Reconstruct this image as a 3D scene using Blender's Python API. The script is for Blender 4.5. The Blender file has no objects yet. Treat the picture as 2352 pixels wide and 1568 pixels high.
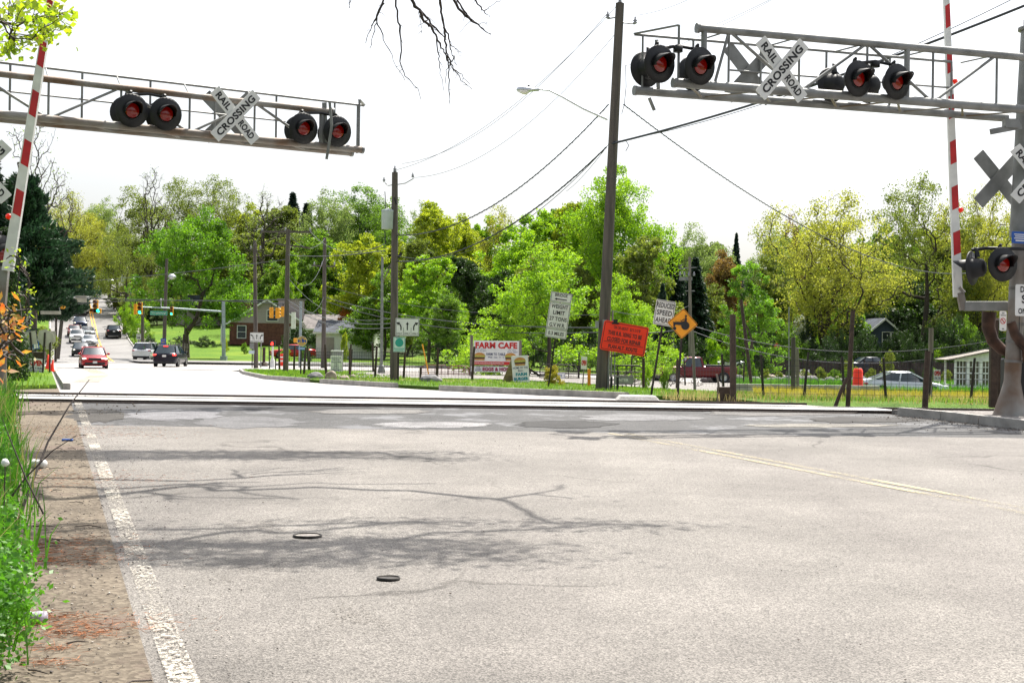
import bpy, math, random
import numpy as np
from math import sin, cos, pi, radians, sqrt, atan2
from mathutils import Vector, Matrix
random.seed(7); RNG = np.random.default_rng(7)
S = bpy.context.scene
C = S.collection

# ---------------- camera ----------------
FPX = 3280.0; CAMH = 1.55
ROT = Matrix.Rotation(radians(90) + 6.0/FPX, 3, 'X') @ Matrix.Rotation(radians(0.8), 3, 'Z')
cam = bpy.data.cameras.new('camera'); co = bpy.data.objects.new('camera', cam); C.objects.link(co)
cam.sensor_width = 36; cam.lens = FPX/2352*36; cam.clip_start = 0.1; cam.clip_end = 3000
co.matrix_world = Matrix.Translation((0, 0, CAMH)) @ ROT.to_4x4()
S.camera = co

# ---------------- light ----------------
SUN_EL = radians(62); SUN_DIR = Vector((0.41*cos(SUN_EL), 0.912*cos(SUN_EL), sin(SUN_EL))).normalized()
w = bpy.data.worlds.new("World"); S.world = w; w.use_nodes = True
nt = w.node_tree; nt.nodes.clear()
sky = nt.nodes.new('ShaderNodeTexSky'); sky.sky_type = 'NISHITA'; sky.sun_disc = False
sky.sun_elevation = SUN_EL; sky.sun_rotation = atan2(SUN_DIR.x, SUN_DIR.y)
sky.air_density = 1.0; sky.dust_density = 4.0; sky.ozone_density = 1.0
hs = nt.nodes.new('ShaderNodeHueSaturation'); hs.inputs['Saturation'].default_value = 0.35
bg = nt.nodes.new('ShaderNodeBackground'); bg.inputs['Strength'].default_value = 0.13
wo = nt.nodes.new('ShaderNodeOutputWorld')
nt.links.new(sky.outputs[0], hs.inputs['Color']); nt.links.new(hs.outputs[0], bg.inputs[0]); nt.links.new(bg.outputs[0], wo.inputs[0])
sl = bpy.data.lights.new('sun', 'SUN'); sl.energy = 5.0; sl.angle = radians(0.5); sl.color = (1, 0.95, 0.87)
so = bpy.data.objects.new('sun', sl); C.objects.link(so)
so.rotation_euler = (-SUN_DIR).to_track_quat('-Z', 'Y').to_euler()
S.view_settings.view_transform = 'Standard'; S.view_settings.look = 'None'
S.view_settings.exposure = 0.9; S.view_settings.gamma = 1.0
S.cycles.max_bounces = 8; S.cycles.transparent_max_bounces = 12
S.cycles.use_denoising = True

# ---------------- pixel helpers (photo shown 2352 x 1568) ----------------
def ray(x, y):
    return ROT @ Vector(((x-1176)/FPX, (784-y)/FPX, -1))
def P(x, y, Y):
    d = ray(x, y); return Vector((d.x/d.y*Y, Y, CAMH + d.z/d.y*Y))
def interp(t, pts):
    if t <= pts[0][0]: return pts[0][1]
    for (a, b), (c, d) in zip(pts, pts[1:]):
        if t <= c: return b + (d-b)*(t-a)/(c-a)
    return pts[-1][1]
def sstep(a, b, t):
    t = min(1, max(0, (t-a)/(b-a))); return t*t*(3-2*t)
PR = [(-40,-.5),(0,0),(27,.33),(30.6,.33),(104,-.66),(125,-.66),(150,-.45),(170,.2),(193,1.5),(211,3.2),(234,5.4),(270,8.3),(300,10.4),(330,11.8),(420,13),(700,20)]
PL = [(-40,-.5),(0,0),(27,.33),(30.6,.33),(42,.05),(52,-.45),(62,-.7),(84,-.76),(106,-1.2),(230,-1.6),(270,-.5),(320,3),(420,10),(700,20)]
def zg(X, Y):
    t = sstep(-2, 14, X + 0.0*Y) if Y < 100 else sstep(-2-(Y-100)*.22, 14-(Y-100)*.05, X)
    dip = .5*math.exp(-((X-19.5)/4.2)**2-((Y-79)/6)**2) if 60 < Y < 100 else 0
    return interp(Y, PR)*(1-t) + interp(Y, PL)*t - dip
def G(x, y, dz=0.0):
    """ground point seen at photo pixel (x, y)"""
    d = ray(x, y); lo = 4.0
    Y = lo
    while Y < 500:
        p = Vector((d.x/d.y*Y, Y, CAMH + d.z/d.y*Y))
        if p.z <= zg(p.x, p.y) + dz:
            break
        Y += 0.1 if Y < 60 else 0.4
    p.z = zg(p.x, p.y) + dz
    return p
def XL(Y): return -6.4 - .326*(Y-21.2)            # left edge of the road
RKPTS = [(-30,22),(0,14.6),(23.1,8.3),(26.3,7.4),(31,5.6),(34.5,2.6),(40.6,-2),(44,-3.57),(50.8,-6.75),(60,-10.3),(80,-15),(95,-18),(104,-20.5)]
def XR(Y): return interp(Y, RKPTS)
def XRF(Y): return -43.2 - (Y-165)*.31             # right kerb beyond the junction

# ---------------- object helpers ----------------
def link(o, parent=None):
    C.objects.link(o)
    if parent is not None: o.parent = parent
    return o
def tag(o, label=None, cat=None, group=None, kind=None):
    if label: o['label'] = label
    if cat: o['category'] = cat
    if group: o['group'] = group
    if kind: o['kind'] = kind
    return o
def thing(name, label, cat, loc=(0,0,0), rot=(0,0,0), group=None):
    o = bpy.data.objects.new(name, None); C.objects.link(o); o.empty_display_size = .2
    o.location = loc; o.rotation_euler = rot
    return tag(o, label, cat, group)
def dup(root, loc=None, rotz=None, scale=None, label=None, group=None):
    def cp(o, par):
        c = o.copy(); C.objects.link(c); c.parent = par
        for ch in o.children: cp(ch, c)
        return c
    r = cp(root, None)
    if loc is not None: r.location = loc
    if rotz is not None: r.rotation_euler = (r.rotation_euler[0], r.rotation_euler[1], rotz)
    if scale is not None: r.scale = scale if hasattr(scale, '__len__') else (scale,)*3
    if label: r['label'] = label
    if group: r['group'] = group
    return r

class MB:
    def __init__(s): s.v = []; s.f = []; s.smooth = []
    def add(s, vs, fs, sm=False):
        n = len(s.v); s.v += [tuple(a) for a in vs]
        for f in fs: s.f.append(tuple(i+n for i in f)); s.smooth.append(sm)
        return s
    def box(s, c, d, R=None, taper=1.0):
        hx, hy, hz = d[0]/2, d[1]/2, d[2]/2
        vs = []
        for z in (-hz, hz):
            k = 1 if z < 0 else taper
            for x, y in ((-hx,-hy),(hx,-hy),(hx,hy),(-hx,hy)): vs.append(Vector((x*k, y*k, z)))
        if R is not None: vs = [R @ v for v in vs]
        vs = [v + Vector(c) for v in vs]
        return s.add(vs, [(3,2,1,0),(4,5,6,7),(0,1,5,4),(1,2,6,5),(2,3,7,6),(3,0,4,7)])
    def bar(s, a, b, w, h=None, up=(0,0,1)):
        a = Vector(a); b = Vector(b); h = h or w
        d = (b-a); L = d.length; d.normalize(); up = Vector(up)
        if abs(d.dot(up)) > .98: up = Vector((0,1,0))
        x = d.cross(up).normalized(); z = x.cross(d)
        R = Matrix((x, d, z)).transposed()
        return s.box((a+b)/2, (w, L, h), R)
    def tube(s, pts, r, n=8, caps=True, sm=True):
        pts = [Vector(p) for p in pts]
        rs = r if hasattr(r, '__len__') else [r]*len(pts)
        vs = []; fs = []; px = None
        for i, p in enumerate(pts):
            if i == 0: d = pts[1]-p
            elif i == len(pts)-1: d = p-pts[i-1]
            else: d = pts[i+1]-pts[i-1]
            d.normalize()
            if px is None:
                up = Vector((0,0,1)) if abs(d.z) < .9 else Vector((1,0,0)); px = d.cross(up).normalized()
            else:
                px = (px - d*px.dot(d)).normalized()
            py = d.cross(px)
            for k in range(n):
                a = 2*pi*k/n; vs.append(p + (px*cos(a)+py*sin(a))*rs[i])
        for i in range(len(pts)-1):
            for k in range(n):
                k2 = (k+1) % n; fs.append((i*n+k, i*n+k2, (i+1)*n+k2, (i+1)*n+k))
        s.add(vs, fs, sm)
        if caps:
            m = (len(pts)-1)*n
            s.add(vs[:n], [tuple(reversed(range(n)))]); s.add(vs[m:], [tuple(range(n))])
        return s
    def disc(s, c, nrm, r, t, n=24, dish=0):
        c = Vector(c); nrm = Vector(nrm).normalized()
        return s.tube([c-nrm*t/2, c+nrm*t/2], r, n, sm=False)
    def lathe(s, c, axis, prof, n=20):
        """prof: (distance along axis, radius)"""
        c = Vector(c); ax = Vector(axis).normalized()
        up = Vector((0,0,1)) if abs(ax.z) < .9 else Vector((1,0,0)); px = ax.cross(up).normalized(); py = ax.cross(px)
        vs = []; fs = []
        for (t, r) in prof:
            for k in range(n):
                a = 2*pi*k/n; vs.append(c+ax*t+(px*cos(a)+py*sin(a))*r)
        for i in range(len(prof)-1):
            for k in range(n):
                k2 = (k+1) % n; fs.append((i*n+k, i*n+k2, (i+1)*n+k2, (i+1)*n+k))
        return s.add(vs, fs, True)
    def prism(s, poly, y0, y1, R=None, off=(0,0,0)):
        """polygon in x,z extruded along y"""
        n = len(poly); vs = [Vector((x, y0, z)) for x, z in poly] + [Vector((x, y1, z)) for x, z in poly]
        if R is not None: vs = [R @ v for v in vs]
        vs = [v+Vector(off) for v in vs]
        fs = [tuple(range(n)), tuple(reversed(range(n, 2*n)))] + [(i, i+n, (i+1) % n+n, (i+1) % n) for i in range(n)]
        return s.add(vs, fs)
    def ball(s, c, r, n=10, sq=(1,1,1), noise=0, seed=0):
        vs = []; fs = []; m = n//2+1; rr = random.Random(seed)
        for i in range(m+1):
            t = pi*i/m
            for k in range(n):
                a = 2*pi*k/n; q = r*(1+noise*(rr.random()-.5))
                vs.append((c[0]+q*sq[0]*sin(t)*cos(a), c[1]+q*sq[1]*sin(t)*sin(a), c[2]+q*sq[2]*cos(t)))
        for i in range(m):
            for k in range(n):
                k2 = (k+1) % n; fs.append((i*n+k, (i+1)*n+k, (i+1)*n+k2, i*n+k2))
        return s.add(vs, fs, True)
    def mesh(s, name):
        me = bpy.data.meshes.new(name); me.from_pydata(s.v, [], s.f); me.polygons.foreach_set('use_smooth', s.smooth); me.update()
        return me
    def build(s, name, mat, parent=None, bevel=0, loc=None):
        me = s.mesh(name); me.materials.append(mat)
        o = bpy.data.objects.new(name, me); link(o, parent)
        if loc is not None: o.location = loc
        if bevel:
            b = o.modifiers.new('b', 'BEVEL'); b.width = bevel; b.segments = 2; b.limit_method = 'ANGLE'
        return o

_tc = {}
def text_mesh(body, offs):
    k = (body, offs)
    if k not in _tc:
        cu = bpy.data.curves.new('t', 'FONT'); cu.body = body; cu.size = 1; cu.resolution_u = 3; cu.offset = offs
        cu.space_character = 1.05
        o = bpy.data.objects.new('t', cu); C.objects.link(o)
        dg = bpy.context.evaluated_depsgraph_get(); me = o.evaluated_get(dg).to_mesh()
        vs = [tuple(v.co) for v in me.vertices]; fs = [tuple(p.vertices) for p in me.polygons]
        o.to_mesh_clear() if False else None
        bpy.data.objects.remove(o); bpy.data.curves.remove(cu); _tc[k] = (vs, fs)
    return _tc[k]
def text(mb, body, cx, cz, h, w=None, y=-.012, offs=.03, R=None, off=(0,0,0), slant=0):
    """flat lettering on a board that faces -y, centred at (cx, cz), cap height h, width w"""
    if body == '~':   # writing too small to read: a thin stroke
        vs, fs = [(0,0),(1,0),(1,1),(0,1)], [(0,1,2,3)]
    else: vs, fs = text_mesh(body, offs)
    xs = [v[0] for v in vs]; ys = [v[1] for v in vs]
    x0, x1, y0, y1 = min(xs), max(xs), min(ys), max(ys)
    ky = h/(y1-y0); kx = (w/(x1-x0)) if w else ky
    out = [Vector((cx+(v[0]-(x0+x1)/2)*kx + slant*(v[1]-y0)*ky, y, cz+(v[1]-(y0+y1)/2)*ky)) for v in vs]
    if R is not None: out = [R @ v for v in out]
    mb.add([v+Vector(off) for v in out], fs); return mb
def rrect(w, h, r, cx=0, cz=0, n=4):
    out = []
    for sx, sz, a0 in ((1,-1,-90),(1,1,0),(-1,1,90),(-1,-1,180)):
        for i in range(n+1):
            a = radians(a0+90*i/n); out.append((cx+sx*(w/2-r)+r*cos(a), cz+sz*(h/2-r)+r*sin(a)))
    return out
def ring(mb, outer, inner, y):
    n = len(outer); mb.add([(x, y, z) for x, z in outer]+[(x, y, z) for x, z in inner], [(i, (i+1) % n, (i+1) % n+n, i+n) for i in range(n)])

# ---------------- materials ----------------
_M = {}
def N(nt, t, **kw):
    n = nt.nodes.new(t)
    for k, v in kw.items():
        if k.startswith('i_'): n.inputs[k[2:].replace('_', ' ')].default_value = v
        else: setattr(n, k, v)
    return n
def pm(name, col, rough=.6, metal=0, var=.15, scale=4, bump=0, bscale=30, col2=None, spec=.5, emit=None, es=1, stretch=None):
    if name in _M: return _M[name]
    m = bpy.data.materials.new(name); m.use_nodes = True; nt = m.node_tree; b = nt.nodes['Principled BSDF']
    b.inputs['Roughness'].default_value = rough; b.inputs['Metallic'].default_value = metal
    b.inputs['Specular IOR Level'].default_value = spec
    c = (*col, 1)
    tc = N(nt, 'ShaderNodeTexCoord')
    src = tc.outputs['Object']
    if stretch:
        mp = N(nt, 'ShaderNodeMapping'); mp.inputs['Scale'].default_value = stretch; nt.links.new(src, mp.inputs[0]); src = mp.outputs[0]
    if var or col2:
        no = N(nt, 'ShaderNodeTexNoise'); no.inputs['Scale'].default_value = scale; no.inputs['Detail'].default_value = 6
        nt.links.new(src, no.inputs['Vector'])
        r = N(nt, 'ShaderNodeValToRGB')
        c2 = col2 or tuple(max(0, x*(1-2*var)) for x in col); c1 = col if col2 else tuple(min(1, x*(1+var)) for x in col)
        r.color_ramp.elements[0].position = .35; r.color_ramp.elements[1].position = .65
        r.color_ramp.elements[0].color = (*c2, 1); r.color_ramp.elements[1].color = (*c1, 1)
        nt.links.new(no.outputs['Fac'], r.inputs[0]); nt.links.new(r.outputs[0], b.inputs['Base Color'])
    else: b.inputs['Base Color'].default_value = c
    if bump:
        n2 = N(nt, 'ShaderNodeTexNoise'); n2.inputs['Scale'].default_value = bscale; n2.inputs['Detail'].default_value = 5
        bu = N(nt, 'ShaderNodeBump'); bu.inputs['Strength'].default_value = bump; bu.inputs['Distance'].default_value = .02
        nt.links.new(src, n2.inputs['Vector']); nt.links.new(n2.outputs['Fac'], bu.inputs['Height']); nt.links.new(bu.outputs[0], b.inputs['Normal'])
    if emit: b.inputs['Emission Color'].default_value = (*emit, 1); b.inputs['Emission Strength'].default_value = es
    _M[name] = m; return m
def leaf(name, c1, c2, trans=.55, scale=.35, rough=.5, fine=3.0):
    if name in _M: return _M[name]
    m = bpy.data.materials.new(name); m.use_nodes = True; nt = m.node_tree; nt.nodes.clear()
    out = N(nt, 'ShaderNodeOutputMaterial'); tc = N(nt, 'ShaderNodeTexCoord')
    no = N(nt, 'ShaderNodeTexNoise'); no.inputs['Scale'].default_value = scale; no.inputs['Detail'].default_value = 8; no.inputs['Roughness'].default_value = .75
    nt.links.new(tc.outputs['Object'], no.inputs['Vector'])
    r = N(nt, 'ShaderNodeValToRGB'); r.color_ramp.elements[0].position = .38; r.color_ramp.elements[1].position = .62
    r.color_ramp.elements[0].color = (*c1, 1); r.color_ramp.elements[1].color = (*c2, 1)
    nt.links.new(no.outputs['Fac'], r.inputs[0])
    d = N(nt, 'ShaderNodeBsdfDiffuse'); t = N(nt, 'ShaderNodeBsdfTranslucent'); g = N(nt, 'ShaderNodeBsdfGlossy'); g.inputs['Roughness'].default_value = rough
    mx = N(nt, 'ShaderNodeMixShader'); mx.inputs[0].default_value = trans; m2 = N(nt, 'ShaderNodeMixShader'); m2.inputs[0].default_value = .04
    nt.links.new(r.outputs[0], d.inputs[0]); nt.links.new(r.outputs[0], t.inputs[0])
    nt.links.new(d.outputs[0], mx.inputs[1]); nt.links.new(t.outputs[0], mx.inputs[2])
    nt.links.new(mx.outputs[0], m2.inputs[1]); nt.links.new(g.outputs[0], m2.inputs[2]); nt.links.new(m2.outputs[0], out.inputs[0])
    _M[name] = m; return m
def ground_mat(name, base, speck, dark, stain=None, fine=90, patch=.35, rough=.75, spec=.4, bump=.5, crack=0.0):
    """stone/asphalt surface: fine aggregate, broad stains, optional cracks"""
    m = bpy.data.materials.new(name); m.use_nodes = True; nt = m.node_tree; b = nt.nodes['Principled BSDF']; L = nt.links.new
    tc = N(nt, 'ShaderNodeTexCoord'); src = tc.outputs['Object']
    def noise(sc, det=4, ro=.5):
        n = N(nt, 'ShaderNodeTexNoise'); n.inputs['Scale'].default_value = sc; n.inputs['Detail'].default_value = det; n.inputs['Roughness'].default_value = ro
        L(src, n.inputs['Vector']); return n.outputs['Fac']
    def ramp(fac, p0, p1, c0, c1):
        r = N(nt, 'ShaderNodeValToRGB'); e = r.color_ramp.elements; e[0].position = p0; e[1].position = p1
        e[0].color = (*c0, 1); e[1].color = (*c1, 1); L(fac, r.inputs[0]); return r.outputs[0]
    def mix(f, a, c, mode='MIX', fac=None):
        x = N(nt, 'ShaderNodeMix', data_type='RGBA', blend_type=mode)
        if f is None: x.inputs['Factor'].default_value = fac
        else: L(f, x.inputs['Factor'])
        for val, i in ((a, 6), (c, 7)):
            if isinstance(val, tuple): x.inputs[i].default_value = (*val, 1)
            else: L(val, x.inputs[i])
        return x.outputs[2]
    v = N(nt, 'ShaderNodeTexVoronoi'); v.inputs['Scale'].default_value = fine; L(src, v.inputs['Vector'])
    sep = N(nt, 'ShaderNodeSeparateColor'); L(v.outputs['Color'], sep.inputs[0])
    agg = ramp(sep.outputs[0], .15, .95, dark, speck)
    ag2 = mix(None, agg, base, fac=.45)
    st = ramp(noise(patch, 8, .65), .36, .66, (.74,.73,.72), (1.12,1.11,1.1))
    colr = mix(None, ag2, st, 'MULTIPLY', 1.0)
    st2 = ramp(noise(2.3, 8, .7), .3, .7, (.86,.86,.86), (1.08,1.08,1.08))
    colr = mix(None, colr, st2, 'MULTIPLY', 1.0)
    mp = N(nt, 'ShaderNodeMapping'); mp.inputs['Rotation'].default_value = (0, 0, .32); mp.inputs['Scale'].default_value = (.55, .05, 1); L(tc.outputs['Object'], mp.inputs[0])
    nw = N(nt, 'ShaderNodeTexNoise'); nw.inputs['Scale'].default_value = 1.0; nw.inputs['Detail'].default_value = 4; L(mp.outputs[0], nw.inputs['Vector'])
    colr = mix(None, colr, ramp(nw.outputs['Fac'], .35, .62, (.84,.83,.83), (1.06,1.06,1.05)), 'MULTIPLY', 1.0)
    if stain:
        f = ramp(noise(.9, 8, .7), .54, .6, (0,0,0), (1,1,1)); colr = mix(f, colr, stain)
    if crack:
        vo = N(nt, 'ShaderNodeTexVoronoi', feature='DISTANCE_TO_EDGE'); vo.inputs['Scale'].default_value = crack
        nz = N(nt, 'ShaderNodeTexNoise'); nz.inputs['Scale'].default_value = 1.3; nz.inputs['Detail'].default_value = 6
        ad = N(nt, 'ShaderNodeMix', data_type='RGBA', blend_type='LINEAR_LIGHT'); ad.inputs['Factor'].default_value = .5
        L(src, nz.inputs['Vector']); L(src, ad.inputs[6]); L(nz.outputs['Color'], ad.inputs[7]); L(ad.outputs[2], vo.inputs['Vector'])
        f = ramp(vo.outputs['Distance'], .002, .009, (.5,.49,.48), (1,1,1))
        gate = ramp(noise(.22, 3), .5, .56, (1,1,1), (0,0,0))
        f2 = mix(gate, f, (1.0,1.0,1.0)); colr = mix(None, colr, f2, 'MULTIPLY', 1.0)
    L(colr, b.inputs['Base Color']); b.inputs['Roughness'].default_value = rough; b.inputs['Specular IOR Level'].default_value = spec
    bu = N(nt, 'ShaderNodeBump'); bu.inputs['Strength'].default_value = bump; bu.inputs['Distance'].default_value = .006
    L(v.outputs['Distance'], bu.inputs['Height']); L(bu.outputs[0], b.inputs['Normal'])
    return m

M_sign = pm('sign_white', (.72,.72,.70), .45, var=.05, scale=3)
M_black = pm('sign_black', (.01,.01,.012), .5, var=0)
M_dark = pm('signal_black', (.006,.007,.009), .55, var=.2)
M_galv = pm('galvanised_steel', (.24,.245,.24), .55, .35, var=.14, scale=3, bump=.1)
M_galvrust = pm('stained_steel', (.27,.265,.25), .65, .25, var=0, col2=(.15,.095,.06), scale=1.6, bump=.15)
M_alu = pm('aluminium', (.6,.62,.65), .35, .8, var=.06)
M_wood = pm('pole_wood', (.125,.105,.09), .85, var=0, col2=(.065,.056,.05), scale=3, bump=.6, bscale=14, stretch=(3,3,.25))
M_woodgrey = pm('grey_wood', (.27,.24,.21), .85, var=0, col2=(.13,.11,.09), scale=3, bump=.6, bscale=14, stretch=(3,3,.25))
M_post = pm('dark_post', (.05,.033,.022), .8, var=.2, scale=8, bump=.4)
M_rustpost = pm('sign_post', (.035,.028,.024), .6, .3, var=.25, scale=9)
M_red = pm('gate_red', (.55,.012,.012), .35, var=.1)
M_white = pm('white_paint', (.78,.78,.75), .45, var=.06, scale=5)
M_lens = pm('red_lens', (.15,.003,.002), .12, var=0, spec=.8, emit=(1,.01,.0), es=.02)
M_wire = pm('wire', (.03,.035,.045), .5, .2, var=0)
M_conc = pm('kerb_concrete', (.42,.40,.37), .85, var=0, col2=(.26,.25,.23), scale=3, bump=.5, bscale=25)
M_steelrail = pm('rail_steel', (.05,.035,.03), .5, .6, var=.2, scale=12)
M_railtop = pm('rail_top', (.55,.55,.56), .22, 1, var=.05)
M_yel = pm('signal_yellow', (.75,.33,.01), .45, var=.08)
M_tyre = pm('tyre', (.012,.012,.013), .8, var=.1)
M_glass = pm('car_glass', (.02,.035,.045), .06, var=0, spec=1.0)
M_winglass = pm('window_glass', (.03,.04,.05), .08, var=0, spec=.8)
M_chrome = pm('wheel_rim', (.5,.51,.53), .25, .9, var=.05)
M_bark = pm('bark', (.085,.065,.05), .9, var=0, col2=(.04,.032,.027), scale=2.5, bump=.8, bscale=9, stretch=(3,3,.4))
M_twig = pm('dead_twig', (.05,.036,.03), .8, var=.2, scale=5)

# ---------------- ground, roads ----------------
def sheet(name, rows, mat, off, nx=6, label=None, kind='structure', fn=None):
    """rows: (Y, xl, xr); draped on the ground"""
    vs = []; fs = []
    for Y, a, b in rows:
        for i in range(nx+1):
            X = a+(b-a)*i/nx; vs.append((X, Y, zg(X, Y)+off+(fn(X, Y) if fn else 0)))
    for r in range(len(rows)-1):
        for i in range(nx):
            q = r*(nx+1)+i; fs.append((q, q+1, q+nx+2, q+nx+1))
    mb = MB(); mb.add(vs, fs, True)
    if fn:   # closed edge down into the ground
        nr = len(rows); loop = [i for i in range(nx+1)]+[r*(nx+1)+nx for r in range(1, nr)]+[(nr-1)*(nx+1)+i for i in range(nx-1, -1, -1)]+[r*(nx+1) for r in range(nr-2, 0, -1)]
        lv = [vs[i] for i in loop]; n = len(lv)
        mb.add(lv+[(a[0], a[1], a[2]-.45) for a in lv], [(i+n, (i+1) % n+n, (i+1) % n, i) for i in range(n)])
    o = mb.build(name, mat); o['kind'] = kind
    if label: o['label'] = label
    return o
def frange(a, b, d):
    out = [a]
    while out[-1] + d < b-1e-6: out.append(out[-1]+d)
    return out+[b]
YS = frange(-30, 60, 1.5) + frange(62, 130, 3) + frange(135, 430, 6) + [500, 700, 1100, 1800]
XSs = [-1200,-700,-400,-300,-240]+frange(-200, -100, 8)+frange(-96, 60, 3)[0:]+frange(66, 200, 8)+[240,300,400,700,1200]
def grass_mat(name, a, b_, c, sc=1.2):
    m = bpy.data.materials.new(name); m.use_nodes = True; nt = m.node_tree; b = nt.nodes['Principled BSDF']; L = nt.links.new
    tc = N(nt, 'ShaderNodeTexCoord')
    n1 = N(nt, 'ShaderNodeTexNoise'); n1.inputs['Scale'].default_value = sc; n1.inputs['Detail'].default_value = 10; n1.inputs['Roughness'].default_value = .7
    n2 = N(nt, 'ShaderNodeTexNoise'); n2.inputs['Scale'].default_value = .12; n2.inputs['Detail'].default_value = 5
    L(tc.outputs['Object'], n1.inputs['Vector']); L(tc.outputs['Object'], n2.inputs['Vector'])
    r1 = N(nt, 'ShaderNodeValToRGB'); e = r1.color_ramp.elements; e[0].position = .35; e[1].position = .65; e[0].color = (*a, 1); e[1].color = (*b_, 1)
    L(n1.outputs['Fac'], r1.inputs[0])
    r2 = N(nt, 'ShaderNodeValToRGB'); e = r2.color_ramp.elements; e[0].position = .5; e[1].position = .62; e[0].color = (0,0,0,1); e[1].color = (1,1,1,1)
    L(n2.outputs['Fac'], r2.inputs[0])
    x = N(nt, 'ShaderNodeMix', data_type='RGBA'); L(r2.outputs[0], x.inputs['Factor']); L(r1.outputs[0], x.inputs[6]); x.inputs[7].default_value = (*c, 1)
    L(x.outputs[2], b.inputs['Base Color']); b.inputs['Roughness'].default_value = .9; b.inputs['Specular IOR Level'].default_value = .15
    bu = N(nt, 'ShaderNodeBump'); bu.inputs['Strength'].default_value = .8; bu.inputs['Distance'].default_value = .05
    n3 = N(nt, 'ShaderNodeTexNoise'); n3.inputs['Scale'].default_value = 22; n3.inputs['Detail'].default_value = 4
    L(tc.outputs['Object'], n3.inputs['Vector']); L(n3.outputs['Fac'], bu.inputs['Height']); L(bu.outputs[0], b.inputs['Normal'])
    return m
M_grass = grass_mat('meadow_soil', (.05,.10,.012), (.09,.16,.018), (.13,.13,.03))
M_lawn = grass_mat('lawn', (.05,.11,.008), (.11,.2,.012), (.13,.2,.015), 3)
M_floor = grass_mat('woodland_floor', (.03,.05,.012), (.06,.10,.02), (.05,.055,.02), .5)
def terrain():
    vs = []; fs = []
    for Y in YS:
        for X in XSs: vs.append((X, Y, zg(X, Y) - .06 - .0006*max(0, Y) - (.3 if 25.5 < Y < 31.6 else 0)))
    nx = len(XSs)
    for j in range(len(YS)-1):
        for i in range(nx-1):
            q = j*nx+i; fs.append((q, q+1, q+nx+1, q+nx))
    mb = MB(); mb.add(vs, fs, True); o = mb.build('terrain', M_floor); o['kind'] = 'structure'
terrain()
M_as1 = ground_mat('worn_asphalt', (.150,.139,.128), (.37,.348,.322), (.045,.041,.038), fine=120, crack=.2, rough=.75, spec=.3)
M_as2 = ground_mat('crossing_asphalt', (.042,.041,.041), (.125,.122,.12), (.012,.012,.012), stain=(.13,.13,.135), spec=.2, fine=60, patch=.8, crack=1.1, rough=.6)
M_as3 = ground_mat('far_asphalt', (.32,.31,.30), (.5,.48,.46), (.24,.22,.21), fine=30, patch=.1, rough=.55, spec=.6)
M_as4 = ground_mat('hill_asphalt', (.19,.185,.18), (.28,.27,.27), (.12,.115,.11), fine=20, patch=.15, rough=.6, spec=.5)
M_dirt = ground_mat('shoulder_dirt', (.155,.13,.10), (.26,.22,.17), (.07,.055,.042), fine=40, patch=.7, rough=.9, spec=.2, stain=(.13,.10,.08))
M_grav = ground_mat('gravel', (.2,.19,.185), (.42,.4,.38), (.14,.13,.12), fine=14, patch=.3, rough=.9, spec=.2, bump=1)
M_panel = ground_mat('crossing_concrete', (.5,.49,.47), (.62,.6,.58), (.34,.33,.31), fine=40, patch=.5, rough=.5, spec=.5)

yj = 21.2   # seam between the worn road and the crossing approach
near = [(Y, XL(Y)-.35, XR(Y)) for Y in frange(-25, yj, 1.5)]
sheet('road', near, M_as1, 0.0, 10, 'worn pale asphalt road in the foreground')
sheet('crossing_road', [(Y, XL(Y)-1.2, XR(Y)) for Y in frange(yj, 27.1, 1.18)], M_as2, 0.0, 10, 'dark patched asphalt at the rail crossing')
sheet('crossing_panel', [(27.18, XL(27)-1.6, 7.6), (28.62, XL(28.6)-1.6, 7.3)], M_panel, 0.0, 8, 'pale concrete panels between the rails', fn=lambda X, Y: .045)
sheet('crossing_edge', [(28.72, XL(28.6)-1.6, 7.3), (30.4, XL(30)-1.6, 6.2)], M_panel, .012, 8, 'pale concrete strip beyond the far rail')
sheet('junction_road', [(30.46, XL(30.46)-1.2, 6.0)]+[(Y, XL(Y)-.2, XR(Y)) for Y in [31]+frange(32, 104, 2)], M_as3, 0.0, 10, 'sunlit pale road between crossing and junction')
# cross street through the junction
sheet('cross_street', [(104, XL(104)-120, 62), (109, XL(109)-120, 66), (115, XL(115)-120, 72), (121, XL(121)-120, 82), (126, XL(126)-120, 92)], M_as3, 0.02, 60, 'cross street at the junction')
sheet('hill_road', [(Y, XL(Y)-.2, XRF(Y)) for Y in frange(126, 330, 4)], M_as4, .03, 8, 'road climbing the far hill')
sheet('hill_street', [(Y, -108, -78) for Y in frange(309, 327, 4)], M_as3, .12, 12, 'pale street crossing at the top of the hill')

# left shoulder and verge
def gx(Y): return interp(Y, [(-5,-.4),(5,-1.85),(7.6,-2.78),(10,-3.7),(13,-4.75),(16,-5.9),(20,-7.3),(24,-8.6),(26.5,-9.7)])
sheet('shoulder', [(Y, gx(Y)-.6, XL(Y)-.03) for Y in frange(-20, 27, 1.5)], M_dirt, .006, 5, 'sandy road shoulder with pine needles')
def bank(X, Y):
    d = max(0, gx(Y)-X) if Y < 27 else max(0, XL(Y)-X)
    return .12 + min(.5, d*.14) if Y < 27 else .12+min(.25, d*.05)
sheet('verge', [(Y, gx(Y)-30, gx(Y)) for Y in frange(-20, 26.9, 1.5)], M_grass, 0, 24, 'grassy bank on the near left', fn=bank)
lr = [(30.7, XL(31)-30, XL(31)-2.2), (33, XL(33)-30, XL(33)-1.4)]+[(Y, XL(Y)-30, XL(Y)-.25) for Y in frange(35, 95, 3)]+[(98, XL(98)-30, XL(98)-1.0), (101, XL(101)-30, XL(101)-3.5), (103, XL(103)-30, XL(103)-8)]
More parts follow.
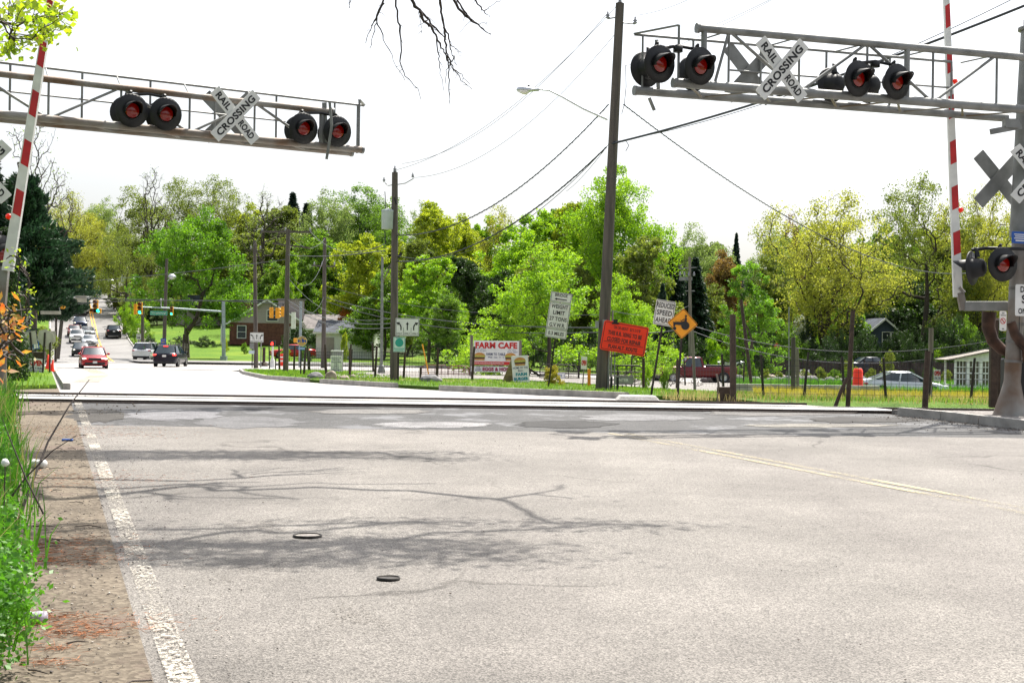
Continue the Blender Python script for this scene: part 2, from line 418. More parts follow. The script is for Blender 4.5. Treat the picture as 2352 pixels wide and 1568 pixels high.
sheet('verge', lr, M_lawn, 0, 16, 'lawn corner left of the junction', fn=lambda X, Y: .13-.25*(1-min(1, (Y-30.7)/2.3)))
# right verge between crossing and junction
def XRg(Y): return XR(Y)+.18
rr_ = [(Y, XRg(Y) if Y > 31.5 else 6.2, 40) for Y in [30.7, 31.2]+frange(32, 60, 1.5)]
sheet('verge', rr_, M_grass, 0, 34, 'grass strip right of the road', fn=lambda X, Y: .10-.22*(1-min(1, (Y-30.7)/1.3)))
sheet('verge', [(Y, XRg(Y), XRg(Y)+9) for Y in frange(60, 96, 3)]+[(99, XRg(99)+1.5, XRg(99)+9), (101.5, XRg(101)+4, XRg(101)+9)], M_lawn, 0, 8, 'lawn tip at the junction', fn=lambda X, Y: .12)
sheet('gravel_lot', [(Y, -9 if Y < 100 else -6, 18) for Y in frange(62, 103, 3)], M_grav, .13, 10, 'gravel parking lot behind the fence')
sheet('gravel_lot', [(Y, 15, 45) for Y in frange(60, 103, 3)], M_grass, .1, 10, 'farm plot')
# right shoulder near the mast
sheet('verge', [(Y, XR(Y), XR(Y)+22) for Y in frange(-20, 26.9, 1.5)], M_grav, .0, 12, 'stony ground behind the right kerb', fn=lambda X, Y: .09)
# lawns beyond the junction (both sides of the hill road)
sheet('lawn', [(Y, XRF(Y)+.2, XRF(Y)+1.6) for Y in frange(128, 300, 5)], M_lawn, .16, 2, 'grass strip beside the hill road')
M_walk = pm('sidewalk', (.5,.45,.4), .85, var=.1, scale=1)
sheet('sidewalk', [(Y, XRF(Y)+1.6, XRF(Y)+3.0) for Y in frange(128, 300, 5)], M_walk, .16, 2, 'concrete sidewalk up the hill')
sheet('lawn', [(Y, XRF(Y)+3.0, XRF(Y)+30) for Y in frange(128, 215, 5)], M_lawn, .16, 8, 'lawn in front of the brick house')
sheet('parking', [(126.5, -33, -15), (131, -35, -13), (134, -36, -11)], M_as4, .2, 6, 'grey asphalt apron beside the corner house')
sheet('lawn', [(Y, -11, 32) for Y in frange(127, 215, 6)], M_lawn, .16, 10, 'lawn across the cross street')
sheet('verge', [(Y, XL(Y)-2.2, XL(Y)-.2) for Y in frange(128, 280, 5)], M_lawn, .16, 2, 'grass strip left of the hill road')

sheet('shoulder', [(Y, XL(Y)-6, XL(Y)-.2) for Y in (30.5, 32, 34, 35.6)], M_dirt, .03, 6, 'stony ground left of the far crossing edge')
# kerbs: every length of kerb a thing
def kerb(pts, label, r=.09, hgt=.16, step=3.0, mat=None, group='kerb stones along the road'):
    mb = MB(); P3 = [Vector((x, y, 0)) for x, y in pts]
    # cut into stones ~3 m with hairline joints
    segs = []
    for a, b in zip(P3, P3[1:]):
        L = (b-a).length; n = max(1, round(L/step))
        for i in range(n):
            g = .012/L*(step/3); segs.append((a.lerp(b, i/n+g), a.lerp(b, (i+1)/n-g)))
    for a, b in segs:
        d = (b-a).normalized(); nrm = Vector((-d.y, d.x, 0))
        prof = [(-.10,-.1),(-.10,hgt-.03),(-.075,hgt-.006),(-.05,hgt),(.08,hgt),(.08,-.1)]
        vs = []
        for q in (a, b):
            zz = zg(q.x, q.y)
            for t, h in prof: vs.append(q+nrm*t+Vector((0,0,zz+h)))
        n = len(prof)
        mb.add(vs, [tuple(range(n)), tuple(reversed(range(n, 2*n)))]+[(i, i+n, (i+1) % n+n, (i+1) % n) for i in range(n)])
    o = mb.build('kerb', mat or M_conc); tag(o, label, 'kerb', group); return o
kerb([(XR(Y), Y) for Y in (8, 14, 19, 22, 24.2, 25.3)]+[(7.2, 26.4)], 'rounded kerb beside the right signal mast')
kerb([(XR(Y), Y) for Y in (34.3, 37.5, 40.6)], 'long kerb in front of the tall utility pole and orange sign')
kerb([(XR(Y), Y) for Y in (44, 47.4, 50.8)], 'short kerb in front of the pole with the lane arrow sign')
kerb([(XR(Y), Y) for Y in (52.9, 56, 60, 70, 80, 95)]+[(-19, 100), (-16, 102.8), (-10, 104)], 'curving kerb around the grass tip at the junction')
kerb([(XL(35.5), 35.5), (XL(50), 50), (XL(64), 64), (XL(80), 80), (XL(95), 95), (XL(98)-.8, 98.5), (XL(101)-3.5, 101), (XL(103)-8, 103)], 'bleached kerb around the lawn corner on the left')
kerb([(XRF(150), 150), (XRF(140)+.2, 140), (XRF(133)+1, 132), (XRF(129)+4, 128.5), (-22, 126.6), (-10, 126.4), (20, 126.4)], 'kerb on the far side of the cross street', step=4)
kerb([(XL(Y), Y) for Y in (130, 160, 200, 260)], 'kerb up the left side of the hill road', step=6)
kerb([(XRF(Y), Y) for Y in (152, 180, 220, 260)], 'kerb up the right side of the hill road', step=6)

# lowered concrete apron where the kerb ends
mb = MB()
a = G(1420, 918); b = G(1490, 921)
mb.box((a.x+.45, a.y+.1, a.z+.05), (1.0, .8, .12), taper=.8); o = mb.build('kerb_ramp', M_panel, bevel=.02); tag(o, 'pale concrete ramp block at the kerb end by the orange sign', 'ramp')

# painted lines (sheets over the asphalt), broken by wear
def paint_mat(name, col, wear):
    m = bpy.data.materials.new(name); m.use_nodes = True; nt = m.node_tree; b = nt.nodes['Principled BSDF']; L = nt.links.new
    tc = N(nt, 'ShaderNodeTexCoord'); n = N(nt, 'ShaderNodeTexNoise'); n.inputs['Scale'].default_value = 38; n.inputs['Detail'].default_value = 9; n.inputs['Roughness'].default_value = .8
    n2 = N(nt, 'ShaderNodeTexNoise'); n2.inputs['Scale'].default_value = .9; n2.inputs['Detail'].default_value = 3
    L(tc.outputs['Object'], n.inputs['Vector']); L(tc.outputs['Object'], n2.inputs['Vector'])
    ad = N(nt, 'ShaderNodeMath', operation='MULTIPLY_ADD'); ad.inputs[1].default_value = .35; L(n2.outputs['Fac'], ad.inputs[0]); L(n.outputs['Fac'], ad.inputs[2])
    r = N(nt, 'ShaderNodeValToRGB'); e = r.color_ramp.elements; e[0].position = wear-.03; e[1].position = wear+.03; e[0].color = (0,0,0,1); e[1].color = (1,1,1,1)
    L(ad.outputs[0], r.inputs[0]); L(r.outputs[0], b.inputs['Alpha']); b.inputs['Base Color'].default_value = (*col, 1); b.inputs['Roughness'].default_value = .7
    return m
M_pw = paint_mat('worn_white_paint', (.48,.44,.37), .72)
M_py = paint_mat('worn_yellow_paint', (.40,.34,.2), .705)
M_pyf = pm('yellow_paint', (.72,.40,.06), .6, var=.1)
M_pwf = pm('white_road_paint', (.75,.75,.73), .6, var=.1)
def line(name, pts, wd, mat, off, label):
    mb = MB(); vs = []
    P2 = []
    for (x0, y0), (x1, y1) in zip(pts, pts[1:]):
        n = max(1, int(abs(y1-y0)/1.5)+int(abs(x1-x0)/3))
        for i in range(n): P2.append((x0+(x1-x0)*i/n, y0+(y1-y0)*i/n))
    P2.append(pts[-1])
    for i, (x, y) in enumerate(P2):
        q = P2[min(i+1, len(P2)-1)]; p0 = P2[max(i-1, 0)]; d = Vector((q[0]-p0[0], q[1]-p0[1])).normalized(); nx, ny = -d.y, d.x
        for s_ in (-1, 1):
            X = x+nx*wd/2*s_; Y = y+ny*wd/2*s_; vs.append((X, Y, zg(X, Y)+off))
    mb.add(vs, [(2*i, 2*i+1, 2*i+3, 2*i+2) for i in range(len(P2)-1)], True)
    o = mb.build(name, mat); o['kind'] = 'structure'; o['label'] = label
def cl(Y): return 1.96 - .345*(Y-19.9)
line('edge_line', [(XL(-20)+.1, -20), (XL(27)+.1, 27)][::-1], .13, M_pw, .012, 'worn white edge line on the left shoulder')
line('road_grit', [(XL(-20)+.75, -20), (XL(20)+.7, 20), (XL(26)+.5, 26)][::-1], 1.1, paint_mat('grit', (.10,.085,.07), .80), .008, 'dark grit and dirt beside the edge line')
for s_ in (-.12, .12): line('centre_line', [(cl(21)+s_, 21), (cl(-15)+s_, -15)], .10, M_py, .006, 'faded yellow centre line')
line('centre_line', [(-14, 47), (-19, 66), (-24.5, 84), (-29, 98)], .8, M_py, .012, 'faded yellow median marking')
for s_ in (-.2, .2):
    for a, b in ((131, 168), (173, 300)):
        line('centre_line', [(-50.5-.313*(a-175)+s_, a), (-50.5-.313*(b-175)+s_, b)], .18, M_pyf, .06, 'yellow double line up the hill')
line('stop_line', [(XL(127)+.3, 127.2), (-38.4+2.6, 129)], .6, M_pwf, .06, 'white stop line at the far side of the junction')
line('stop_line', [(XL(140)+.3, 139.6), (-44.6+3, 141)], .5, M_pwf, .06, 'white bar across the queueing lane')

# worn patches in the crossing asphalt
def patch(x0, x1, y0, y1, col, sd, label, off=.005):
    rr = random.Random(sd); n = 26; vs = []
    for i in range(n):
        a = 2*pi*i/n; k = rr.uniform(.7, 1.05)
        g = G((x0+x1)/2+(x1-x0)/2*cos(a)*k*1.05, (y0+y1)/2+(y1-y0)/2*sin(a)*rr.uniform(.75, 1.1)); vs.append((g.x, g.y, g.z+off))
    mb = MB(); mb.add(vs, [tuple(range(n))[::-1]])
    mt = ground_mat('patch_%d' % sd, col, tuple(min(1, c*1.9) for c in col), tuple(c*.4 for c in col), fine=70, patch=1.4, rough=.8, spec=.25, crack=1.5)
    o = mb.build('asphalt_patch', mt); o['kind'] = 'structure'; o['label'] = label
for i, (a, b, c, d, col, lb) in enumerate(((270,520,941,966,(.15,.15,.16),'smooth pale patch left on the crossing'),(430,700,957,985,(.11,.11,.115),'grey patch below the pale patch'),(860,1140,968,984,(.2,.2,.205),'pale patch at the middle of the crossing'),(560,900,934,944,(.03,.03,.03),'dark tar patch along the near rail'),
    (1320,1620,951,968,(.15,.15,.155),'pale patch right of the middle'),(1180,1420,966,984,(.035,.034,.034),'dark cracked patch at the middle'),(1600,1980,940,956,(.13,.125,.12),'pale patch near the right kerb'),(1680,2080,974,982,(.2,.19,.17),'pale strip beside the arm shadow'),(700,1010,940,952,(.14,.135,.13),'grey patch beside the tar'),(150,290,938,972,(.05,.046,.042),'dark gritty patch at the left end'),(1840,2120,958,972,(.045,.042,.04),'dark rough patch before the right kerb'))):
    patch(a, b, c, d, col, i+1, lb, .003+.0004*i)
# manhole and valve covers
M_iron = pm('cast_iron', (.04,.035,.03), .55, .6, var=.3, scale=20)
for (x, y, r, lb) in ((706, 1231, .095, 'round manhole cover within the branch shadow'), (892, 1331, .065, 'small sunken valve cover nearest the camera')):
    g = G(x, y, .006); t = thing('manhole_cover', lb, 'manhole cover', g)
    MB().lathe((0,0,0), (0,0,1), [(0,r*1.12),(.012,r*1.1),(.012,r),(0.002,r*.98)], 32).build('frame', M_iron, t)
    m_ = MB(); m_.disc((0,0,.002), (0,0,1), r*.97, .006, 32)
    m_.build('cover', pm('cover_dusty', (.3,.27,.24), .7, var=.3, scale=30) if y < 1300 else M_iron, t)

# rails
def rail(Y, label, zo=0.045):
    t = thing('rail', label, 'rail', (0, Y, 0), group='rails of the level crossing')
    def piece(x0, x1, nm, prof, mat):
        mb = MB(); vs = []; n = len(prof); N_ = 24
        for i in range(N_+1):
            X = x0+(x1-x0)*i/N_
            for dy, dz in prof: vs.append((X, dy, zg(max(-12, min(9, X)), 28)+dz+zo))
        fs = []
        for i in range(N_):
            for k in range(n): fs.append((i*n+k, i*n+(k+1) % n, (i+1)*n+(k+1) % n, (i+1)*n+k))
        mb.add(vs, fs); return mb.build(nm, mat, t)
    piece(-60, 60, 'web', [(-.07,-.16),(-.07,-.14),(-.015,-.12),(-.015,-.03),(-.035,-.02),(-.035,.008),(.035,.008),(.035,-.02),(.015,-.03),(.015,-.12),(.07,-.14),(.07,-.16)], M_steelrail)
    piece(-60, 60, 'running_surface', [(-.03,.009),(-.03,.014),(.03,.014),(.03,.009)], M_railtop)
rail(27.14, 'nearer rail crossing the road'); rail(28.67, 'farther rail crossing the road')
# track bed either side of the road
M_ball = ground_mat('ballast', (.2,.17,.15), (.45,.4,.36), (.06,.05,.045), fine=11, patch=.5, rough=.95, spec=.2, bump=1.5)
sheet('track_bed', [(26.95, 7.6, 60), (30.65, 6.2, 60)], M_ball, -.13, 10, 'ballasted track bed right of the road')
sheet('track_bed', [(26.95, -60, XL(27)-1.6), (30.65, -60, XL(30)-1.6)], M_ball, -.06, 10, 'ballasted track bed left of the road')
mb = MB(); mb.box((-2.2, 30.45, .335), (17, .07, .10)); mb.box((-2.2, 27.02, .30), (17.5, .10, .10)); o = mb.build('crossing_header', M_steelrail); tag(o, 'dark rubber header strips along the crossing panels', 'header strip')
# ================= rail crossing signals =================
NF = Vector((.309, -.951, 0))          # faces the near traffic
def lamp(parent, c, n, lean=0, hood_long=.34, label=None):
    """round dark background, housing behind, red lens and hood; all under one part"""
    n = Vector(n).normalized(); c = Vector(c)
    m = MB(); m.lathe(c, n, [(-.24,.0),(-.24,.10),(-.2,.15),(-.06,.19),(-.02,.20),(-.02,.29),(-.005,.305),(.004,.305),(.004,.16)], 28)
    m.lathe(c, n, [(.004,.16),(.012,.165),(.02,.15)], 28)
    up = Vector((0,0,1)); sx = n.cross(up).normalized()
    m.tube([c-n*.1+up*.19, c-n*.08+up*.33, c-n*.05+up*.36], [.05,.035,.02], 8)
    o = m.build('flasher_lamp', M_dark, parent)
    if label: o['label'] = label
    l = MB(); l.lathe(c, n, [(.018,.13),(.035,.10),(.042,.05),(.044,.0)], 24); l.build('lens', M_lens, o)
    h = MB(); vs = []; fs = []; K = 14
    for i, (t, rr) in enumerate(((.01,.158),(hood_long*.6,.155),(hood_long,.15))):
        for k in range(K+1):
            a = radians(-15 + 210*k/K)*1.0
            L = t if i == 0 else t*(.35+.65*max(0, sin(max(0, min(pi, radians(-15+210*k/K))))))
            vs.append(c + n*max(.01, L) + (sx*cos(a)+up*sin(a))*rr)
    for i in range(2):
        for k in range(K):
            q = i*(K+1)+k; fs.append((q, q+1, q+K+2, q+K+1))
    h.add(vs, fs, True); ho = h.build('hood', M_dark, o)
    so_ = ho.modifiers.new('s', 'SOLIDIFY'); so_.thickness = .006
    return o
def rot_facing(n):
    """columns: board x axis (to the viewer's right), outward-back axis, up"""
    n = Vector(n).normalized(); x = Vector((0,0,1)).cross(n).normalized()   # viewer's right when looking at face
    return Matrix((x, -n, Vector((0,0,1)))).transposed()
def crossbuck(parent, c, n, ang=49, text_on=True, L=1.22, W=.23):
    R = rot_facing(n); c = Vector(c)
    for i, (sg, y) in enumerate(((-1, .0), (1, -.028))):
        Ra = R @ Matrix.Rotation(radians(-sg*ang), 3, 'Y')
        m = MB(); m.prism(rrect(L, W, .012), y-.008, y+.008, Ra, c)
        o = m.build('blade', M_sign if text_on else M_galv, parent)
        if text_on:
            t = MB()
            if sg < 0:
                text(t, 'RAIL', -.345, 0, .135, .36, y-.012, .035, Ra, c); text(t, 'ROAD', .335, 0, .135, .38, y-.012, .035, Ra, c)
            else: text(t, 'CROSSING', 0, 0, .135, 1.04, y-.012, .035, Ra, c)
            t.build('lettering', M_black, o)

def truss(t, base, A, u, n, Lb, Lt, zb, zt, zh, r=.062, xposts=(), endpad=.3, mat=None, back=.9, rail0=0, diag=1.3, flat=1):
    """A: axis point over the mast (local), u: towards the free end"""
    mat = mat or M_galvrust
    A = Vector(A); u = Vector(u).normalized(); nb = -Vector(n).normalized()
    def pt(s, d, z): return A + u*s + nb*d + Vector((0,0,z))
    m = MB(); m.tube([pt(0,0,zt), pt(Lt,0,zt)], r, 12); m.build('top_chord', mat, t)
    for q0, q1 in ((pt(Lt-.02,0,zt), pt(Lt+.03,0,zt)), (pt(Lb,0,zb), pt(Lb+.05,0,zb)), (pt(Lb+endpad,back,zb), pt(Lb+endpad+.05,back,zb))): MB().tube([q0, q1], r*1.25, 12).build('end_cap', M_galv, t)
    m = MB(); m.tube([pt(0,0,zb), pt(Lb,0,zb)], r*1.15, 12); m.build('bottom_chord', mat, t)
    m = MB(); m.tube([pt(0,back,zb), pt(Lb+endpad,back,zb)], r*1.1, 12); m.build('bottom_chord', mat, t)
    # verticals and diagonals of the front frame
    m = MB(); s = .9; k = 0
    while s < Lt-.5:
        a, b = (zb, zt) if k % 2 else (zt, zb)
        m.tube([pt(s,0,a), pt(min(Lt-.3, s+diag),0,b)], .027, 6); m.tube([pt(s,0,zb), pt(s,0,zt)], .022, 6); m.tube([pt(s,0,zt), pt(s+.1,back,zh)], .015, 5); s += diag; k += 1
    m.build('diagonal_brace', M_galv, t)
    for s in xposts:
        m = MB(); m.tube([pt(s,0,zb), pt(s,0,zt)], .05, 10); m.build('lamp_post', M_galv, t)
    # walkway and railing at the back
    m = MB(); k = 0; s = rail0
    while s <= Lb+.2:
        m.tube([pt(s,back,zb), pt(s,back,zh)], .022, 6); s += 1.28; k += 1
    m.tube([pt(Lb+.2,back,zb), pt(Lb+.2,back,zh)], .02, 6)
    m.tube([pt(rail0,back,zh), pt(Lb+.35,back,zh)], .026, 6); m.tube([pt(rail0,back,(zb+zh)/2), pt(Lb-1.4,back,(zb+zh)/2)], .018, 6)
    m.bar(pt(Lb+.35,back,zh+.01), pt(Lb-.05,0,zh), .06, .02); m.tube([pt(Lb-.05,0,zb), pt(Lb-.05,0,zh)], .024, 6)
    m.build('railing', M_galv, t)
    m = MB(); s = .3
    while s < Lb-.3:
        m.bar(pt(s,0,zb-.03), pt(s+.65,back,zb-.03), .04, .02); s += .65
        m.bar(pt(s,back,zb-.03), pt(s+.65,0,zb-.03), .04, .02); s += .65
    m.build('walkway_brace', M_galvrust, t)
    return pt

# ---- right cantilever ----
MBASE = Vector((8.95, 25.6, zg(8.95, 25.6)+.08))
tR = thing('cantilever_signal', 'right grey overhead railroad signal on mast with flared base, four lamp pairs over the road', 'rail signal', MBASE)
lean = .30
def mx(z): return Vector((lean*z/7.0, 0, z))
m = MB(); m.tube([mx(0), mx(.05), mx(.5), mx(.62), mx(3.2)], [.31,.29,.17,.145,.145], 20); m.build('mast', M_galvrust, tR)
m = MB(); m.tube([mx(3.2), mx(6.95)], .19, 20); m.lathe(mx(6.9), (0,0,1), [(0,.19),(.0,.24),(.06,.24),(.08,.15),(.2,.15),(.22,0)], 20); m.build('mast_sleeve', M_galv, tR)
m = MB()
for z in (1.3, 1.62, 2.25, .95): m.tube([mx(z), mx(z+.05)], .155, 16)
m.build('mast_band', pm('band_steel', (.2,.19,.18), .5, .6), tR)
m = MB(); m.tube([mx(.1)+Vector((.2,-.1,0)), mx(.8)+Vector((.26,-.05,0)), mx(1.4)+Vector((.13,-.15,0)), mx(3.4)+Vector((.05,-.21,0))], .02, 6); m.tube([mx(2.2)+Vector((-.02,-.16,0)), mx(1.9)+Vector((.0,-.17,0)), mx(1.3)+Vector((.03,-.16,0))], .006, 5); m.build('conduit', M_dark, tR)
uR = Vector((-.951,-.309,0)); zb0 = 5.82-MBASE.z; zt0 = 6.74-MBASE.z; zh0 = 6.74-MBASE.z
AR = Vector((.26,0,0)) + NF*.28
ptR = truss(tR, MBASE, AR, uR, NF, 7.05, 6.66, zb0, zt0, zh0+.02, .068, xposts=(6.55, 2.72), mat=M_galv, rail0=1.2)
def loc_of(x, y, base, A, u, d, n):
    """local point on the vertical plane of the truss (offset d behind the front) seen at photo pixel"""
    q = ray(x, y); o = Vector((0,0,CAMH)); Pn = Vector(base)+A-Vector(n)*d; nn = Vector(n)
    k = (Pn-o).dot(nn)/q.dot(nn); return o+q*k-Vector(base)
for x, y in ((1515,147),(1608,152),(1971,181),(2060,188)):
    lamp(tR, loc_of(x, y, MBASE, AR, uR, -.16, NF), NF+Vector((.28,0,-.10)), label='front lamp facing the near road')
for x, y in ((1482,160),(1590,170),(1908,196),(1990,198)):
    lamp(tR, loc_of(x, y, MBASE, AR, uR, 1.0 if x<1700 else .75, NF), -NF+Vector((-.25,0,-.05)), label='rear lamp facing the far road')
for x in (1555, 2008):
    m = MB(); a = loc_of(x-42, 112 if x < 1700 else 146, MBASE, AR, uR, -.05, NF); b = loc_of(x+46, 114 if x < 1700 else 150, MBASE, AR, uR, -.05, NF)
    m.tube([a, (a+b)/2+Vector((0,0,.05)), b], .028, 8); m.lathe((a+b)/2-Vector((0,0,.05)), (0,0,1), [(0,0),(0,.08),(.1,.08),(.1,0)], 10); m.build('lamp_bracket', M_dark, tR)
crossbuck(tR, loc_of(1795, 160, MBASE, AR, uR, -.10, NF), NF, 49)
crossbuck(tR, loc_of(1722, 170, MBASE, AR, uR, .95, NF), -NF, 47, text_on=False)
# reverse struts under the free end
m = MB(); m.bar(loc_of(1491, 225, MBASE, AR, uR, .4, NF), loc_of(1503, 254, MBASE, AR, uR, .4, NF), .07, .03); m.bar(loc_of(1508, 92, MBASE, AR, uR, .8, NF), loc_of(1512, 205, MBASE, AR, uR, .8, NF), .06, .04); m.build('hanger_strut', M_galv, tR)
# mast fittings
crossbuck(tR, P(2380, 400, 25.35)-MBASE, (.1,-1,0), 49)
crossbuck(tR, P(2296, 412, 25.95)-MBASE, (-.2,1,0), 47, text_on=False, W=.25)
m = MB(); m.bar(P(2275,303,25.2)-MBASE, P(2345,290,25.3)-MBASE, .05, .1); m.box(P(2322,285,25.3)-MBASE, (.25,.2,.16)); m.build('truss_clamp', M_galv, tR)
lamp(tR, P(2303,607,25.05)-MBASE, (.33,-1,-.02), label='lamp low on the mast facing the near road')
lamp(tR, P(2232,616,25.3)-MBASE, (-.80,.62,-.05), label='lamp low on the mast turned away')
m = MB(); m.tube([P(2232,574,25.3)-MBASE, P(2265,570,25.2)-MBASE, P(2352,572,25.25)-MBASE], .03, 8); m.build('lamp_bracket', M_dark, tR)
def board(parent, c, w, h, n, mat, name='sign_plate', border=None, r=.03, lines=(), tm=None, R=None, t=.006, inner=.018, bw=.012):
    """flat sign plate with lettering; lines: (text, x, z, cap height, width)"""
    R = R or rot_facing(n); c = Vector(c)
    m = MB(); m.prism(rrect(w, h, r), 0, t, R, c); o = m.build(name, mat, parent)
    if border:
        mm = MB(); a = rrect(w-2*inner, h-2*inner, max(.005, r-inner)); b = rrect(w-2*inner-2*bw, h-2*inner-2*bw, max(.003, r-inner-bw))
        nn = len(a); mm.add([R @ Vector((x, -.004, z))+c for x, z in a]+[R @ Vector((x, -.004, z))+c for x, z in b], [(i, (i+1) % nn, (i+1) % nn+nn, i+nn) for i in range(nn)]); mm.build('border', border, o)
    if lines:
        tt = MB()
        for l in lines: text(tt, l[0], l[1], l[2], l[3], l[4], -.005, l[5] if len(l) > 5 else .03, R, c)
        tt.build('lettering', tm or M_black, o)
    return o
board(tR, P(2372,690,25.0)-MBASE, .72, .55, NF, M_sign, lines=(('DO NOT', 0,.19,.11,.52),('STOP', 0,.02,.15,.46),('ON TRACKS', 0,-.19,.10,.6)))
M_blue = pm('sign_blue', (.01,.08,.36), .4, var=.05)
board(tR, P(2352,546,25.2)-MBASE, .52, .21, NF, M_blue, lines=(('~', 0, .055,.014,.42),('~', 0,.02,.014,.38),('~', 0,-.015,.014,.42),('~', 0,-.055,.02,.36)), tm=M_sign)
b_ = board(tR, P(2304,737,25.35)-MBASE, .145, .35, NF, M_sign, lines=(('NO', 0,.14,.03,.05),('~', 0, .10,.012,.11),('RR', 0,-.14,.025,.04)))
m = MB(); R_ = rot_facing(NF); cc = P(2304,737,25.34)-MBASE
oc = [R_ @ Vector((.055*cos(radians(a)), 0, .055*sin(radians(a))))+cc for a in range(0,360,15)]; oi = [R_ @ Vector((.043*cos(radians(a)), 0, .043*sin(radians(a))))+cc for a in range(0,360,15)]
m.add(oc+oi, [(i, (i+1) % 24, (i+1) % 24+24, i+24) for i in range(24)])
m.add([R_ @ Vector(v)+cc for v in ((-.042,-.001,.03),(-.03,-.001,.042),(.042,-.001,-.03),(.03,-.001,-.042))], [(0,1,2,3)]); m.build('prohibition_ring', M_red, b_)

# ---- right gate ----
def arm(t, a, b, w, dpt, first, seg=.41, light=(), side=1, tap=.6):
    a = Vector(a); b = Vector(b); d = (b-a); L = d.length; d.normalize()
    x = Vector((0,-1,0)).cross(d).normalized()*-1; 
    if x.x < 0: x = -x
    y = x.cross(d)
    R = Matrix((x, y, d)).transposed()
    fn = -1 if (R @ Vector((0,1,0))).y > 0 else 1
    m = MB(); sx = 1
    vs = []
    for z, k in ((0, 1), (L, tap)):
        for qx, qy in ((-w/2,-dpt/2),(w/2,-dpt/2),(w/2,dpt/2),(-w/2,dpt/2)): vs.append(a+R @ Vector((qx*k, qy, z)))
    m.add(vs, [(3,2,1,0),(4,5,6,7),(0,1,5,4),(1,2,6,5),(2,3,7,6),(3,0,4,7)]); o = m.build('gate_arm', M_white, t)
    s = first; st = MB(); sh = .10
    while s < L-.3:
        e = min(L, s+seg); q = []
        for z, xx in ((s-sh*0, -.36), (s+sh*side*.5, .5), (e+sh*side*.5, .5), (e, -.36)):
            k = 1+(tap-1)*z/L; q.append(a+R @ Vector((w*xx*k, fn*(dpt/2+.003), z)))
        MB().add(q, [(0,1,2,3)]).build('red_stripe', M_red, o); s += 2*seg
    for s in light:
        k = 1+(tap-1)*s/L; c = a+R @ Vector((side*(w*k/2+.07), 0, s))
        lm = MB(); lm.lathe(c-Vector((side*.05,0,0)), (side*.5,-1,0), [(-.05,0),(-.05,.045),(.02,.05),(.06,.04),(.07,0)], 12); lm.build('arm_lamp', pm('arm_lamp_red', (.5,.01,.005), .2, emit=(1,.02,0), es=.2), o)
        q = MB(); q.bar(c-Vector((side*.12,0,0)), c, .03, .05); q.build('lamp_clip', M_dark, o)
    return L
gY = 25.85; gb = P(2228, 710, gY); g0 = Vector((gb.x, gb.y, zg(gb.x, gb.y)))
tG = thing('crossing_gate', 'right raised red and white gate arm with counterweights beside the mast', 'crossing gate', g0)
a = P(2200, 682, gY)-g0; top = P(2171, -60, gY)-g0
arm(tG, a, top, .16, .08, .75, light=((P(2203,483,gY)-P(2200,682,gY)).length, (P(2192,188,gY)-P(2200,682,gY)).length))
m = MB(); m.bar(P(2214,703,gY)-g0, P(2330,703,gY)-g0, .12, .17); m.build('gate_beam', M_galv, tG, bevel=.01)
m = MB(); m.bar(P(2205,672,gY)-g0, P(2213,712,gY)-g0, .1, .12); m.tube([P(2204,660,gY-.08)-g0, P(2215,672,gY-.08)-g0], .03, 8); m.build('arm_bracket', M_galvrust, tG)
M_cw = pm('counterweight_rust', (.07,.035,.022), .7, .3, var=.3, scale=5)
m = MB(); m.tube([P(x, y, gY+.25)-g0 for x, y in ((2272,716),(2270,752),(2280,782),(2300,802),(2330,815))], [.13,.12,.11,.1,.09], 10); m.build('counterweight_arm', M_cw, tG)
m = MB(); m.tube([P(x, y, gY-.45)-g0 for x, y in ((2322,740),(2332,768),(2346,785),(2360,800),(2362,830))], [.08,.09,.1,.1,.1], 10); m.build('counterweight_arm', M_cw, tG)
m = MB(); m.box(P(2345,880,gY+.1)-g0, (.6,.5,.9)); m.build('gate_mechanism', M_dark, tG, bevel=.03)

# timbers behind the mast
for i, (x0, y0, x1, y1, w, lb) in enumerate(((2280,735,2281,945,.16,'dark upright timber just left behind the signal mast, taller'),(2288,800,2290,945,.16,'short grey topped timber between the signal mast and the dark timber'))):
    Yt = 30.9+.3*i; b = P((x0+x1)/2, y1, Yt); zb_ = zg(b.x, Yt); t = thing('timber_post', lb, 'post', (b.x, Yt, zb_))
    h = P(x0, y0, Yt).z-zb_
    MB().box((0,0,h/2), (w, w, h)).build('post', M_post, t, bevel=.02); MB().box((.0,0,h+.02), (w+.05, w+.05, .05)).build('post_cap', M_woodgrey, t)

# ---- left cantilever ----
E = P(815.6, 347, 28.8); E0 = P(0, 275, 24.9)
uL = Vector((E.x-E0.x, E.y-E0.y, 0)).normalized(); NL = Vector((uL.y, -uL.x, 0))
MB2 = Vector((E.x-uL.x*8.4, E.y-uL.y*8.4, 0)); MB2.z = zg(MB2.x, MB2.y)+.1
tL = thing('cantilever_signal', 'left stained overhead railroad signal spanning the road from the dark trees', 'rail signal', MB2)
m = MB(); m.tube([(0,0,0),(0,0,.5),(0,0,.6),(0,0,6.2)], [.3,.17,.15,.15], 16); m.build('mast', M_galvrust, tL)
zbL = E.z-MB2.z; ztL = P(742.7,256,28.2).z-MB2.z; zhL = P(813,243.5,29.3).z-MB2.z
ptL = truss(tL, MB2, NL*.25, uL, NL, 8.4, 7.75, zbL, ztL, zhL, .062, xposts=(4.28, 7.52), mat=M_galvrust, rail0=.4, back=.55, endpad=.05)
AL = NL*.25
for x, y in ((303,254),(381,262),(697,295),(775,302)):
    lamp(tL, loc_of(x, y, MB2, AL, uL, -.18, NL), (.62,-.9,-.08), label='front lamp facing the near road')
for x, y in ((291,258),(372,268),(688,300),(764,308)):
    lamp(tL, loc_of(x, y, MB2, AL, uL, .45, NL), (-.2,1,-.05), label='rear lamp facing the far road')
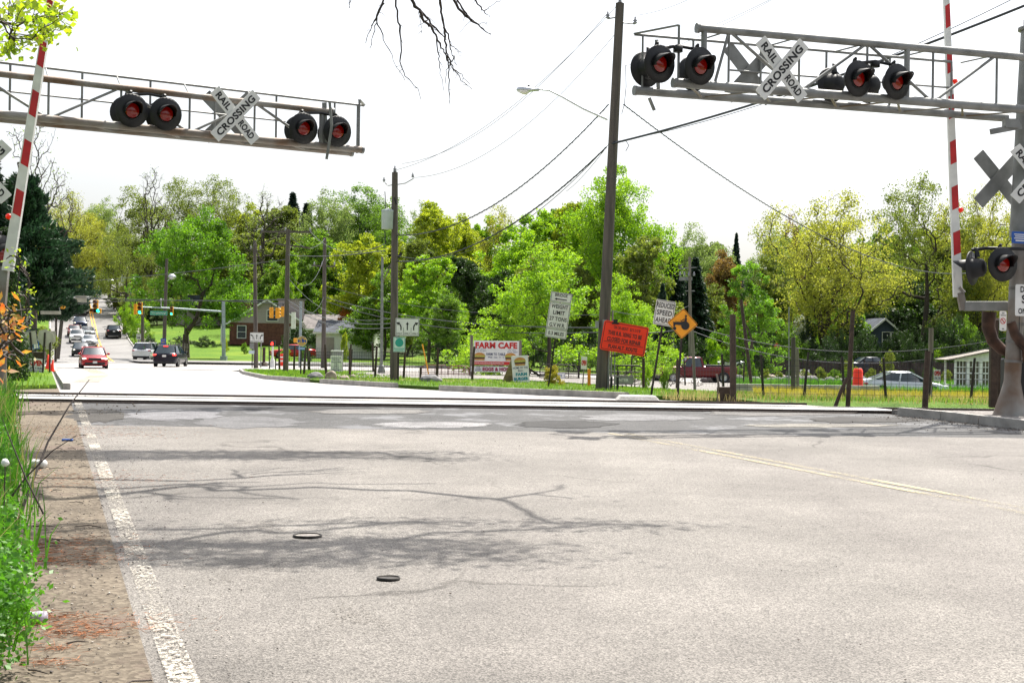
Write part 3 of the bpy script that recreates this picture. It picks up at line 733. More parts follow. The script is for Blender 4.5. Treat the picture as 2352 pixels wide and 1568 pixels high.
for x in (338, 735):
    m = MB(); a = loc_of(x-36, 218 if x < 500 else 260, MB2, AL, uL, -.05, NL); b = loc_of(x+42, 224 if x < 500 else 268, MB2, AL, uL, -.05, NL)
    m.tube([a, (a+b)/2+Vector((0,0,.04)), b], .028, 8); m.build('lamp_bracket', M_dark, tL)
crossbuck(tL, loc_of(540, 266, MB2, AL, uL, -.14, NL), NL, 47)
crossbuck(tL, loc_of(523, 270, MB2, AL, uL, .6, NL), (-.2,1,0), 45, text_on=False)
crossbuck(tL, P(-46, 393, 23.2)-MB2, (.2,-1,0), 47)
m = MB(); m.bar(loc_of(757,232,MB2,AL,uL,-.3,NL), loc_of(762,290,MB2,AL,uL,-.3,NL), .05, .04); m.bar(loc_of(762,290,MB2,AL,uL,-.3,NL), loc_of(750,366,MB2,AL,uL,-.2,NL), .05, .04); m.bar(loc_of(745,236,MB2,AL,uL,.0,NL), loc_of(748,340,MB2,AL,uL,.0,NL), .09, .04); m.build('hanger_strut', M_galv, tL)
lamp(tL, P(6,582,23.9)-MB2, (.9,-.6,-.02), label='lamp low on the left mast, half hidden by leaves')
# ---- left gate ----
gY2 = 23.4; q = P(8, 660, gY2); g2 = Vector((q.x, q.y, zg(q.x, q.y)+.1))
tG2 = thing('crossing_gate', 'left raised red and white gate arm leaning in front of the dark evergreen', 'crossing gate', g2)
a = P(18, 622, gY2)-g2; tp = P(126, -60, gY2)-g2
arm(tG2, a, tp, .18, .08, .95, light=((P(94,92,gY2)-P(18,622,gY2)).length, (P(32,500,gY2)-P(18,622,gY2)).length), side=-1)
m = MB(); m.bar(P(12,612,gY2+.1)-g2, P(4,700,gY2+.1)-g2, .13, .1); m.tube([Vector((-.1,.2,0)), P(2,700,gY2+.2)-g2], .1, 10); m.build('gate_stand', M_galvrust, tG2)

# ================= poles =================
def pole(x0, y0, x1, y1, r0, r1, label, cat='utility pole', mat=None, name='utility_pole', Y=None, group=None):
    b = G(x0, y0) if Y is None else P(x0, y0, Y)
    if Y is not None: b.z = zg(b.x, b.y)-.1
    tp = P(x1, y1, b.y); t = thing(name, label, cat, b, group=group)
    m = MB(); m.tube([(0,0,-.2), tuple((tp-b)*.5), tuple(tp-b)], [r0, (r0+r1)/2, r1], 14); m.build('pole', mat or M_wood, t)
    return t, b, tp
# tall pole with street lamp
tP, bP, topP = pole(1380, 903, 1424, 8, .175, .125, 'tall weathered utility pole with curved street lamp arm beside the orange sign')
YP = bP.y
def L_(x, y, b=bP, Y=YP): return P(x, y, Y)-b
m = MB(); m.tube([L_(1396,275), L_(1340,250), L_(1290,222), L_(1262,208), L_(1235,205), L_(1225,204)], [.035,.033,.03,.028,.026,.026], 8); m.build('lamp_arm', M_alu, tP)
m = MB(); a = L_(1238,206); b = L_(1184,206); m.lathe(a, b-a, [(0,0),(0,.045),(.2,.06),(.36,.10),(.52,.11),(.62,.07),(.66,0)], 14); lh = m.build('lamp_head', M_alu, tP)
m = MB(); m.ball(L_(1205,210), .13, 12, (1.1,.8,.75)); m.build('lamp_lens', pm('frosted_glass', (.75,.72,.68), .15, var=0), lh)
m = MB(); m.lathe(L_(1214,203), (0,0,1), [(0,0),(0,.035),(.09,.035),(.09,0)], 10); m.build('photocell', M_dark, lh)
M_ins = pm('insulator', (.3,.3,.32), .2, var=.1)
def ins(t, c, s=1):
    m = MB(); m.lathe(c, (0,0,1), [(0,0),(0,.03*s),(.04*s,.07*s),(.06*s,.03*s),(.1*s,.07*s),(.13*s,.03*s),(.2*s,.025*s),(.22*s,0)], 10); m.build('insulator', M_ins, t)
for (x, y) in ((1396,34),(1459,46)):
    c = L_(x, y); j = L_(1417 if x < 1420 else 1424, 40 if x < 1420 else 52)
    m = MB(); m.tube([j, c+Vector((0,0,-.12))], .022, 6); m.build('insulator_bracket', M_ins, tP); ins(tP, c-Vector((0,0,.12)))
ins(tP, topP-bP)
m = MB(); m.tube([Vector((.2,-.08,0)), Vector((.23,-.08,2.1))], .035, 8); m.tube([Vector((.28,-.02,0)), Vector((.31,-.02,2.4))], .025, 8); m.build('conduit', M_galv, tP)
m = MB(); m.box(L_(1388,748)+Vector((0,-.2,0)), (.12,.06,.35)); m.box(L_(1371,745)+Vector((0,-.1,0)), (.1,.1,.2)); m.build('meter_box', M_galv, tP)
m = MB(); m.tube([L_(1437,150), L_(1438,200), L_(1434,240), L_(1428,262)], .01, 5); m.tube([L_(1424,322)+Vector((.14,-.1,0)), L_(1424,335)+Vector((.25,-.1,0)), L_(1424,348)+Vector((.16,-.1,0))], .012, 5); m.build('service_loop', M_wire, tP)

t2, b2, top2 = pole(905, 879, 907, 396, .155, .115, 'wooden pole with grey transformer and lane arrow sign at its foot')
Y2 = b2.y
def L2(x, y): return P(x, y, Y2)-b2
M_tr = pm('transformer_paint', (.42,.47,.5), .45, var=.06)
m = MB(); m.lathe(L2(890,527)+Vector((0,-.1,0)), (0,0,1), [(0,0),(0,.2),(.02,.22),(.68,.23),(.70,.24),(.74,.22),(.78,0)], 20); tr = m.build('transformer', M_tr, t2)
m = MB(); m.lathe(L2(892,489)+Vector((0,-.1,0)), (0,0,1), [(0,0),(0,.05),(.16,.05),(.19,0)], 10); m.build('bushing', M_ins, tr)
m = MB(); m.tube([L2(881,530), L2(878,505), L2(884,490), L2(886,470), L2(884,440)], .015, 5); m.tube([L2(884,530), L2(885,560)], .02, 5); m.build('transformer_lead', M_wire, tr)
for x, y, jx, jy in ((884,420,900,425),(950,410,912,424)):
    m = MB(); m.tube([L2(jx, jy), L2((x+jx)/2, (y+jy)/2+4), L2(x, y)], .02, 6); m.build('insulator_bracket', M_ins, t2); ins(t2, L2(x-2, y-2), .9)
ins(t2, top2-b2, 1.2)
m = MB(); m.bar(L2(906,455)+Vector((0,-.15,0)), L2(912,470)+Vector((0,-.15,0)), .05); m.tube([L2(915,592), L2(922,580)], .06, 6); m.build('pole_bracket', M_dark, t2)

ts, bs, tps = pole(876, 862, 878, 590, .095, .07, 'slim pale steel pole with cast base left of the transformer pole', 'steel pole', M_galv, 'steel_pole')
MB().lathe((0,0,0), (0,0,1), [(0,0),(0,.24),(.3,.22),(.5,.16),(.62,.14),(.64,0)], 8).build('base_cover', M_galv, ts)
m = MB(); q = lambda x, y: P(x, y, bs.y)-bs
m.tube([q(878,650), q(900,606)], .03, 6); m.tube([q(880,626), q(902,602)], .02, 6); m.build('span_wire_bracket', M_woodgrey, ts)

t3, b3, top3 = pole(656, 858, 662, 527, .17, .12, 'wooden pole with long crossarm on the grass tip, right of the lane signs')
Y3 = b3.y
def L3(x, y): return P(x, y, Y3)-b3
m = MB(); m.bar(L3(617,555)+Vector((0,1.5,0)), L3(704,566)+Vector((0,1.5,0)), .10, .1); m.build('crossarm', M_wood, t3)
m = MB(); m.bar(L3(598,532), L3(716,533), .1, .12); m.build('crossarm', M_wood, t3)
for x in (602, 656, 712): ins(t3, L3(x, 531), 1.1)
m = MB(); m.box(L3(674,736), (.25,.1,1.0)); m.build('pole_number_plate', M_sign, t3)
t4, b4, top4 = pole(588, 846, 585, 553, .19, .12, 'wooden pole behind the small lane arrow sign')
Y4 = b4.y
m = MB(); m.bar(P(574,572,Y4)-b4, P(600,577,Y4)-b4, .08); m.build('crossarm', M_wood, t4)
for x in (576, 598): ins(t4, P(x, 572, Y4)-b4, 1.3)
t5, b5, top5 = pole(743, 825, 746, 545, .2, .13, 'dark wooden pole with crossarm in front of the white garage', Y=118)
Y5 = b5.y
m = MB(); m.bar(P(715,610,Y5)-b5, P(770,612,Y5)-b5, .12); m.build('crossarm', M_wood, t5)
for x in (722, 740, 768): ins(t5, P(x, 609, Y5)-b5, 1.4)
t6, b6, top6 = pole(376, 812, 383, 594, .2, .13, 'grey wooden pole beside the bright green maple', Y=137)
m = MB(); m.tube([P(380,650,137)-b6, P(390,640,137)-b6], .05, 6); m.ball(P(395,636,137)-b6, .42, 8, (1,1,.7)); m.build('flood_lamp', M_alu, t6)
t7, b7, top7 = pole(1586, 850, 1584, 590, .2, .12, 'grey utility pole with switch crossarms in front of the dark spruces', mat=M_woodgrey, Y=135)
for (xa, ya, xb, yb, th) in ((1558,617,1600,614,.1),(1560,640,1590,640,.35),(1574,668,1596,668,.1)):
    m = MB(); m.bar(P(xa,ya,135)-b7, P(xb,yb,135)-b7, .1, th); m.build('crossarm', M_galv, t7)
for x in (1562, 1572, 1582, 1594): ins(t7, P(x, 634, 134.8)-b7, 2)
t8, b8, top8 = pole(294, 745, 291, 605, .22, .15, 'dark pole with hanging transformer up the hill road', Y=215)
MB().lathe(P(284,652,215)-b8, (0,0,1), [(0,0),(0,.4),(1.3,.4),(1.4,0)], 10).build('transformer', M_tr, t8)
t9, b9, top9 = pole(327, 795, 328, 690, .2, .15, 'short dark pole behind the speed limit sign', Y=160)
tq, bq, tpq = pole(132, 812, 142, 735, .2, .17, 'leaning dark pole at the left side of the hill road mouth', Y=139)
# far street lamp over the hill road
g_ = P(300, 738, 222); g_.z = zg(g_.x, g_.y); tA = thing('street_lamp', 'small pale street lamp reaching over the hill road', 'street lamp', g_)
m = MB(); m.tube([(0,0,0), P(300,665,222)-g_], .11, 8); m.tube([P(300,660,222)-g_, P(280,648,222)-g_, P(262,645,222)-g_], .06, 6); m.build('lamp_arm', M_galv, tA)
m = MB(); m.lathe(P(262,645,222)-g_, (-1,0,0), [(0,0),(0,.14),(.7,.2),(1.1,0)], 8); m.build('lamp_head', M_alu, tA)

# ================= wires =================
def wire(a, b, sag, r, label, twist=False, group='overhead wires'):
    a = Vector(a); b = Vector(b); n = 28; pts = []
    for i in range(n+1):
        t = i/n; p = a.lerp(b, t); p.z -= 4*sag*t*(1-t); pts.append(p)
    m = MB(); m.tube(pts, r, 5, caps=False)
    if twist:
        L = (b-a).length; k = int(L/.35); q = []
        for i in range(k*4+1):
            t = i/(k*4); p = a.lerp(b, t); p.z -= 4*sag*t*(1-t); q.append(p+Vector((0, .02*cos(i*pi/2), .022*sin(i*pi/2))))
        m.tube(q, r*.8, 4, caps=False)
    o = m.build('overhead_wire', M_wire); tag(o, label, 'wire', group)
def WP(x, y, Y): return P(x, y, Y)
wire(WP(1396,30,YP), WP(924,376,Y2), .9, .008, 'thin wire from left insulator of the tall pole to the top of the transformer pole')
wire(WP(1427,2,YP), WP(912,390,Y2), .8, .008, 'topmost thin wire between the tall pole and the transformer pole')
wire(WP(1420,70,YP), WP(950,408,Y2), 1.0, .008, 'thin wire to the right insulator of the transformer pole')
wire(WP(1398,240,YP), WP(912,540,Y2), 1.0, .018, 'twisted dark cable from above the lamp arm to the transformer pole', True)
wire(WP(1393,338,YP), WP(910,600,Y2), .9, .022, 'thick black cable bundle from the tall pole to the transformer pole', True)
wire(WP(1396,334,YP), WP(908,586,Y2), 1.2, .01, 'thin cable just above the black cable bundle')
wire(WP(1388,345,YP), WP(1300,440,62), .1, .01, 'short thin service wire dropping left from the tall pole into the trees')
wire(WP(1398,332,YP), WP(2440,-22,31), .25, .034, 'thick black cable from the tall pole past the right signal to the upper right')
wire(WP(1400,328,YP), WP(2440,-60,31), .5, .011, 'thin wire above the thick cable to the upper right')
wire(WP(1432,240,YP), WP(2240,625,88), 1.6, .017, 'twisted service cable from the tall pole down to the right trees', True)
wire(WP(1437,152,YP), WP(1800,-14,33), .1, .006, 'fine wire rising right from the tall pole behind the signal')
wire(WP(1459,36,YP), WP(1620,-20,34), .1, .007, 'fine wire leaving the right insulator of the tall pole')
wire(WP(1592,74,40), WP(1780,-6,26), .05, .006, 'fine wire rising to the top edge right of the tall pole')
wire(WP(658,531,Y3), WP(747,547,Y5), .9, .018, 'wire from the crossarm pole to the dark pole by the garage')
wire(WP(712,531,Y3), WP(885,560,Y2), .7, .014, 'wire from the crossarm end to the transformer pole')
wire(WP(602,531,Y3), WP(576,570,Y4), .1, .016, 'short wire between the two neighbouring poles on the grass tip')
wire(WP(660,585,Y3), WP(885,575,Y2), .15, .02, 'dark cable below the crossarm toward the transformer pole')
wire(WP(662,595,Y3), WP(90,652,120), .2, .022, 'long dark cable crossing the maple to the left evergreens')
wire(WP(905,742,Y2), WP(660,688,Y3), .5, .02, 'black cable sagging between the poles above the farm lot')
wire(WP(905,752,Y2), WP(662,700,Y3), .5, .018, 'second black cable sagging between the poles above the farm lot')
wire(WP(905,730,Y2), WP(664,640,Y3), .9, .012, 'thin phone wire sagging to the crossarm pole')
wire(WP(660,618,Y3), WP(745,590,Y5), 1.6, .014, 'slack wire loop between the crossarm pole and the garage pole')
wire(WP(660,650,Y3), WP(745,680,Y5), 1.6, .012, 'lower slack wire between the crossarm pole and the garage pole')
wire(WP(660,655,Y3), WP(760,745,120), .6, .012, 'service drop from the crossarm pole toward the brick house')
wire(WP(745,682,Y5), WP(1400,752,70), .7, .03, 'upper black cable running right behind the farm sign')
wire(WP(745,690,Y5), WP(1400,762,70), .9, .024, 'lower black cable running right behind the farm sign')
wire(WP(745,655,Y5), WP(1400,722,75), .8, .016, 'thin line running right behind the farm sign and maple')
wire(WP(660,688,Y3), WP(120,678,105), 0.2, .03, 'upper black span wire above the traffic lights')
wire(WP(660,698,Y3), WP(120,702,105), -.3, .026, 'lower black span wire holding the traffic lights')
wire(WP(1590,748,70), WP(2352,768,60), 1.0, .02, 'dark cable low across the right trees, upper')
wire(WP(1590,760,70), WP(2352,778,60), 1.3, .018, 'dark cable low across the right trees, lower')
wire(WP(1400,752,70), WP(1590,748,70), .3, .02, 'dark cable passing behind the orange sign')
wire(WP(1584,700,135), WP(1400,712,70), .6, .014, 'thin line from the switch pole to the left')
wire(WP(1584,620,135), WP(1180,640,140), 1.5, .014, 'faint line from the switch pole across the maple')
# ================= signs =================
FR = Matrix.Identity(3)
def signthing(name, label, x, y, lean, cat='sign', Y=None, yaw=0, group=None):
    b = G(x, y) if Y is None else P(x, y, Y)
    if Y is None: b.z += .08
    else: b.z = zg(b.x, b.y)
    t = thing(name, label, cat, b, (0, radians(lean), radians(yaw)), group); return t, b, FPX/b.y
def sb(t, cx, cz, w, h, mat=None, lines=(), border=M_black, name='sign_panel', R=None, tm=None, r=.035, y=-.05, **k):
    return board(t, (cx, y, cz), w, h, (0,-1,0), mat or M_sign, name, border, r, lines, tm, R=R or FR, **k)
def upost(t, h, w=.05, mat=None, x=0, y=0):
    m = MB(); m.box((x, y, h/2), (w, w*.6, h)); return m.build('post', mat or M_rustpost, t)

# weight limit
t, b, k = signthing('weight_limit_sign', 'leaning white bridge weight limit sign stack reading 27 TONS', 1259, 896, 7.4)
ht = (896-680)/k/cos(radians(8))
upost(t, ht-.1)
u = 1/k
sb(t, 0, ht-.13, 49*u, 22.5*u, lines=(('BRIDGE', 0, 5*u, 7*u, 29*u, .022),))
am = MB(); am.prism([(-.2,-.06),(-.13,-.02),(-.13,-.045),(.19,-.045),(.19,-.075),(-.13,-.075),(-.13,-.1)], -.063, -.061, None, (0,0,ht-.13)); am.build('arrow', M_black, t)
z1 = ht-.13-(11.2+1+30)*u
sb(t, 0, z1, 49*u, 60*u, lines=(('WEIGHT', 0, 21*u, 9.4*u, 39*u, .022),('LIMIT', 0, 7*u, 9.4*u, 27*u, .022),('27 TONS', 0, -7.5*u, 9.4*u, 40*u, .022),('G.V.W.R.', 0, -21.5*u, 9.4*u, 36*u, .022)))
sb(t, 0, z1-(30+1+10)*u, 49*u, 20.5*u, lines=(('0.3 MILES', 0, 0, 8.5*u, 36*u, .022),))
# orange closing notice
M_or = pm('fluorescent_orange', (1.0,.035,.004), .5, var=.03)
t, b, k = signthing('closure_notice_sign', 'large fluorescent orange sign about the crossing closing for repair', 1411, 904, 0)
u = 1/k
upost(t, (904-742)*u, .035, M_galv)
m = MB()
for sx in (-1, 1):
    m.box((sx*.09, 0, .16), (.07,.07,.5)); m.bar((sx*.06,0,.04), (sx*.28,-.35,.02), .05, .022); m.bar((sx*.06,0,.04), (sx*.28,.35,.02), .05, .022)
m.build('stand_foot', M_dark, t)
Rt = Matrix.Rotation(radians(9.0), 3, 'Y'); cx = (1432-1411)*u; cz = (904-783)*u
sb(t, cx, cz, 104*u, 68*u, M_or, border=M_black, R=Rt, r=.07, inner=.03, bw=.014, lines=(
  ('ON OR ABOUT', -.14, .27, .085, .42, .015),('5/11/19', .27, .27, .095, .3, .015),('THIS R.R. XING TO BE', 0, .10, .125, .98, .03),('CLOSED FOR REPAIR', 0, -.08, .125, .98, .03),('PLAN ALT. ROUTE', 0, -.29, .12, .84, .03)))
m = MB(); m.prism([(-.58,-.175),(.58,-.175),(.58,-.163),(-.58,-.163)], -.066, -.064, Rt, (cx, 0, cz)); m.build('divider_line', M_black, t)
MB().box((0, -.05, (904-744)*u), (.12,.1,.1)).build('warning_lamp', M_dark, t)
for z_ in (749, 823): MB().box((0, -.06, (904-z_)*u), (.2,.06,.045)).build('sign_clamp', M_dark, t)
# reduced speed
t, b, k = signthing('speed_notice_sign', 'leaning white sign reading REDUCED SPEED AHEAD on a dark post', 1495, 917, 8.3)
u = 1/k; ht = (917-694)*u; upost(t, ht-.05)
sb(t, 0, ht-30*u, 45*u, 58*u, lines=(('REDUCED', 0, 17*u, 12*u, 40*u, .022),('SPEED', 0, 0, 12*u, 35*u, .022),('AHEAD', 0, -17*u, 12*u, 37*u, .022)))
# tractor diamond
t, b, k = signthing('tractor_warning_sign', 'orange yellow diamond sign with black tractor and rider silhouette', 1556, 921, 3.0)
u = 1/k; ht = (921-712)*u; upost(t, ht-.1)
Rd = Matrix.Rotation(radians(45), 3, 'Y'); M_dy = pm('warning_yellow', (.85,.33,.01), .5, var=.04)
cz = (921-751)*u; sb(t, 0, cz, 50*u, 50*u, M_dy, R=Rd, r=.04, inner=.012, bw=.01)
m = MB(); s_ = u/3.5  # silhouette drawn in fifths of a photo pixel
def blob(poly, y=-.062): m.prism([((x-0)*s_, (z-0)*s_) for x, z in poly], y-.002, y, None, (0,0,cz))
circ = lambda cx, cz_, r, n=18, tooth=0: [(cx+(r+(tooth if i % 2 else 0))*cos(2*pi*i/n), cz_+(r+(tooth if i % 2 else 0))*sin(2*pi*i/n)) for i in range(n)]
blob(circ(22,-15,32,36,3)); blob(circ(-62,-42,14)); 
blob([(-78,10),(-72,-30),(-66,-30),(-55,-12),(-5,-14),(10,20),(-20,12),(-45,12),(-58,8)], -.0625); blob([(-57,8),(-54,8),(-54,22),(-57,22)], -.0622)
blob([(10,15),(30,12),(32,40),(26,52),(18,52),(12,30)], -.0628); blob([(8,40),(-16,22),(-14,18),(12,34)], -.0618); blob([(-22,26),(-8,14),(-6,17),(-20,29)], -.0632)
blob(circ(22,58,7,10), -.0612); blob([(10,62),(34,62),(34,64),(28,65),(27,71),(18,71),(16,65),(10,64)], -.0634); m.build('tractor_symbol', M_black, t)
# lane use signs
def arrow_poly(kind):
    if kind == 0: return [(-.022,-.1),(.022,-.1),(.022,.06),(.055,.06),(0,.14),(-.055,.06),(-.022,.06)]
    P_ = [(.022,-.1),(.065,-.1),(.065,-.0),(.05,.05),(.01,.09),(-.02,.10)]
    return P_
def lanes(t, cx, cz, w, h, y=-.05, nm='lane_sign'):
    o = sb(t, cx, cz, w, h, r=.03*w, y=y)
    m = MB(); q = w/.9; c = (cx, 0, cz)
    def pr(poly): m.prism([(a*q, b_*q) for a, b_ in poly], y-.008, y-.006, None, c)
    pr([(-.022,-.12),(.022,-.12),(.022,.10),(.06,.10),(0,.2),(-.06,.10),(-.022,.10)])
    for s_ in (-1, 1):
        sh = s_*.30
        body = [(sh-s_*.08,-.12),(sh-s_*.035,-.12),(sh-s_*.035,-.0),(sh-s_*.0,.08),(sh+s_*.03,.11),(sh+s_*.005,.15),(sh-s_*.045,.10),(sh-s_*.08,.02)]
        if s_ < 0: body = body[::-1]
        pr(body); hd = [(sh+s_*.125,.175),(sh-s_*.02,.185),(sh+s_*.055,.065)]
        pr(hd if s_ < 0 else hd[::-1])
        pr([(s_*.145-.006,-.3),(s_*.145+.006,-.3),(s_*.145+.006,-.02),(s_*.145-.006,-.02)])
    for s_ in (-.3, 0, .3): text(m, 'ONLY', cx+s_*q, cz-.245*q, .07*q, .22*q, y-.008, .01)
    m.build('lane_arrows', M_black, o); return o
t, b, k = signthing('lane_control_sign', 'white three arrow lane sign with ONLY three times, over the teal byway plate', 914, 882, 0)
u = 1/k; upost(t, (882-745)*u, .07)
lanes(t, (934-914)*u, (882-756)*u, 54*u, 41*u)
M_teal = pm('teal_paint', (.02,.32,.26), .5, var=.05)
o = sb(t, (916-914)*u, (882-796)*u, 27*u, 34*u, pm('pale_teal', (.62,.74,.68), .5, var=.03), border=M_teal, r=.02, lines=(('Scenic', 0, .23, .045, .24),('~', 0, -.15, .03, .36),('~', 0, -.21, .02, .3)), tm=M_teal)
m = MB(); m.prism([(.15*cos(a*pi/12), .15*sin(a*pi/12)) for a in range(24)], -.058, -.056, None, ((916-914)*u, 0, (882-792)*u)); m.build('emblem', M_teal, o)
t, b, k = signthing('lane_control_sign', 'smaller distant white three arrow lane sign on two posts', 579, 847, 0); u = 1/k
upost(t, (847-770)*u, .08); upost(t, (847-770)*u, .08, M_galv, x=20*u); lanes(t, 10*u, (847-777)*u, 31*u, 22.5*u)
sb(t, -1*u, (847-797)*u, 10*u, 14*u, M_galv, border=None); sb(t, -1.5*u, (847-811)*u, 13*u, 8*u, pm('pale_plate', (.55,.66,.7), .5), border=None)
# round club sign with lion heads and the letter L
t, b, k = signthing('club_sign', 'round gold and blue club emblem sign with letter L and blue plate', 690.5, 866, 0); u = 1/k
upost(t, (866-790)*u, .06)
M_gold = pm('emblem_gold', (.72,.42,.04), .45, var=.1); M_navy = pm('emblem_blue', (.02,.06,.3), .45, var=.05)
C0 = (2.3*u, 0, (866-787)*u)
def dsk(t_, r_, y, mat, nm, c=C0):
    m = MB(); m.prism([(r_*cos(a*pi/18), r_*sin(a*pi/18)) for a in range(36)], y-.003, y, None, c); return m.build(nm, mat, t_)
o = dsk(t, 11.5*u, -.05, M_sign, 'sign_disc'); dsk(o, 10.8*u, -.054, M_gold, 'gold_ring'); dsk(o, 5.6*u, -.058, M_navy, 'blue_disc')
m = MB(); text(m, 'L', C0[0], C0[2], .19, .13, -.063, .03); m.build('lettering', M_gold, o)
m = MB(); text(m, 'LIONS', C0[0], C0[2]+8*u, .08, .28, -.059, .01); text(m, 'INTERNATIONAL', C0[0], C0[2]-8*u, .05, .34, -.059, .01)
for s_ in (-1, 1): m.prism([(s_*x*u, z*u) for x, z in ([(6,4),(9,3),(10,-1),(8,-4),(6.5,-2),(5.8,1)] if s_ < 0 else [(6,4),(9,3),(10,-1),(8,-4),(6.5,-2),(5.8,1)][::-1])], -.0595, -.059, None, C0)
m.build('emblem_marks', M_navy, o)
sb(t, 2*u, (866-804)*u, 17*u, 6*u, pm('plate_blue', (.03,.2,.6), .5), border=None, lines=(('~', 0, 0, .035, .3),), tm=M_sign)
# menu sign
M_txt = pm('text_navy', (.02,.03,.12), .6, var=0); M_txtred = pm('text_red', (.5,.012,.012), .5, var=.03); M_txtteal = pm('text_teal', (.0,.22,.27), .5, var=0)
t, b, k = signthing('menu_board', 'white menu board listing pot pies, burger, chili and hot dogs', 772, 859, 0); u = 1/k
m = MB(); m.box((-12*u, 0, 18*u), (.05,.05,42*u)); m.box((12*u, 0, 18*u), (.05,.05,42*u)); m.build('frame', M_galv, t)
o = sb(t, 0, 21*u, 26*u, 38*u, border=None, r=.02)
m = MB(); rows = ['CHICKEN POT PIES','FARM BURGER','CHICKEN FINGERS','CHILI','SOUPS','HOT DOGS','PULLED PORK']
for i, r_ in enumerate(rows): text(m, r_, 0, (34.5-i*4.6)*u, 2.5*u, min(22, len(r_)*1.5)*u, -.058, .03)
m.build('lettering', M_txt, o)
# farm cafe board
M_redb = pm('banner_red', (.55,.02,.015), .5, var=.05)
t, b, k = signthing('cafe_board', 'big white FARM CAFE board with burger pictures between grey posts', 1082, 869, 0); u = 1/k
for x, h in ((0, 94), (112, 84)):
    m = MB(); m.box((x*u, .05, h*u/2), (7*u, .14, h*u)); m.prism([(-3.5*u+x*u, h*u),(3.5*u+x*u, h*u),(1.5*u+x*u, h*u+.06),(-1.5*u+x*u, h*u+.06)], -.02, .12); m.build('post', M_woodgrey, t)
o = sb(t, 57*u, 56*u, 104*u, 56*u, border=None, r=.01, name='board')
cx, cz = 57*u, 56*u
m = MB(); text(m, 'FARM CAFE', cx, cz+17*u, 14.5*u, 96*u, -.058, .05); m.build('red_lettering', M_txtred, o)
m = MB(); text(m, 'FARM TO TABLE', cx-1*u, cz-3*u, 6*u, 43*u, -.058, .03); text(m, 'Wed. - Sun.  11 - 5', cx-1*u, cz-10*u, 4*u, 36*u, -.058, .02)
text(m, '8 Oz. Angus', cx-37*u, cz+8*u, 3*u, 24*u, -.058, 0, slant=.3); text(m, 'Farm Burger!', cx-36*u, cz+4*u, 3.4*u, 26*u, -.058, 0, slant=.3)
text(m, 'Our Own', cx+36*u, cz+6.5*u, 3*u, 17*u, -.058, 0, slant=.3); text(m, 'Farm Eggs!', cx+37*u, cz+2*u, 3.4*u, 24*u, -.058, 0, slant=.3); m.build('lettering', M_txt, o)
m = MB(); m.prism([(cx-52*u, cz-27.5*u),(cx+52*u, cz-27.5*u),(cx+52*u, cz-20*u),(cx-52*u, cz-20*u)], -.06, -.052); m.build('red_band', M_redb, o)
m = MB(); text(m, 'WWW.OLDSCHRAALENBURGHFARM.COM', cx-16*u, cz-23.6*u, 3.8*u, 68*u, -.064, .01); m.build('band_lettering', M_sign, o)
M_bun = pm('bun', (.55,.26,.06), .6, var=.15, scale=20); M_patty = pm('patty', (.07,.03,.015), .7, var=.2); M_let = pm('lettuce', (.45,.42,.08), .6, var=.2, scale=30)
def burger(par, cx, cz, w, y=-.058):
    h = w*.72; g = par
    m = MB(); m.prism([(cx+w/2*cos(a), cz+h*.1+h*.42*sin(a)) for a in [pi*i/14 for i in range(15)]], y-.004, y); m.build('burger_bun', M_bun, g)
    m = MB(); m.prism(rrect(w*1.04, h*.26, h*.1, cx, cz+h*.06), y-.007, y-.003); m.build('burger_salad', M_let, g)
    m = MB(); m.prism(rrect(w*.98, h*.2, h*.08, cx, cz-h*.17), y-.009, y-.002); m.build('burger_patty', M_patty, g)
    m = MB(); m.prism(rrect(w*.92, h*.18, h*.08, cx, cz-h*.38), y-.008, y-.001); m.build('burger_bun', M_bun, g)
burger(o, cx-38*u, cz-9*u, 25*u); burger(o, cx+33*u, cz-9*u, 25*u)
o = sb(t, 51*u, 18.5*u, 104*u, 13*u, border=None, r=.01, name='board')
m = MB(); text(m, 'EGGS & HONEY', 64*u, 18.5*u, 9*u, 76*u, -.058, .06); m.build('red_lettering', pm('text_maroon', (.3,.015,.07), .5, var=0), o)
m = MB()
for i, s_ in enumerate(('OUR','FARM','FRESH')): text(m, s_, 16*u, (22.6-i*3.8)*u, 2.7*u, (9, 11, 14)[i]*u, -.058, .01)
m.build('lettering', M_txt, o)
# burger A-frame
M_ply = pm('plywood', (.36,.27,.18), .7, var=.2, scale=2, stretch=(1,1,6))
t, b, k = signthing('sandwich_board', 'white A-frame sandwich board with burger picture and FARM BURGER', 1195, 884, 0, yaw=4); u = 1/k
Rf = Matrix.Rotation(radians(5), 3, 'Z') @ Matrix.Rotation(radians(-9), 3, 'X') @ Matrix.Rotation(radians(-2), 3, 'Y')
Rf = Matrix.Rotation(radians(-9), 3, 'X') @ Matrix.Rotation(radians(-4.5), 3, 'Y')
o = board(t, (0, 0, 32*u), 38.5*u, 62*u, None, M_sign, 'front_panel', None, .01, R=Rf, t=.03, lines=(('HOME OF THE', 0, 3*u, 5*u, 34*u, .015),('8oz.', 0, -3.5*u, 4*u, 12*u, .02)), tm=M_txt)
m = MB()
text(m, 'FARM', 1*u, -12*u, 7.4*u, 26*u, -.006, .06, Rf, (0,0,32*u)); text(m, 'BURGER', 0, -22.5*u, 7.4*u, 33*u, -.006, .06, Rf, (0,0,32*u)); m.build('lettering', M_txtteal, o)
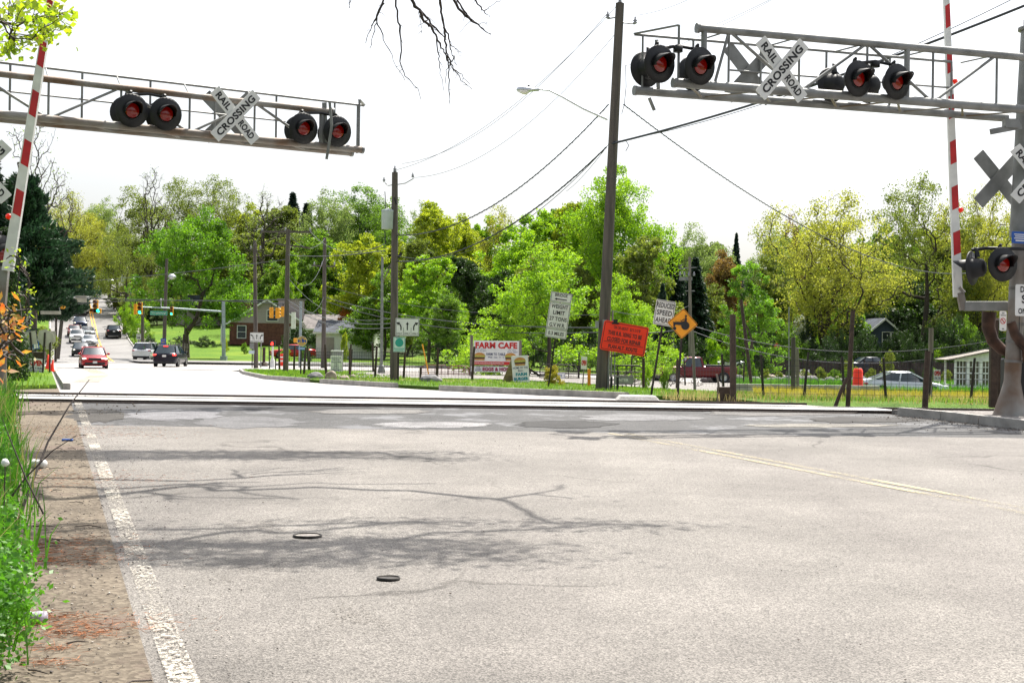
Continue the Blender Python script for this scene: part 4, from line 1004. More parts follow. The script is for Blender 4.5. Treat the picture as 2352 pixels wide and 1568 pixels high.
def burger_on(par, c, R, w):
    h = w*.72
    for nm, mat, poly, y in (('burger_bun', M_bun, [(w/2*cos(a), h*.12+h*.42*sin(a)) for a in [pi*i/14 for i in range(15)]], -.006),
                             ('burger_salad', M_let, rrect(w*1.04, h*.26, h*.1, 0, h*.06), -.009),
                             ('burger_patty', M_patty, rrect(w*.98, h*.2, h*.08, 0, -h*.17), -.011),
                             ('burger_bun', M_bun, rrect(w*.92, h*.18, h*.08, 0, -h*.38), -.010)):
        m = MB(); m.prism(poly, y-.002, y, R, c); m.build(nm, mat, par)
burger_on(o, Vector((0,0,32*u))+Rf @ Vector((0,0,17*u)), Rf, 26*u)
m = MB(); top0 = Vector((-.30,.18,63*u))
m.add([(-22*u,-.02,0),(-17*u,.17,62*u),(20*u,.17,62*u),(17*u,.85,0),(-40*u,.75,-.02),(-18*u,.2,62*u)], [(4,5,2,3)])
a_ = m.build('rear_panel', M_ply, t); s2 = a_.modifiers.new('s', 'SOLIDIFY'); s2.thickness = .03
# second A-frame behind, flag like
t, b, k = signthing('sandwich_board', 'A-frame with white poster and green rear panel beyond the club sign', 698, 833, 0); u = 1/k
m = MB(); m.add([(-13*u,-.05,0),(0,-.05,0),(4*u,.2,36*u),(-9*u,.2,36*u)], [(0,1,2,3)]); o = m.build('front_panel', pm('poster_lilac', (.62,.62,.74), .5, var=.1, scale=1.2), t); o.modifiers.new('s', 'SOLIDIFY').thickness = .03
m = MB(); m.prism([(-4*u,24*u),(1*u,24*u),(0,29*u),(-3*u,29*u)], -.02, -.01, None, (0,.0,0)); m.build('poster_picture', pm('poster_brown', (.3,.15,.1), .6), o)
m = MB(); m.add([(4*u,.25,36*u),(-2*u,.25,36*u),(8*u,.6,0),(18*u,.6,0)], [(0,1,2,3)]); o = m.build('rear_panel', pm('panel_green', (.16,.2,.12), .7), t); o.modifiers.new('s', 'SOLIDIFY').thickness = .03
# OPEN signs
def opensign(x, y, w, h, z0, lab, lean=0, Y=None, sub=None, yaw=0):
    t, b, k = signthing('open_sign', lab, x, y, lean, Y=Y, yaw=yaw); u = 1/k
    m = MB(); m.box((0, .02, (z0+h/2)*u/2), (.04,.04,(z0+h/2)*u)); m.build('post', M_woodgrey, t)
    ls = [('OPEN', 0, (h*.18 if sub else 0)*u, h*.42*u if sub else h*.42*u, w*.84*u, .06)]
    o = sb(t, 0, z0*u, w*u, h*u, border=None, r=.02, lines=ls, tm=M_txtred, y=-.03)
    if sub:
        m = MB()
        for i, s_ in enumerate(sub): text(m, s_, 0, (z0-h*(.2+.2*i))*u, h*(.15-.04*i)*u, w*.76*u, -.037, .03)
        m.build('lettering', M_txt, o)
    return t
opensign(1338.5, 893, 13.5, 29, 55, 'narrow white OPEN sign on a stick left of the tall pole', 2)
opensign(2152, 905, 17, 27, 38, 'white OPEN sign beside the white car and window booth', 0, Y=82, sub=('Wed - Sun',))
opensign(82, 862, 38, 31, 19, 'wide white OPEN SAT + SUN sign on the left lawn', 5, sub=('SAT + SUN','10am - 5pm'))
# farm market sign far right and pipe gate sign
t, b, k = signthing('market_sign', 'small white market sign in the shade at the far side of the plot', 1848, 850, 0, Y=120); u = 1/k
b_ = sb(t, 0, 14*u, 22*u, 27*u, border=M_navy, r=.02, lines=(('~', 0, 7*u, 1.6*u, 17*u),('FARM CAFE', 0, 0, 4.4*u, 18*u, .022),('~', 0, -6*u, 1.4*u, 14*u)), tm=M_txtred); upost(t, 10*u, .06)
t, b, k = signthing('speed_limit_sign', 'small white 35 speed limit sign by the far sidewalk', 318, 795, 0, Y=158); u = 1/k
upost(t, 46*u, .07); sb(t, .5*u, 41*u, 10.5*u, 13.5*u, lines=(('SPEED', 0, 4.3*u, 1.6*u, 7*u, .02),('35', 0, -2*u, 5.4*u, 7*u, .06)), r=.02); sb(t, .5*u, 30*u, 6*u, 6*u, M_galv, border=None)
t, b, k = signthing('route_shield', 'small blue county route shield on the grey pole by the maple', 375, 812, 0, Y=134.5); u = 1/k
upost(t, 55*u, .06); m = MB(); m.prism([(x*u, z*u) for x, z in ((-5,36),(-6.5,52),(-4,54),(0,53),(4,54),(6.5,52),(5,36),(0,34))], -.06, -.05); o = m.build('shield', pm('shield_blue', (.03,.1,.42), .5), t)
m = MB(); text(m, '~', 0, 45*u, 1.5*u, 8*u, -.064); text(m, '~', 0, 50*u, 1*u, 7*u, -.064); m.build('lettering', M_gold, o)
# backs of signs on the left corner
M_back = pm('sign_back', (.42,.40,.35), .55, .2, var=.15, scale=2)
def backs(lab, x, y, Yv, lean, shapes, ph):
    t, b, k = signthing('sign_back', lab, x, y, lean, Y=Yv); u = 1/k
    upost(t, ph*u, .07)
    for poly in shapes:
        m = MB(); m.prism([(px*u, pz*u) for px, pz in poly], .02, .03); m.build('sign_panel', M_back, t)
backs('unpainted back of a diamond sign at the left corner', 98, 862, 60, 2, [[(-17,82),(-1,66),(22,86),(18,98),(2,108),(-14,104)]], 100)
backs('unpainted back of a square sign left of the diamond back', 78, 860, 61, -6, [[(-16,70),(14,72),(12,103),(-18,100)]], 100)
backs('unpainted back of a tall panel right of the diamond back', 114, 858, 62, 0, [[(-8,76),(12,76),(12,102),(-10,102)],[(-10,60),(4,60),(4,76),(-10,76)]], 96)
t, b, k = signthing('notice_box', 'dark brown notice box on posts behind the left OPEN sign', 88, 858, 0, Y=66); u = 1/k
m = MB(); m.box((0,0,41*u), (30*u,.4,20*u)); m.build('box', M_post, t, bevel=.02); upost(t, 32*u, .08, x=-8*u); upost(t, 32*u, .08, x=10*u)
t, b, k = signthing('small_banner', 'small blue and white banner in the shade at the left corner', 81, 857, 0, Y=70); u = 1/k
m = MB(); m.prism([(-9*u,54*u),(9*u,56*u),(5*u,78*u),(-6*u,76*u)], 0, .02); o = m.build('banner', M_blue, t)
m = MB(); m.prism([(-4*u,56*u),(1*u,57*u),(0*u,70*u),(-4*u,69*u)], -.01, -.004); m.prism([(2*u,57*u),(7*u,58*u),(4*u,70*u),(1.5*u,70*u)], -.01, -.004); m.build('banner_pattern', M_sign, o); upost(t, 56*u, .05)
# ================= cones, barrels, posts =================
def cone(x, y, lab, s=1, tip=0):
    b = G(x, y); b.z += .12; t = thing('traffic_cone', lab, 'cone', b, (0, radians(tip), 0), 'orange cones at the left corner')
    m = MB(); m.lathe((0,0,0), (0,0,1), [(.04,.17*s),(.3*s,.10*s),(.7*s,.03*s),(.72*s,0)], 14); m.build('cone_body', M_or, t)
    MB().box((0,0,.02), (.38*s,.38*s,.04)).build('base', M_or, t)
cone(112, 853, 'taller orange traffic cone on the left lawn corner', 1.15, -3); cone(118, 858, 'shorter orange traffic cone leaning against the taller one', .8, 8)
def barrel(x, y, Y, w, h, lab, stripes=True, over=0):
    b = P(x, y, Y) if Y else G(x, y)
    b.z = zg(b.x, b.y)+.1; u = b.y/FPX; t = thing('traffic_barrel', lab, 'barrel', b)
    r = w*u/2; H = (h*u+over) if h > 0 else P(x, -h, b.y).z-b.z
    MB().lathe((0,0,0), (0,0,1), [(0,r*1.1),(.08,r*1.1),(.08,r),(H*.3,r*.97),(H*.32,r*.93),(H*.6,r*.9),(H*.62,r*.87),(H*.93,r*.84),(H*.96,r*.7),(H,r*.68),(H,0)], 20).build('barrel_body', M_or, t)
    if stripes:
        for z in (.36, .66): MB().lathe((0,0,0), (0,0,1), [(H*z,r*.97),(H*(z+.13),r*.94)], 20).build('white_band', M_white, t)
barrel(648.5, 836, 120, 14, 28, 'small orange and white striped barrel at the junction corner')
barrel(1970, 905, 62, 26, -846, 'bright orange barrel in the tall grass beside the white car', False)
def postthing(x0, y0, x1, y1, w, lab, mat=None, name='fence_post', cat='post', round_=True, Y=None, dz=.08):
    b = G(x0, y0) if Y is None else P(x0, y0, Y)
    b.z = (b.z if Y is None else zg(b.x, b.y))
    tp = P(x1, y1, b.y); u = b.y/FPX; t = thing(name, lab, cat, b)
    m = MB()
    if round_: m.tube([(0,0,-.1), tuple((tp-b)*.5), tuple(tp-b)], [w*u/2, w*u/2*.97, w*u/2*.92], 10)
    else: m.bar((0,0,-.1), tp-b, w*u, w*u)
    m.build('post', mat or M_post, t); return t
postthing(1353, 895, 1353, 847, 7, 'orange marker post at the foot of the tall pole', pm('marker_orange', (.75,.24,.01), .5, var=.1), 'marker_post', 'marker post', False)
postthing(987, 868, 970, 790, 3.2, 'bright yellow guy wire guard leaning left of the farm sign', M_yel, 'guy_guard', 'guy guard')
postthing(965, 882, 966, 843, 5, 'short post with a reddish marker block beside the large rock', M_post, 'marker_post', 'marker post')
postthing(1684, 926, 1683, 722, 15, 'thick dark brown post standing at the edge of the tracks', M_post)
postthing(1728, 899, 1702, 688, 8, 'tall thin dark pole leaning left in front of the green maple', M_post, 'leaning_pole')
postthing(1822, 916, 1822, 774, 11, 'stout brown post left of a twin post', M_wood); postthing(1833, 914, 1831, 800, 8, 'lower twin of the stout brown post', M_woodgrey)
postthing(1813, 860, 1812, 705, 3, 'slender grey pipe rising behind the stout brown post', M_galv, 'thin_pipe', 'pipe', Y=60)
postthing(1947, 931, 1959, 714, 11, 'dark tall post held by a slanting brace', M_post); postthing(1915, 933, 1946, 868, 9, 'slanting brace timber leaning on the dark tall post', M_post, 'brace_timber', 'brace')
postthing(2124, 938, 2131, 806, 14, 'thick post in front of the white car nose', M_post); postthing(2136, 850, 2139, 753, 9, 'grey plank rising above the thick post', M_woodgrey, 'grey_plank', 'plank', False, Y=34)
postthing(1597, 897, 1589, 740, 7, 'grey leaning fence post in front of the red pickup', M_woodgrey, Y=62)
postthing(1556, 890, 1557, 826, 9, 'short dark post behind the bare shrub', M_post, Y=66)
postthing(1478, 893, 1478, 822, 7, 'dark post right of the orange sign stand', M_post, Y=48)
postthing(619, 850, 618, 794, 3, 'thin dark post on the grass tip near the pedestrian signal', M_rustpost, 'thin_post'); postthing(633, 854, 633, 819, 3, 'shorter thin dark post on the grass tip', M_rustpost, 'thin_post')
# dark planter box beside the thick post
b = G(1663, 925); u = b.y/FPX; t = thing('timber_box', 'dark wooden box at the foot of the thick post', 'box', b); m = MB(); m.box((0,.1,18*u), (27*u,.3,37*u)); m.build('box', M_post, t, bevel=.01)
m = MB(); m.tube([(-13*u,0,34*u),(-14*u,0,50*u),(-18*u,0,66*u)], [.03,.025,.02], 6); m.build('stake', M_woodgrey, t)
# cabinet
t, b, k = signthing('utility_cabinet', 'grey metal cabinet with white top behind the menu board', 774, 845, 0, 'cabinet', Y=88); u = 1/k
MB().box((0,0,26*u), (24*u,.6,52*u)).build('cabinet_body', M_galv, t, bevel=.02); MB().box((0,0,53*u), (26*u,.7,3*u)).build('cabinet_top', M_sign, t)

# ================= traffic signals =================
M_gl = pm('green_light', (.0,.3,.2), .3, var=0, emit=(.02,1,.55), es=3); M_rl = pm('red_dark', (.16,.012,.005), .3, var=0); M_al = pm('amber_dark', (.14,.04,.004), .3, var=0)
M_redl = pm('red_light', (.6,.01,.01), .3, var=0, emit=(1,.03,.02), es=3); M_hl = pm('head_light', (.9,.9,.85), .1, var=0, emit=(1,.88,.6), es=2.2)
def signal(x, ytop, ybot, Y, lab, lit=2, back=False, extra=None, hang=True, wk=.36, group='traffic signals at the junction', yaw=0):
    u = Y/FPX; c = P(x, (ytop+ybot)/2, Y); H = (ybot-ytop)*u; w = H*wk
    t = thing('traffic_signal', lab, 'traffic light', c, (0,0,radians(yaw)), group)
    sg = -1 if not back else 1
    m = MB(); m.box((0,0,0), (w, w*.6, H)); 
    if extra: m.box((0,0,-H/2+w*.5), (w*2.3, w*.6, w*.95))
    m.build('housing', M_yel, t, bevel=.02)
    xs = [(0, H*.33, M_rl), (0, 0, M_al if lit != 3 else M_rl)] + ([(0, -H*.33, M_gl if lit == 2 else M_al)] if not extra else [(-w*.6, -H/2+w*.5, M_al), (w*.62, -H/2+w*.5, M_gl)])
    for a, z, mt in xs:
        m = MB(); m.lathe((a, sg*w*.3, z), (0, sg, 0), [(0, w*.36),(.03, w*.3),(.05,0)], 14); ln = m.build('signal_lens', mt, t)
        vs = []; K = 10
        for q in (0, 1):
            for i in range(K+1):
                an = radians(-20+220*i/K); vs.append((a+cos(an)*w*.42, sg*(w*.3+(q*w*.75)), z+sin(an)*w*.42))
        m = MB(); m.add(vs, [(i, i+1, i+K+2, i+K+1) for i in range(K)], True); v = m.build('visor', M_yel if back else M_dark, ln); v.modifiers.new('s','SOLIDIFY').thickness = .01
    if hang: m = MB(); m.bar((0,0,H/2), (0,0,H/2+.25), .06); m.build('hanger', M_dark, t)
    return t
signal(220, 689, 719, 116, 'yellow signal head with two lower lamps and a green arrow above the queue', 2, extra=True)
signal(322, 694, 722, 133, 'yellow signal showing green at the tip of the right mast arm')
signal(394.5, 704, 724, 136, 'yellow signal showing green right of the street name sign')
signal(311, 698, 722, 134, 'yellow signal turned sideways beside the arm tip signal', back=True, wk=.3)
signal(144, 686, 709, 112, 'yellow signal seen from behind on the left mast arm', back=True)
signal(623.5, 706, 730, 118, 'left one of three yellow signals hanging between the wooden poles', back=True, yaw=20); signal(637.5, 707, 731, 118, 'middle one of three yellow signals hanging between the wooden poles', back=True, yaw=-20); signal(650, 704, 727, 121, 'right one of three yellow signals hanging between the wooden poles', back=True, yaw=-15)
M_armg = pm('arm_paint', (.30,.36,.38), .5, .3, var=.1)
b = P(514, 826, 138); b.z = zg(b.x, b.y)+.1; t = thing('signal_mast', 'grey signal mast with long arm reaching left over the hill road', 'signal mast', b)
m = MB(); m.tube([(0,0,0), P(513,692,138)-b], [.2,.16], 12); m.build('mast', M_armg, t); MB().box((0,0,.2), (.6,.6,.5)).build('base', M_armg, t)
m = MB(); m.tube([P(513,716,138)-b, P(400,708,137)-b, P(322,705,134.5)-b], [.11,.09,.06], 10); m.build('mast_arm', M_armg, t)
m = MB(); m.tube([P(370,706,136)-b, P(370,690,136)-b], .03, 6); m.ball(P(370,688,136)-b, .12); m.build('camera_post', M_sign, t)
bt = P(365, 719, 136.3)
t = thing('street_name_sign', 'green street name sign hanging from the mast arm', 'street sign', bt); u = 136.3/FPX
M_gr = pm('sign_green', (.0,.32,.2), .45, var=.03)
sb(t, 0, 0, 40*u, 10*u, M_gr, border=M_sign, lines=(('Schraalenburgh', 0, 0, 5.5*u, 34*u, .01),), tm=M_sign, r=.05)
b = P(66, 812, 112); b.z = zg(b.x, b.y); t = thing('signal_mast', 'left signal mast arm of two pale tubes coming out of the evergreens', 'signal mast', b)
m = MB(); m.tube([(0,0,0), P(66,672,112)-b], .16, 10); m.build('mast', M_armg, t)
m = MB(); m.tube([P(66,690,112)-b, P(205,682,115)-b], [.09,.05], 8); m.tube([P(66,706,112)-b, P(173,688,114)-b], [.07,.05], 8); m.tube([P(133,687,113)-b, P(138,716,113)-b], .04, 6); m.build('mast_arm', M_galv, t)
for (x0, x1, y0, y1, lb) in ((173,199,679,694,'blank grey back of a sign on the left mast arm'),(93,140,714,722,'long blank back of a street name sign below the left mast arm')):
    c = P((x0+x1)/2, (y0+y1)/2, 112.8); u = 112.8/FPX; t = thing('sign_back', lb, 'sign', c); m = MB(); m.box((0,0,0), ((x1-x0)*u,.03,(y1-y0)*u)); m.build('sign_panel', M_back, t)
# pedestrian signals
t, b, k = signthing('pedestrian_signal', 'pedestrian signal with red hand on a white post', 626, 833, 0, 'pedestrian signal', Y=118); u = 1/k
m = MB(); m.tube([(0,0,0),(0,0,2)], .08, 10); m.lathe((0,0,0), (0,0,1), [(0,.3),(.5,.2),(.8,.1)], 10); m.build('post', M_sign, t)
MB().box((0,-.1,55*u), (.45,.3,.42)).build('housing', M_dark, t, bevel=.02)
m = MB(); m.prism([(-.10,-.13),(.08,-.13),(.12,.0),(.08,.0),(.08,.12),(.05,.12),(.04,.14),(.0,.14),(-.01,.12),(-.05,.12),(-.06,.02),(-.1,.04)], -.27, -.262, None, (-.02,0,55*u)); m.build('red_hand', M_redl, t)
t, b, k = signthing('pedestrian_signal', 'yellow pedestrian signal seen from the side on a tall pale post', 689, 831, 0, 'pedestrian signal', Y=120); u = 1/k
m = MB(); m.tube([(0,0,0),(0,0,152*u)], .12, 10); m.build('post', M_armg, t); MB().box((-9*u,0,62*u), (12*u,.4,10*u)).build('housing', M_yel, t, bevel=.04)
t, b, k = signthing('dark_post', 'dark post with heavy base left of the pedestrian signal', 606, 830, 0, 'post', Y=122); u = 1/k
m = MB(); m.tube([(0,0,0),(0,0,44*u)], .13, 8); m.lathe((0,0,0), (0,0,1), [(0,.38),(.3,.3),(.4,.1)], 8); m.build('post', M_post, t)
# ================= vehicles =================
def car(kind, lab, loc, head, col, front_on=False, brake=False, group=None, L=None, metal=.4, name='car', cat='car', rack=False, plate=True):
    """local frame: +x forward, y left"""
    D = dict(sedan=(4.7,1.83,1.45), wagon=(4.8,1.86,1.56), suv=(4.7,1.92,1.72), hatch=(4.5,1.78,1.47), pickup=(5.3,1.9,1.75))[kind]
    L, W, H = D; hw = W/2
    t = thing(name, lab, cat, loc, (0,0,head), group)
    M_p = pm('paint_%d_%d_%d' % tuple(int(c*1000) for c in col), col, .22, metal, var=0, spec=.7)
    M_trim = pm('black_trim', (.012,.012,.014), .6, var=0)
    belt = {'sedan':.92,'wagon':.98,'suv':1.08,'hatch':.93,'pickup':1.08}[kind]
    gc = {'sedan':.16,'wagon':.18,'suv':.22,'hatch':.16,'pickup':.35}[kind]
    F, B = L/2, -L/2
    if kind == 'pickup': st = [(F,.45,.85,.86),(F-.1,.35,.98,.97),(F-.9,.33,1.06,1),(F-1.5,.33,1.10,1),(.0,.33,1.12,1),(-.35,.33,1.12,1),(B+.1,.38,1.12,1),(B,.5,1.1,.97)]
    elif kind == 'suv': st = [(F,.42,.75,.78),(F-.1,.3,.92,.93),(F-.35,gc,1.0,.98),(F-1.25,gc,belt+.02,1),(0,gc,belt+.02,1),(B+.5,gc,belt+.04,1),(B+.12,.3,belt+.02,.96),(B,.42,belt-.15,.88)]
    elif kind == 'hatch': st = [(F,.4,.6,.72),(F-.12,.25,.72,.92),(F-.45,gc,.8,.98),(F-1.15,gc,.95,1),(0,gc,.97,1),(B+.6,gc,1.05,.98),(B+.1,.3,1.05,.9),(B,.4,.95,.84)]
    else: st = [(F,.4,.62,.76),(F-.12,.25,.76,.93),(F-.45,gc,.84,.98),(F-1.3,gc,belt,1),(0,gc,belt+.01,1),(B+.75,gc,belt+.03,1),(B+.12,.3,(belt+.02 if kind == 'wagon' else .96),.94),(B,.42,(.9 if kind == 'wagon' else .82),.84)]
    m = MB(); vs = []; fs = []
    for x, z0, z1, k in st:
        w_ = hw*k; h = z1-z0
        for y, z in ((-w_*.9,z0),(-w_,z0+h*.22),(-w_,z0+h*.62),(-w_*.975,z1-h*.12),(-w_*.86,z1),(0,z1+.02),(w_*.86,z1),(w_*.975,z1-h*.12),(w_,z0+h*.62),(w_,z0+h*.22),(w_*.9,z0)): vs.append((x,y,z))
    n = 11
    for i in range(len(st)-1):
        for k in range(n): fs.append((i*n+k, i*n+(k+1) % n, (i+1)*n+(k+1) % n, (i+1)*n+k))
    m.add(vs, fs, True); m.add(vs[:n], [tuple(range(n))]); m.add(vs[-n:], [tuple(reversed(range(n)))]); body = m.build('body', M_p, t)
    # greenhouse: bottom ring, top ring
    x0, x1, x2, x3 = {'sedan':(F-1.25,F-1.95,B+1.55,B+.75),'wagon':(F-1.3,F-2.0,B+.65,B+.15),'suv':(F-1.2,F-1.85,B+.6,B+.12),'hatch':(F-1.05,F-2.0,B+1.35,B+.12),'pickup':(F-1.35,F-1.95,-.25,-.4)}[kind]
    zb = belt-.01; zt = H-.05
    def ringp(xf, xb, z, w_, c): return [(xf,-w_*.8,z),(xf-.12,-w_,z),((xf+xb)/2,-w_*1.01,z),(xb+.12,-w_,z),(xb,-w_*.8,z),(xb-c,0,z),(xb,w_*.8,z),(xb+.12,w_,z),((xf+xb)/2,w_*1.01,z),(xf-.12,w_,z),(xf,w_*.8,z),(xf+c,0,z)]
    r0 = ringp(x0, x3, zb, hw*.93, .08); r1 = ringp(x1, x2, zt, hw*.74, .04); n = 12
    m = MB(); m.add(r0+r1, [(i, (i+1) % n, (i+1) % n+n, i+n) for i in range(n)], True); gl = m.build('windows', M_glass, t)
    m = MB(); r1a = ringp(x1+.03, x2-.03, zt-.015, hw*.765, .04); r2 = ringp(x1-.1, x2+.1, H, hw*.66, .0)
    m.add(r1a+r2, [(i, (i+1) % n, (i+1) % n+n, i+n) for i in range(n)]+[tuple(range(n, 2*n))], True); rf = m.build('roof', M_p, t)
    m = MB()
    for s in (-1, 1):
        def on(x_f, out=.012): return None
        for (xb_, xt_, wd) in ((x0-.06, x1-.03, .07), ((x0+x3)/2+.05, (x1+x2)/2+.02, .08), (x3+.08, x2+.05, .12)):
            MB().bar((xb_, s*hw*.945, zb), (xt_, s*hw*.765, zt), wd, .02, up=(0,1,0)).build('pillar', M_p, rf)
    # wheels
    R_ = .34 if kind in ('suv','pickup') else .32
    for xs in (F-.88, B+.92):
        for s in (-1, 1):
            m = MB(); m.lathe((xs, s*(hw-.015), R_+.03), (0,s,0), [(-.02,R_+.06),(.018,R_+.055),(.019,0)], 20); m.build('wheel_arch', M_trim, t)
            w_ = MB(); w_.lathe((xs, s*(hw-.2), R_), (0,s,0), [(0,0),(0,R_*.95),(.02,R_),(.2,R_),(.225,R_*.94),(.23,R_*.68)], 24); wo_ = w_.build('wheel', M_tyre, t)
            m = MB(); m.lathe((xs, s*(hw-.2), R_), (0,s,0), [(.215,R_*.68),(.2,R_*.6),(.232,R_*.15),(.235,0)], 24); m.build('rim', M_chrome, wo_)
    # lamps
    zl = {'sedan':.66,'wagon':.7,'suv':.84,'hatch':.68,'pickup':.8}[kind]
    for s in (-1, 1):
        m = MB(); m.ball((F-.2, s*hw*.76, zl), 1, 10, (.17,.17,.075)); m.build('headlight', M_hl if front_on else pm('head_lamp_off', (.6,.62,.66), .1, var=0, spec=1), t)
        m = MB(); m.ball((B+.1, s*hw*.78, zl+.1), 1, 10, (.13,.18,.08 if kind != 'pickup' else .16)); m.build('tail_light', M_redl if brake else pm('tail_lamp_off', (.35,.01,.01), .2, var=0), t)
        m = MB(); m.ball((x0-.3, s*(hw+.09), belt+.07), 1, 8, (.06,.11,.08)); m.bar((x0-.3, s*hw*.9, belt), (x0-.3, s*(hw+.05), belt+.04), .05); m.build('mirror', M_p if sum(col) < 1 else M_trim, t)
    m = MB(); m.box((F-.02, 0, zl-.02), (.1, hw*.95, .17)); m.box((F-.03, 0, .36), (.12, hw*1.5, .16)); m.build('grille', M_trim, t, bevel=.02)
    m = MB(); m.box((B+.04, 0, .34), (.16, hw*1.62, .2)); m.build('rear_bumper', M_trim if kind != 'sedan' else M_p, t, bevel=.03)
    if plate:
        MB().box((F+.04, 0, .46), (.02,.3,.15)).build('licence_plate', M_sign, t); MB().box((B-.03, 0, zl+.02), (.03,.3,.15)).build('licence_plate', M_sign, t)
    if brake: MB().box((x2-.1, 0, H-.08), (.05,.35,.05)).build('brake_light', M_redl, t)
    if rack:
        m = MB()
        for s in (-1, 1): m.tube([(x1-.1, s*hw*.62, H), (x1-.25, s*hw*.62, H+.07), (x2+.25, s*hw*.62, H+.07), (x2+.1, s*hw*.62, H)], .018, 6)
        m.build('roof_rack', M_trim, t)
    if kind == 'pickup':
        m = MB(); m.box(((B-.42)/2+.0, 0, 1.05), (abs(B+.42)-.15, W-.22, .3)); m.build('truck_bed', M_trim, t)
    # window divider so that front, side and rear panes read apart
    return t
RD = atan2(-.95, .31)            # towards the camera along the road
RA = RD+pi
def onroad(x, y): g = G(x, y); g.z = zg(g.x, g.y)+.03+(.0 if g.y < 126 else .03); return g
QG = 'cars queueing on the hill road'
car('wagon', 'red wagon with headlights on, driving out of the junction toward the crossing', onroad(214, 846), RD+.02, (.33,.008,.015), True, rack=True)
car('sedan', 'black sedan with one glowing headlight, first in the left queue', onroad(186, 819), RD, (.008,.012,.02), True, group=QG)
car('sedan', 'white sedan first in the inner queue behind the black sedan', onroad(205, 797), RD, (.7,.72,.75), group=QG)
car('suv', 'white utility vehicle behind the black sedan in the outer queue', onroad(177, 788), RD, (.75,.75,.74), True, group=QG)
car('sedan', 'pale silver sedan in the middle of the inner queue', onroad(201, 775), RD, (.55,.6,.6), group=QG)
car('wagon', 'dark red car in the queue behind the white utility vehicle', onroad(171, 773), RD, (.28,.015,.01), group=QG)
car('suv', 'dark blue car with small bright headlights high in the queue', onroad(184, 756), RD, (.015,.03,.08), True, group=QG)
car('suv', 'black utility vehicle driving away up the hill in the right lane', onroad(260, 777), RA, (.006,.007,.01))
car('suv', 'white utility vehicle turning at the junction, seen from behind', onroad(342, 829), RA-.38, (.72,.73,.76), rack=False)
car('suv', 'black utility vehicle with red brake lights at the junction', onroad(392, 842), RA-.30, (.008,.01,.022), brake=True, rack=True)
# grey box truck at the top of the queue
g = onroad(186, 723); t = thing('box_truck', 'white truck with dark windscreen waiting at the top of the hill', 'truck', g, (0,0,RD))
m = MB(); m.box((-1.0,0,1.95), (5.5,2.4,2.6)); m.build('cargo_box', M_sign, t, bevel=.05)
m = MB(); m.box((2.4,0,1.0), (1.9,2.2,1.2), taper=.97); m.box((2.25,0,1.95), (1.5,2.1,.9), taper=.85); m.build('cab', pm('truck_grey', (.5,.5,.47), .4, var=.05), t, bevel=.08)
m = MB(); m.box((2.93,0,1.95), (.2,1.85,.75)); m.build('windscreen', M_glass, t); MB().box((3.36,0,.8), (.06,1.5,.4)).build('grille', M_dark, t)
for s in (-1,1):
    MB().ball((3.36,s*.9,.85), .13).build('headlight', M_hl, t); MB().box((3.0,s*1.25,1.8), (.1,.15,.5)).build('mirror', M_dark, t)
    for x in (2.4,-2.2):
        m = MB(); m.lathe((x,s*.85,.45), (0,s,0), [(0,0),(0,.45),(.28,.45),(.3,.25),(.3,0)], 18); m.build('wheel', M_tyre, t)
# right side vehicles
g = P(1597, 888, 98); g.z = zg(g.x, g.y)+.14
car('pickup', 'dark red pickup truck parked behind the wire fence', g, pi+.12, (.13,.005,.008), name='pickup_truck', cat='pickup', plate=False, metal=.2)
g = P(2078, 915, 78); g.z = zg(g.x, g.y)+.03
car('hatch', 'silver white hatchback parked in tall grass, nose to the right', g, -.12, (.6,.63,.68), plate=False)
g = P(1672, 846, 190); g.z = P(1672, 846, 190).z
t = car('sedan', 'white sedan on the cross street left of the thick post', g, pi-.1, (.72,.73,.76), plate=False)
g = P(1604, 845, 172); g.z = g.z
g = P(672, 797, 150); g.z = zg(g.x, g.y)+.2
car('sedan', 'red sedan parked behind the poles by the brick house', g, pi+.3, (.4,.01,.015), plate=False)
g = P(2262, 838, 130); g.z = zg(g.x, g.y)+.5
# dark patrol car with blue lights, half hidden
g = P(1984, 862, 125); g.z = zg(g.x, g.y)
t = car('sedan', 'dark car with small blue roof lamps behind the tall grass plot', P(2000, 858, 122), .2, (.01,.012,.02), plate=False)

# ================= buildings =================
M_brick = pm('brick', (.13,.05,.035), .85, var=.2, scale=3, bump=.2); M_side = pm('grey_siding', (.33,.285,.285), .7, var=.05); M_roof = pm('shingle_grey', (.20,.18,.17), .9, var=.15, scale=2)
M_beige = pm('beige_siding', (.45,.4,.3), .8, var=.06); M_roofb = pm('roof_blue', (.04,.05,.07), .8, var=.3, scale=1.5); M_roofd = pm('roof_brown', (.17,.11,.10), .85, var=.15, scale=1.5); M_trimw = pm('trim_white', (.7,.7,.7), .6, var=.04)
def win(par, x, z, w, h, y, curt=False):
    f = MB(); t_ = .08
    f.box((x, y, z+h/2+t_/2), (w+2*t_, .08, t_)); f.box((x, y, z-h/2-t_/2), (w+2*t_, .1, t_)); f.box((x-w/2-t_/2, y, z), (t_, .08, h)); f.box((x+w/2+t_/2, y, z), (t_, .08, h)); f.box((x, y+.0, z), (w, .05, .05))
    o = f.build('window', M_trimw, par); m = MB(); m.box((x, y+.01, z), (w, .02, h)); m.build('pane', M_winglass, o); return o
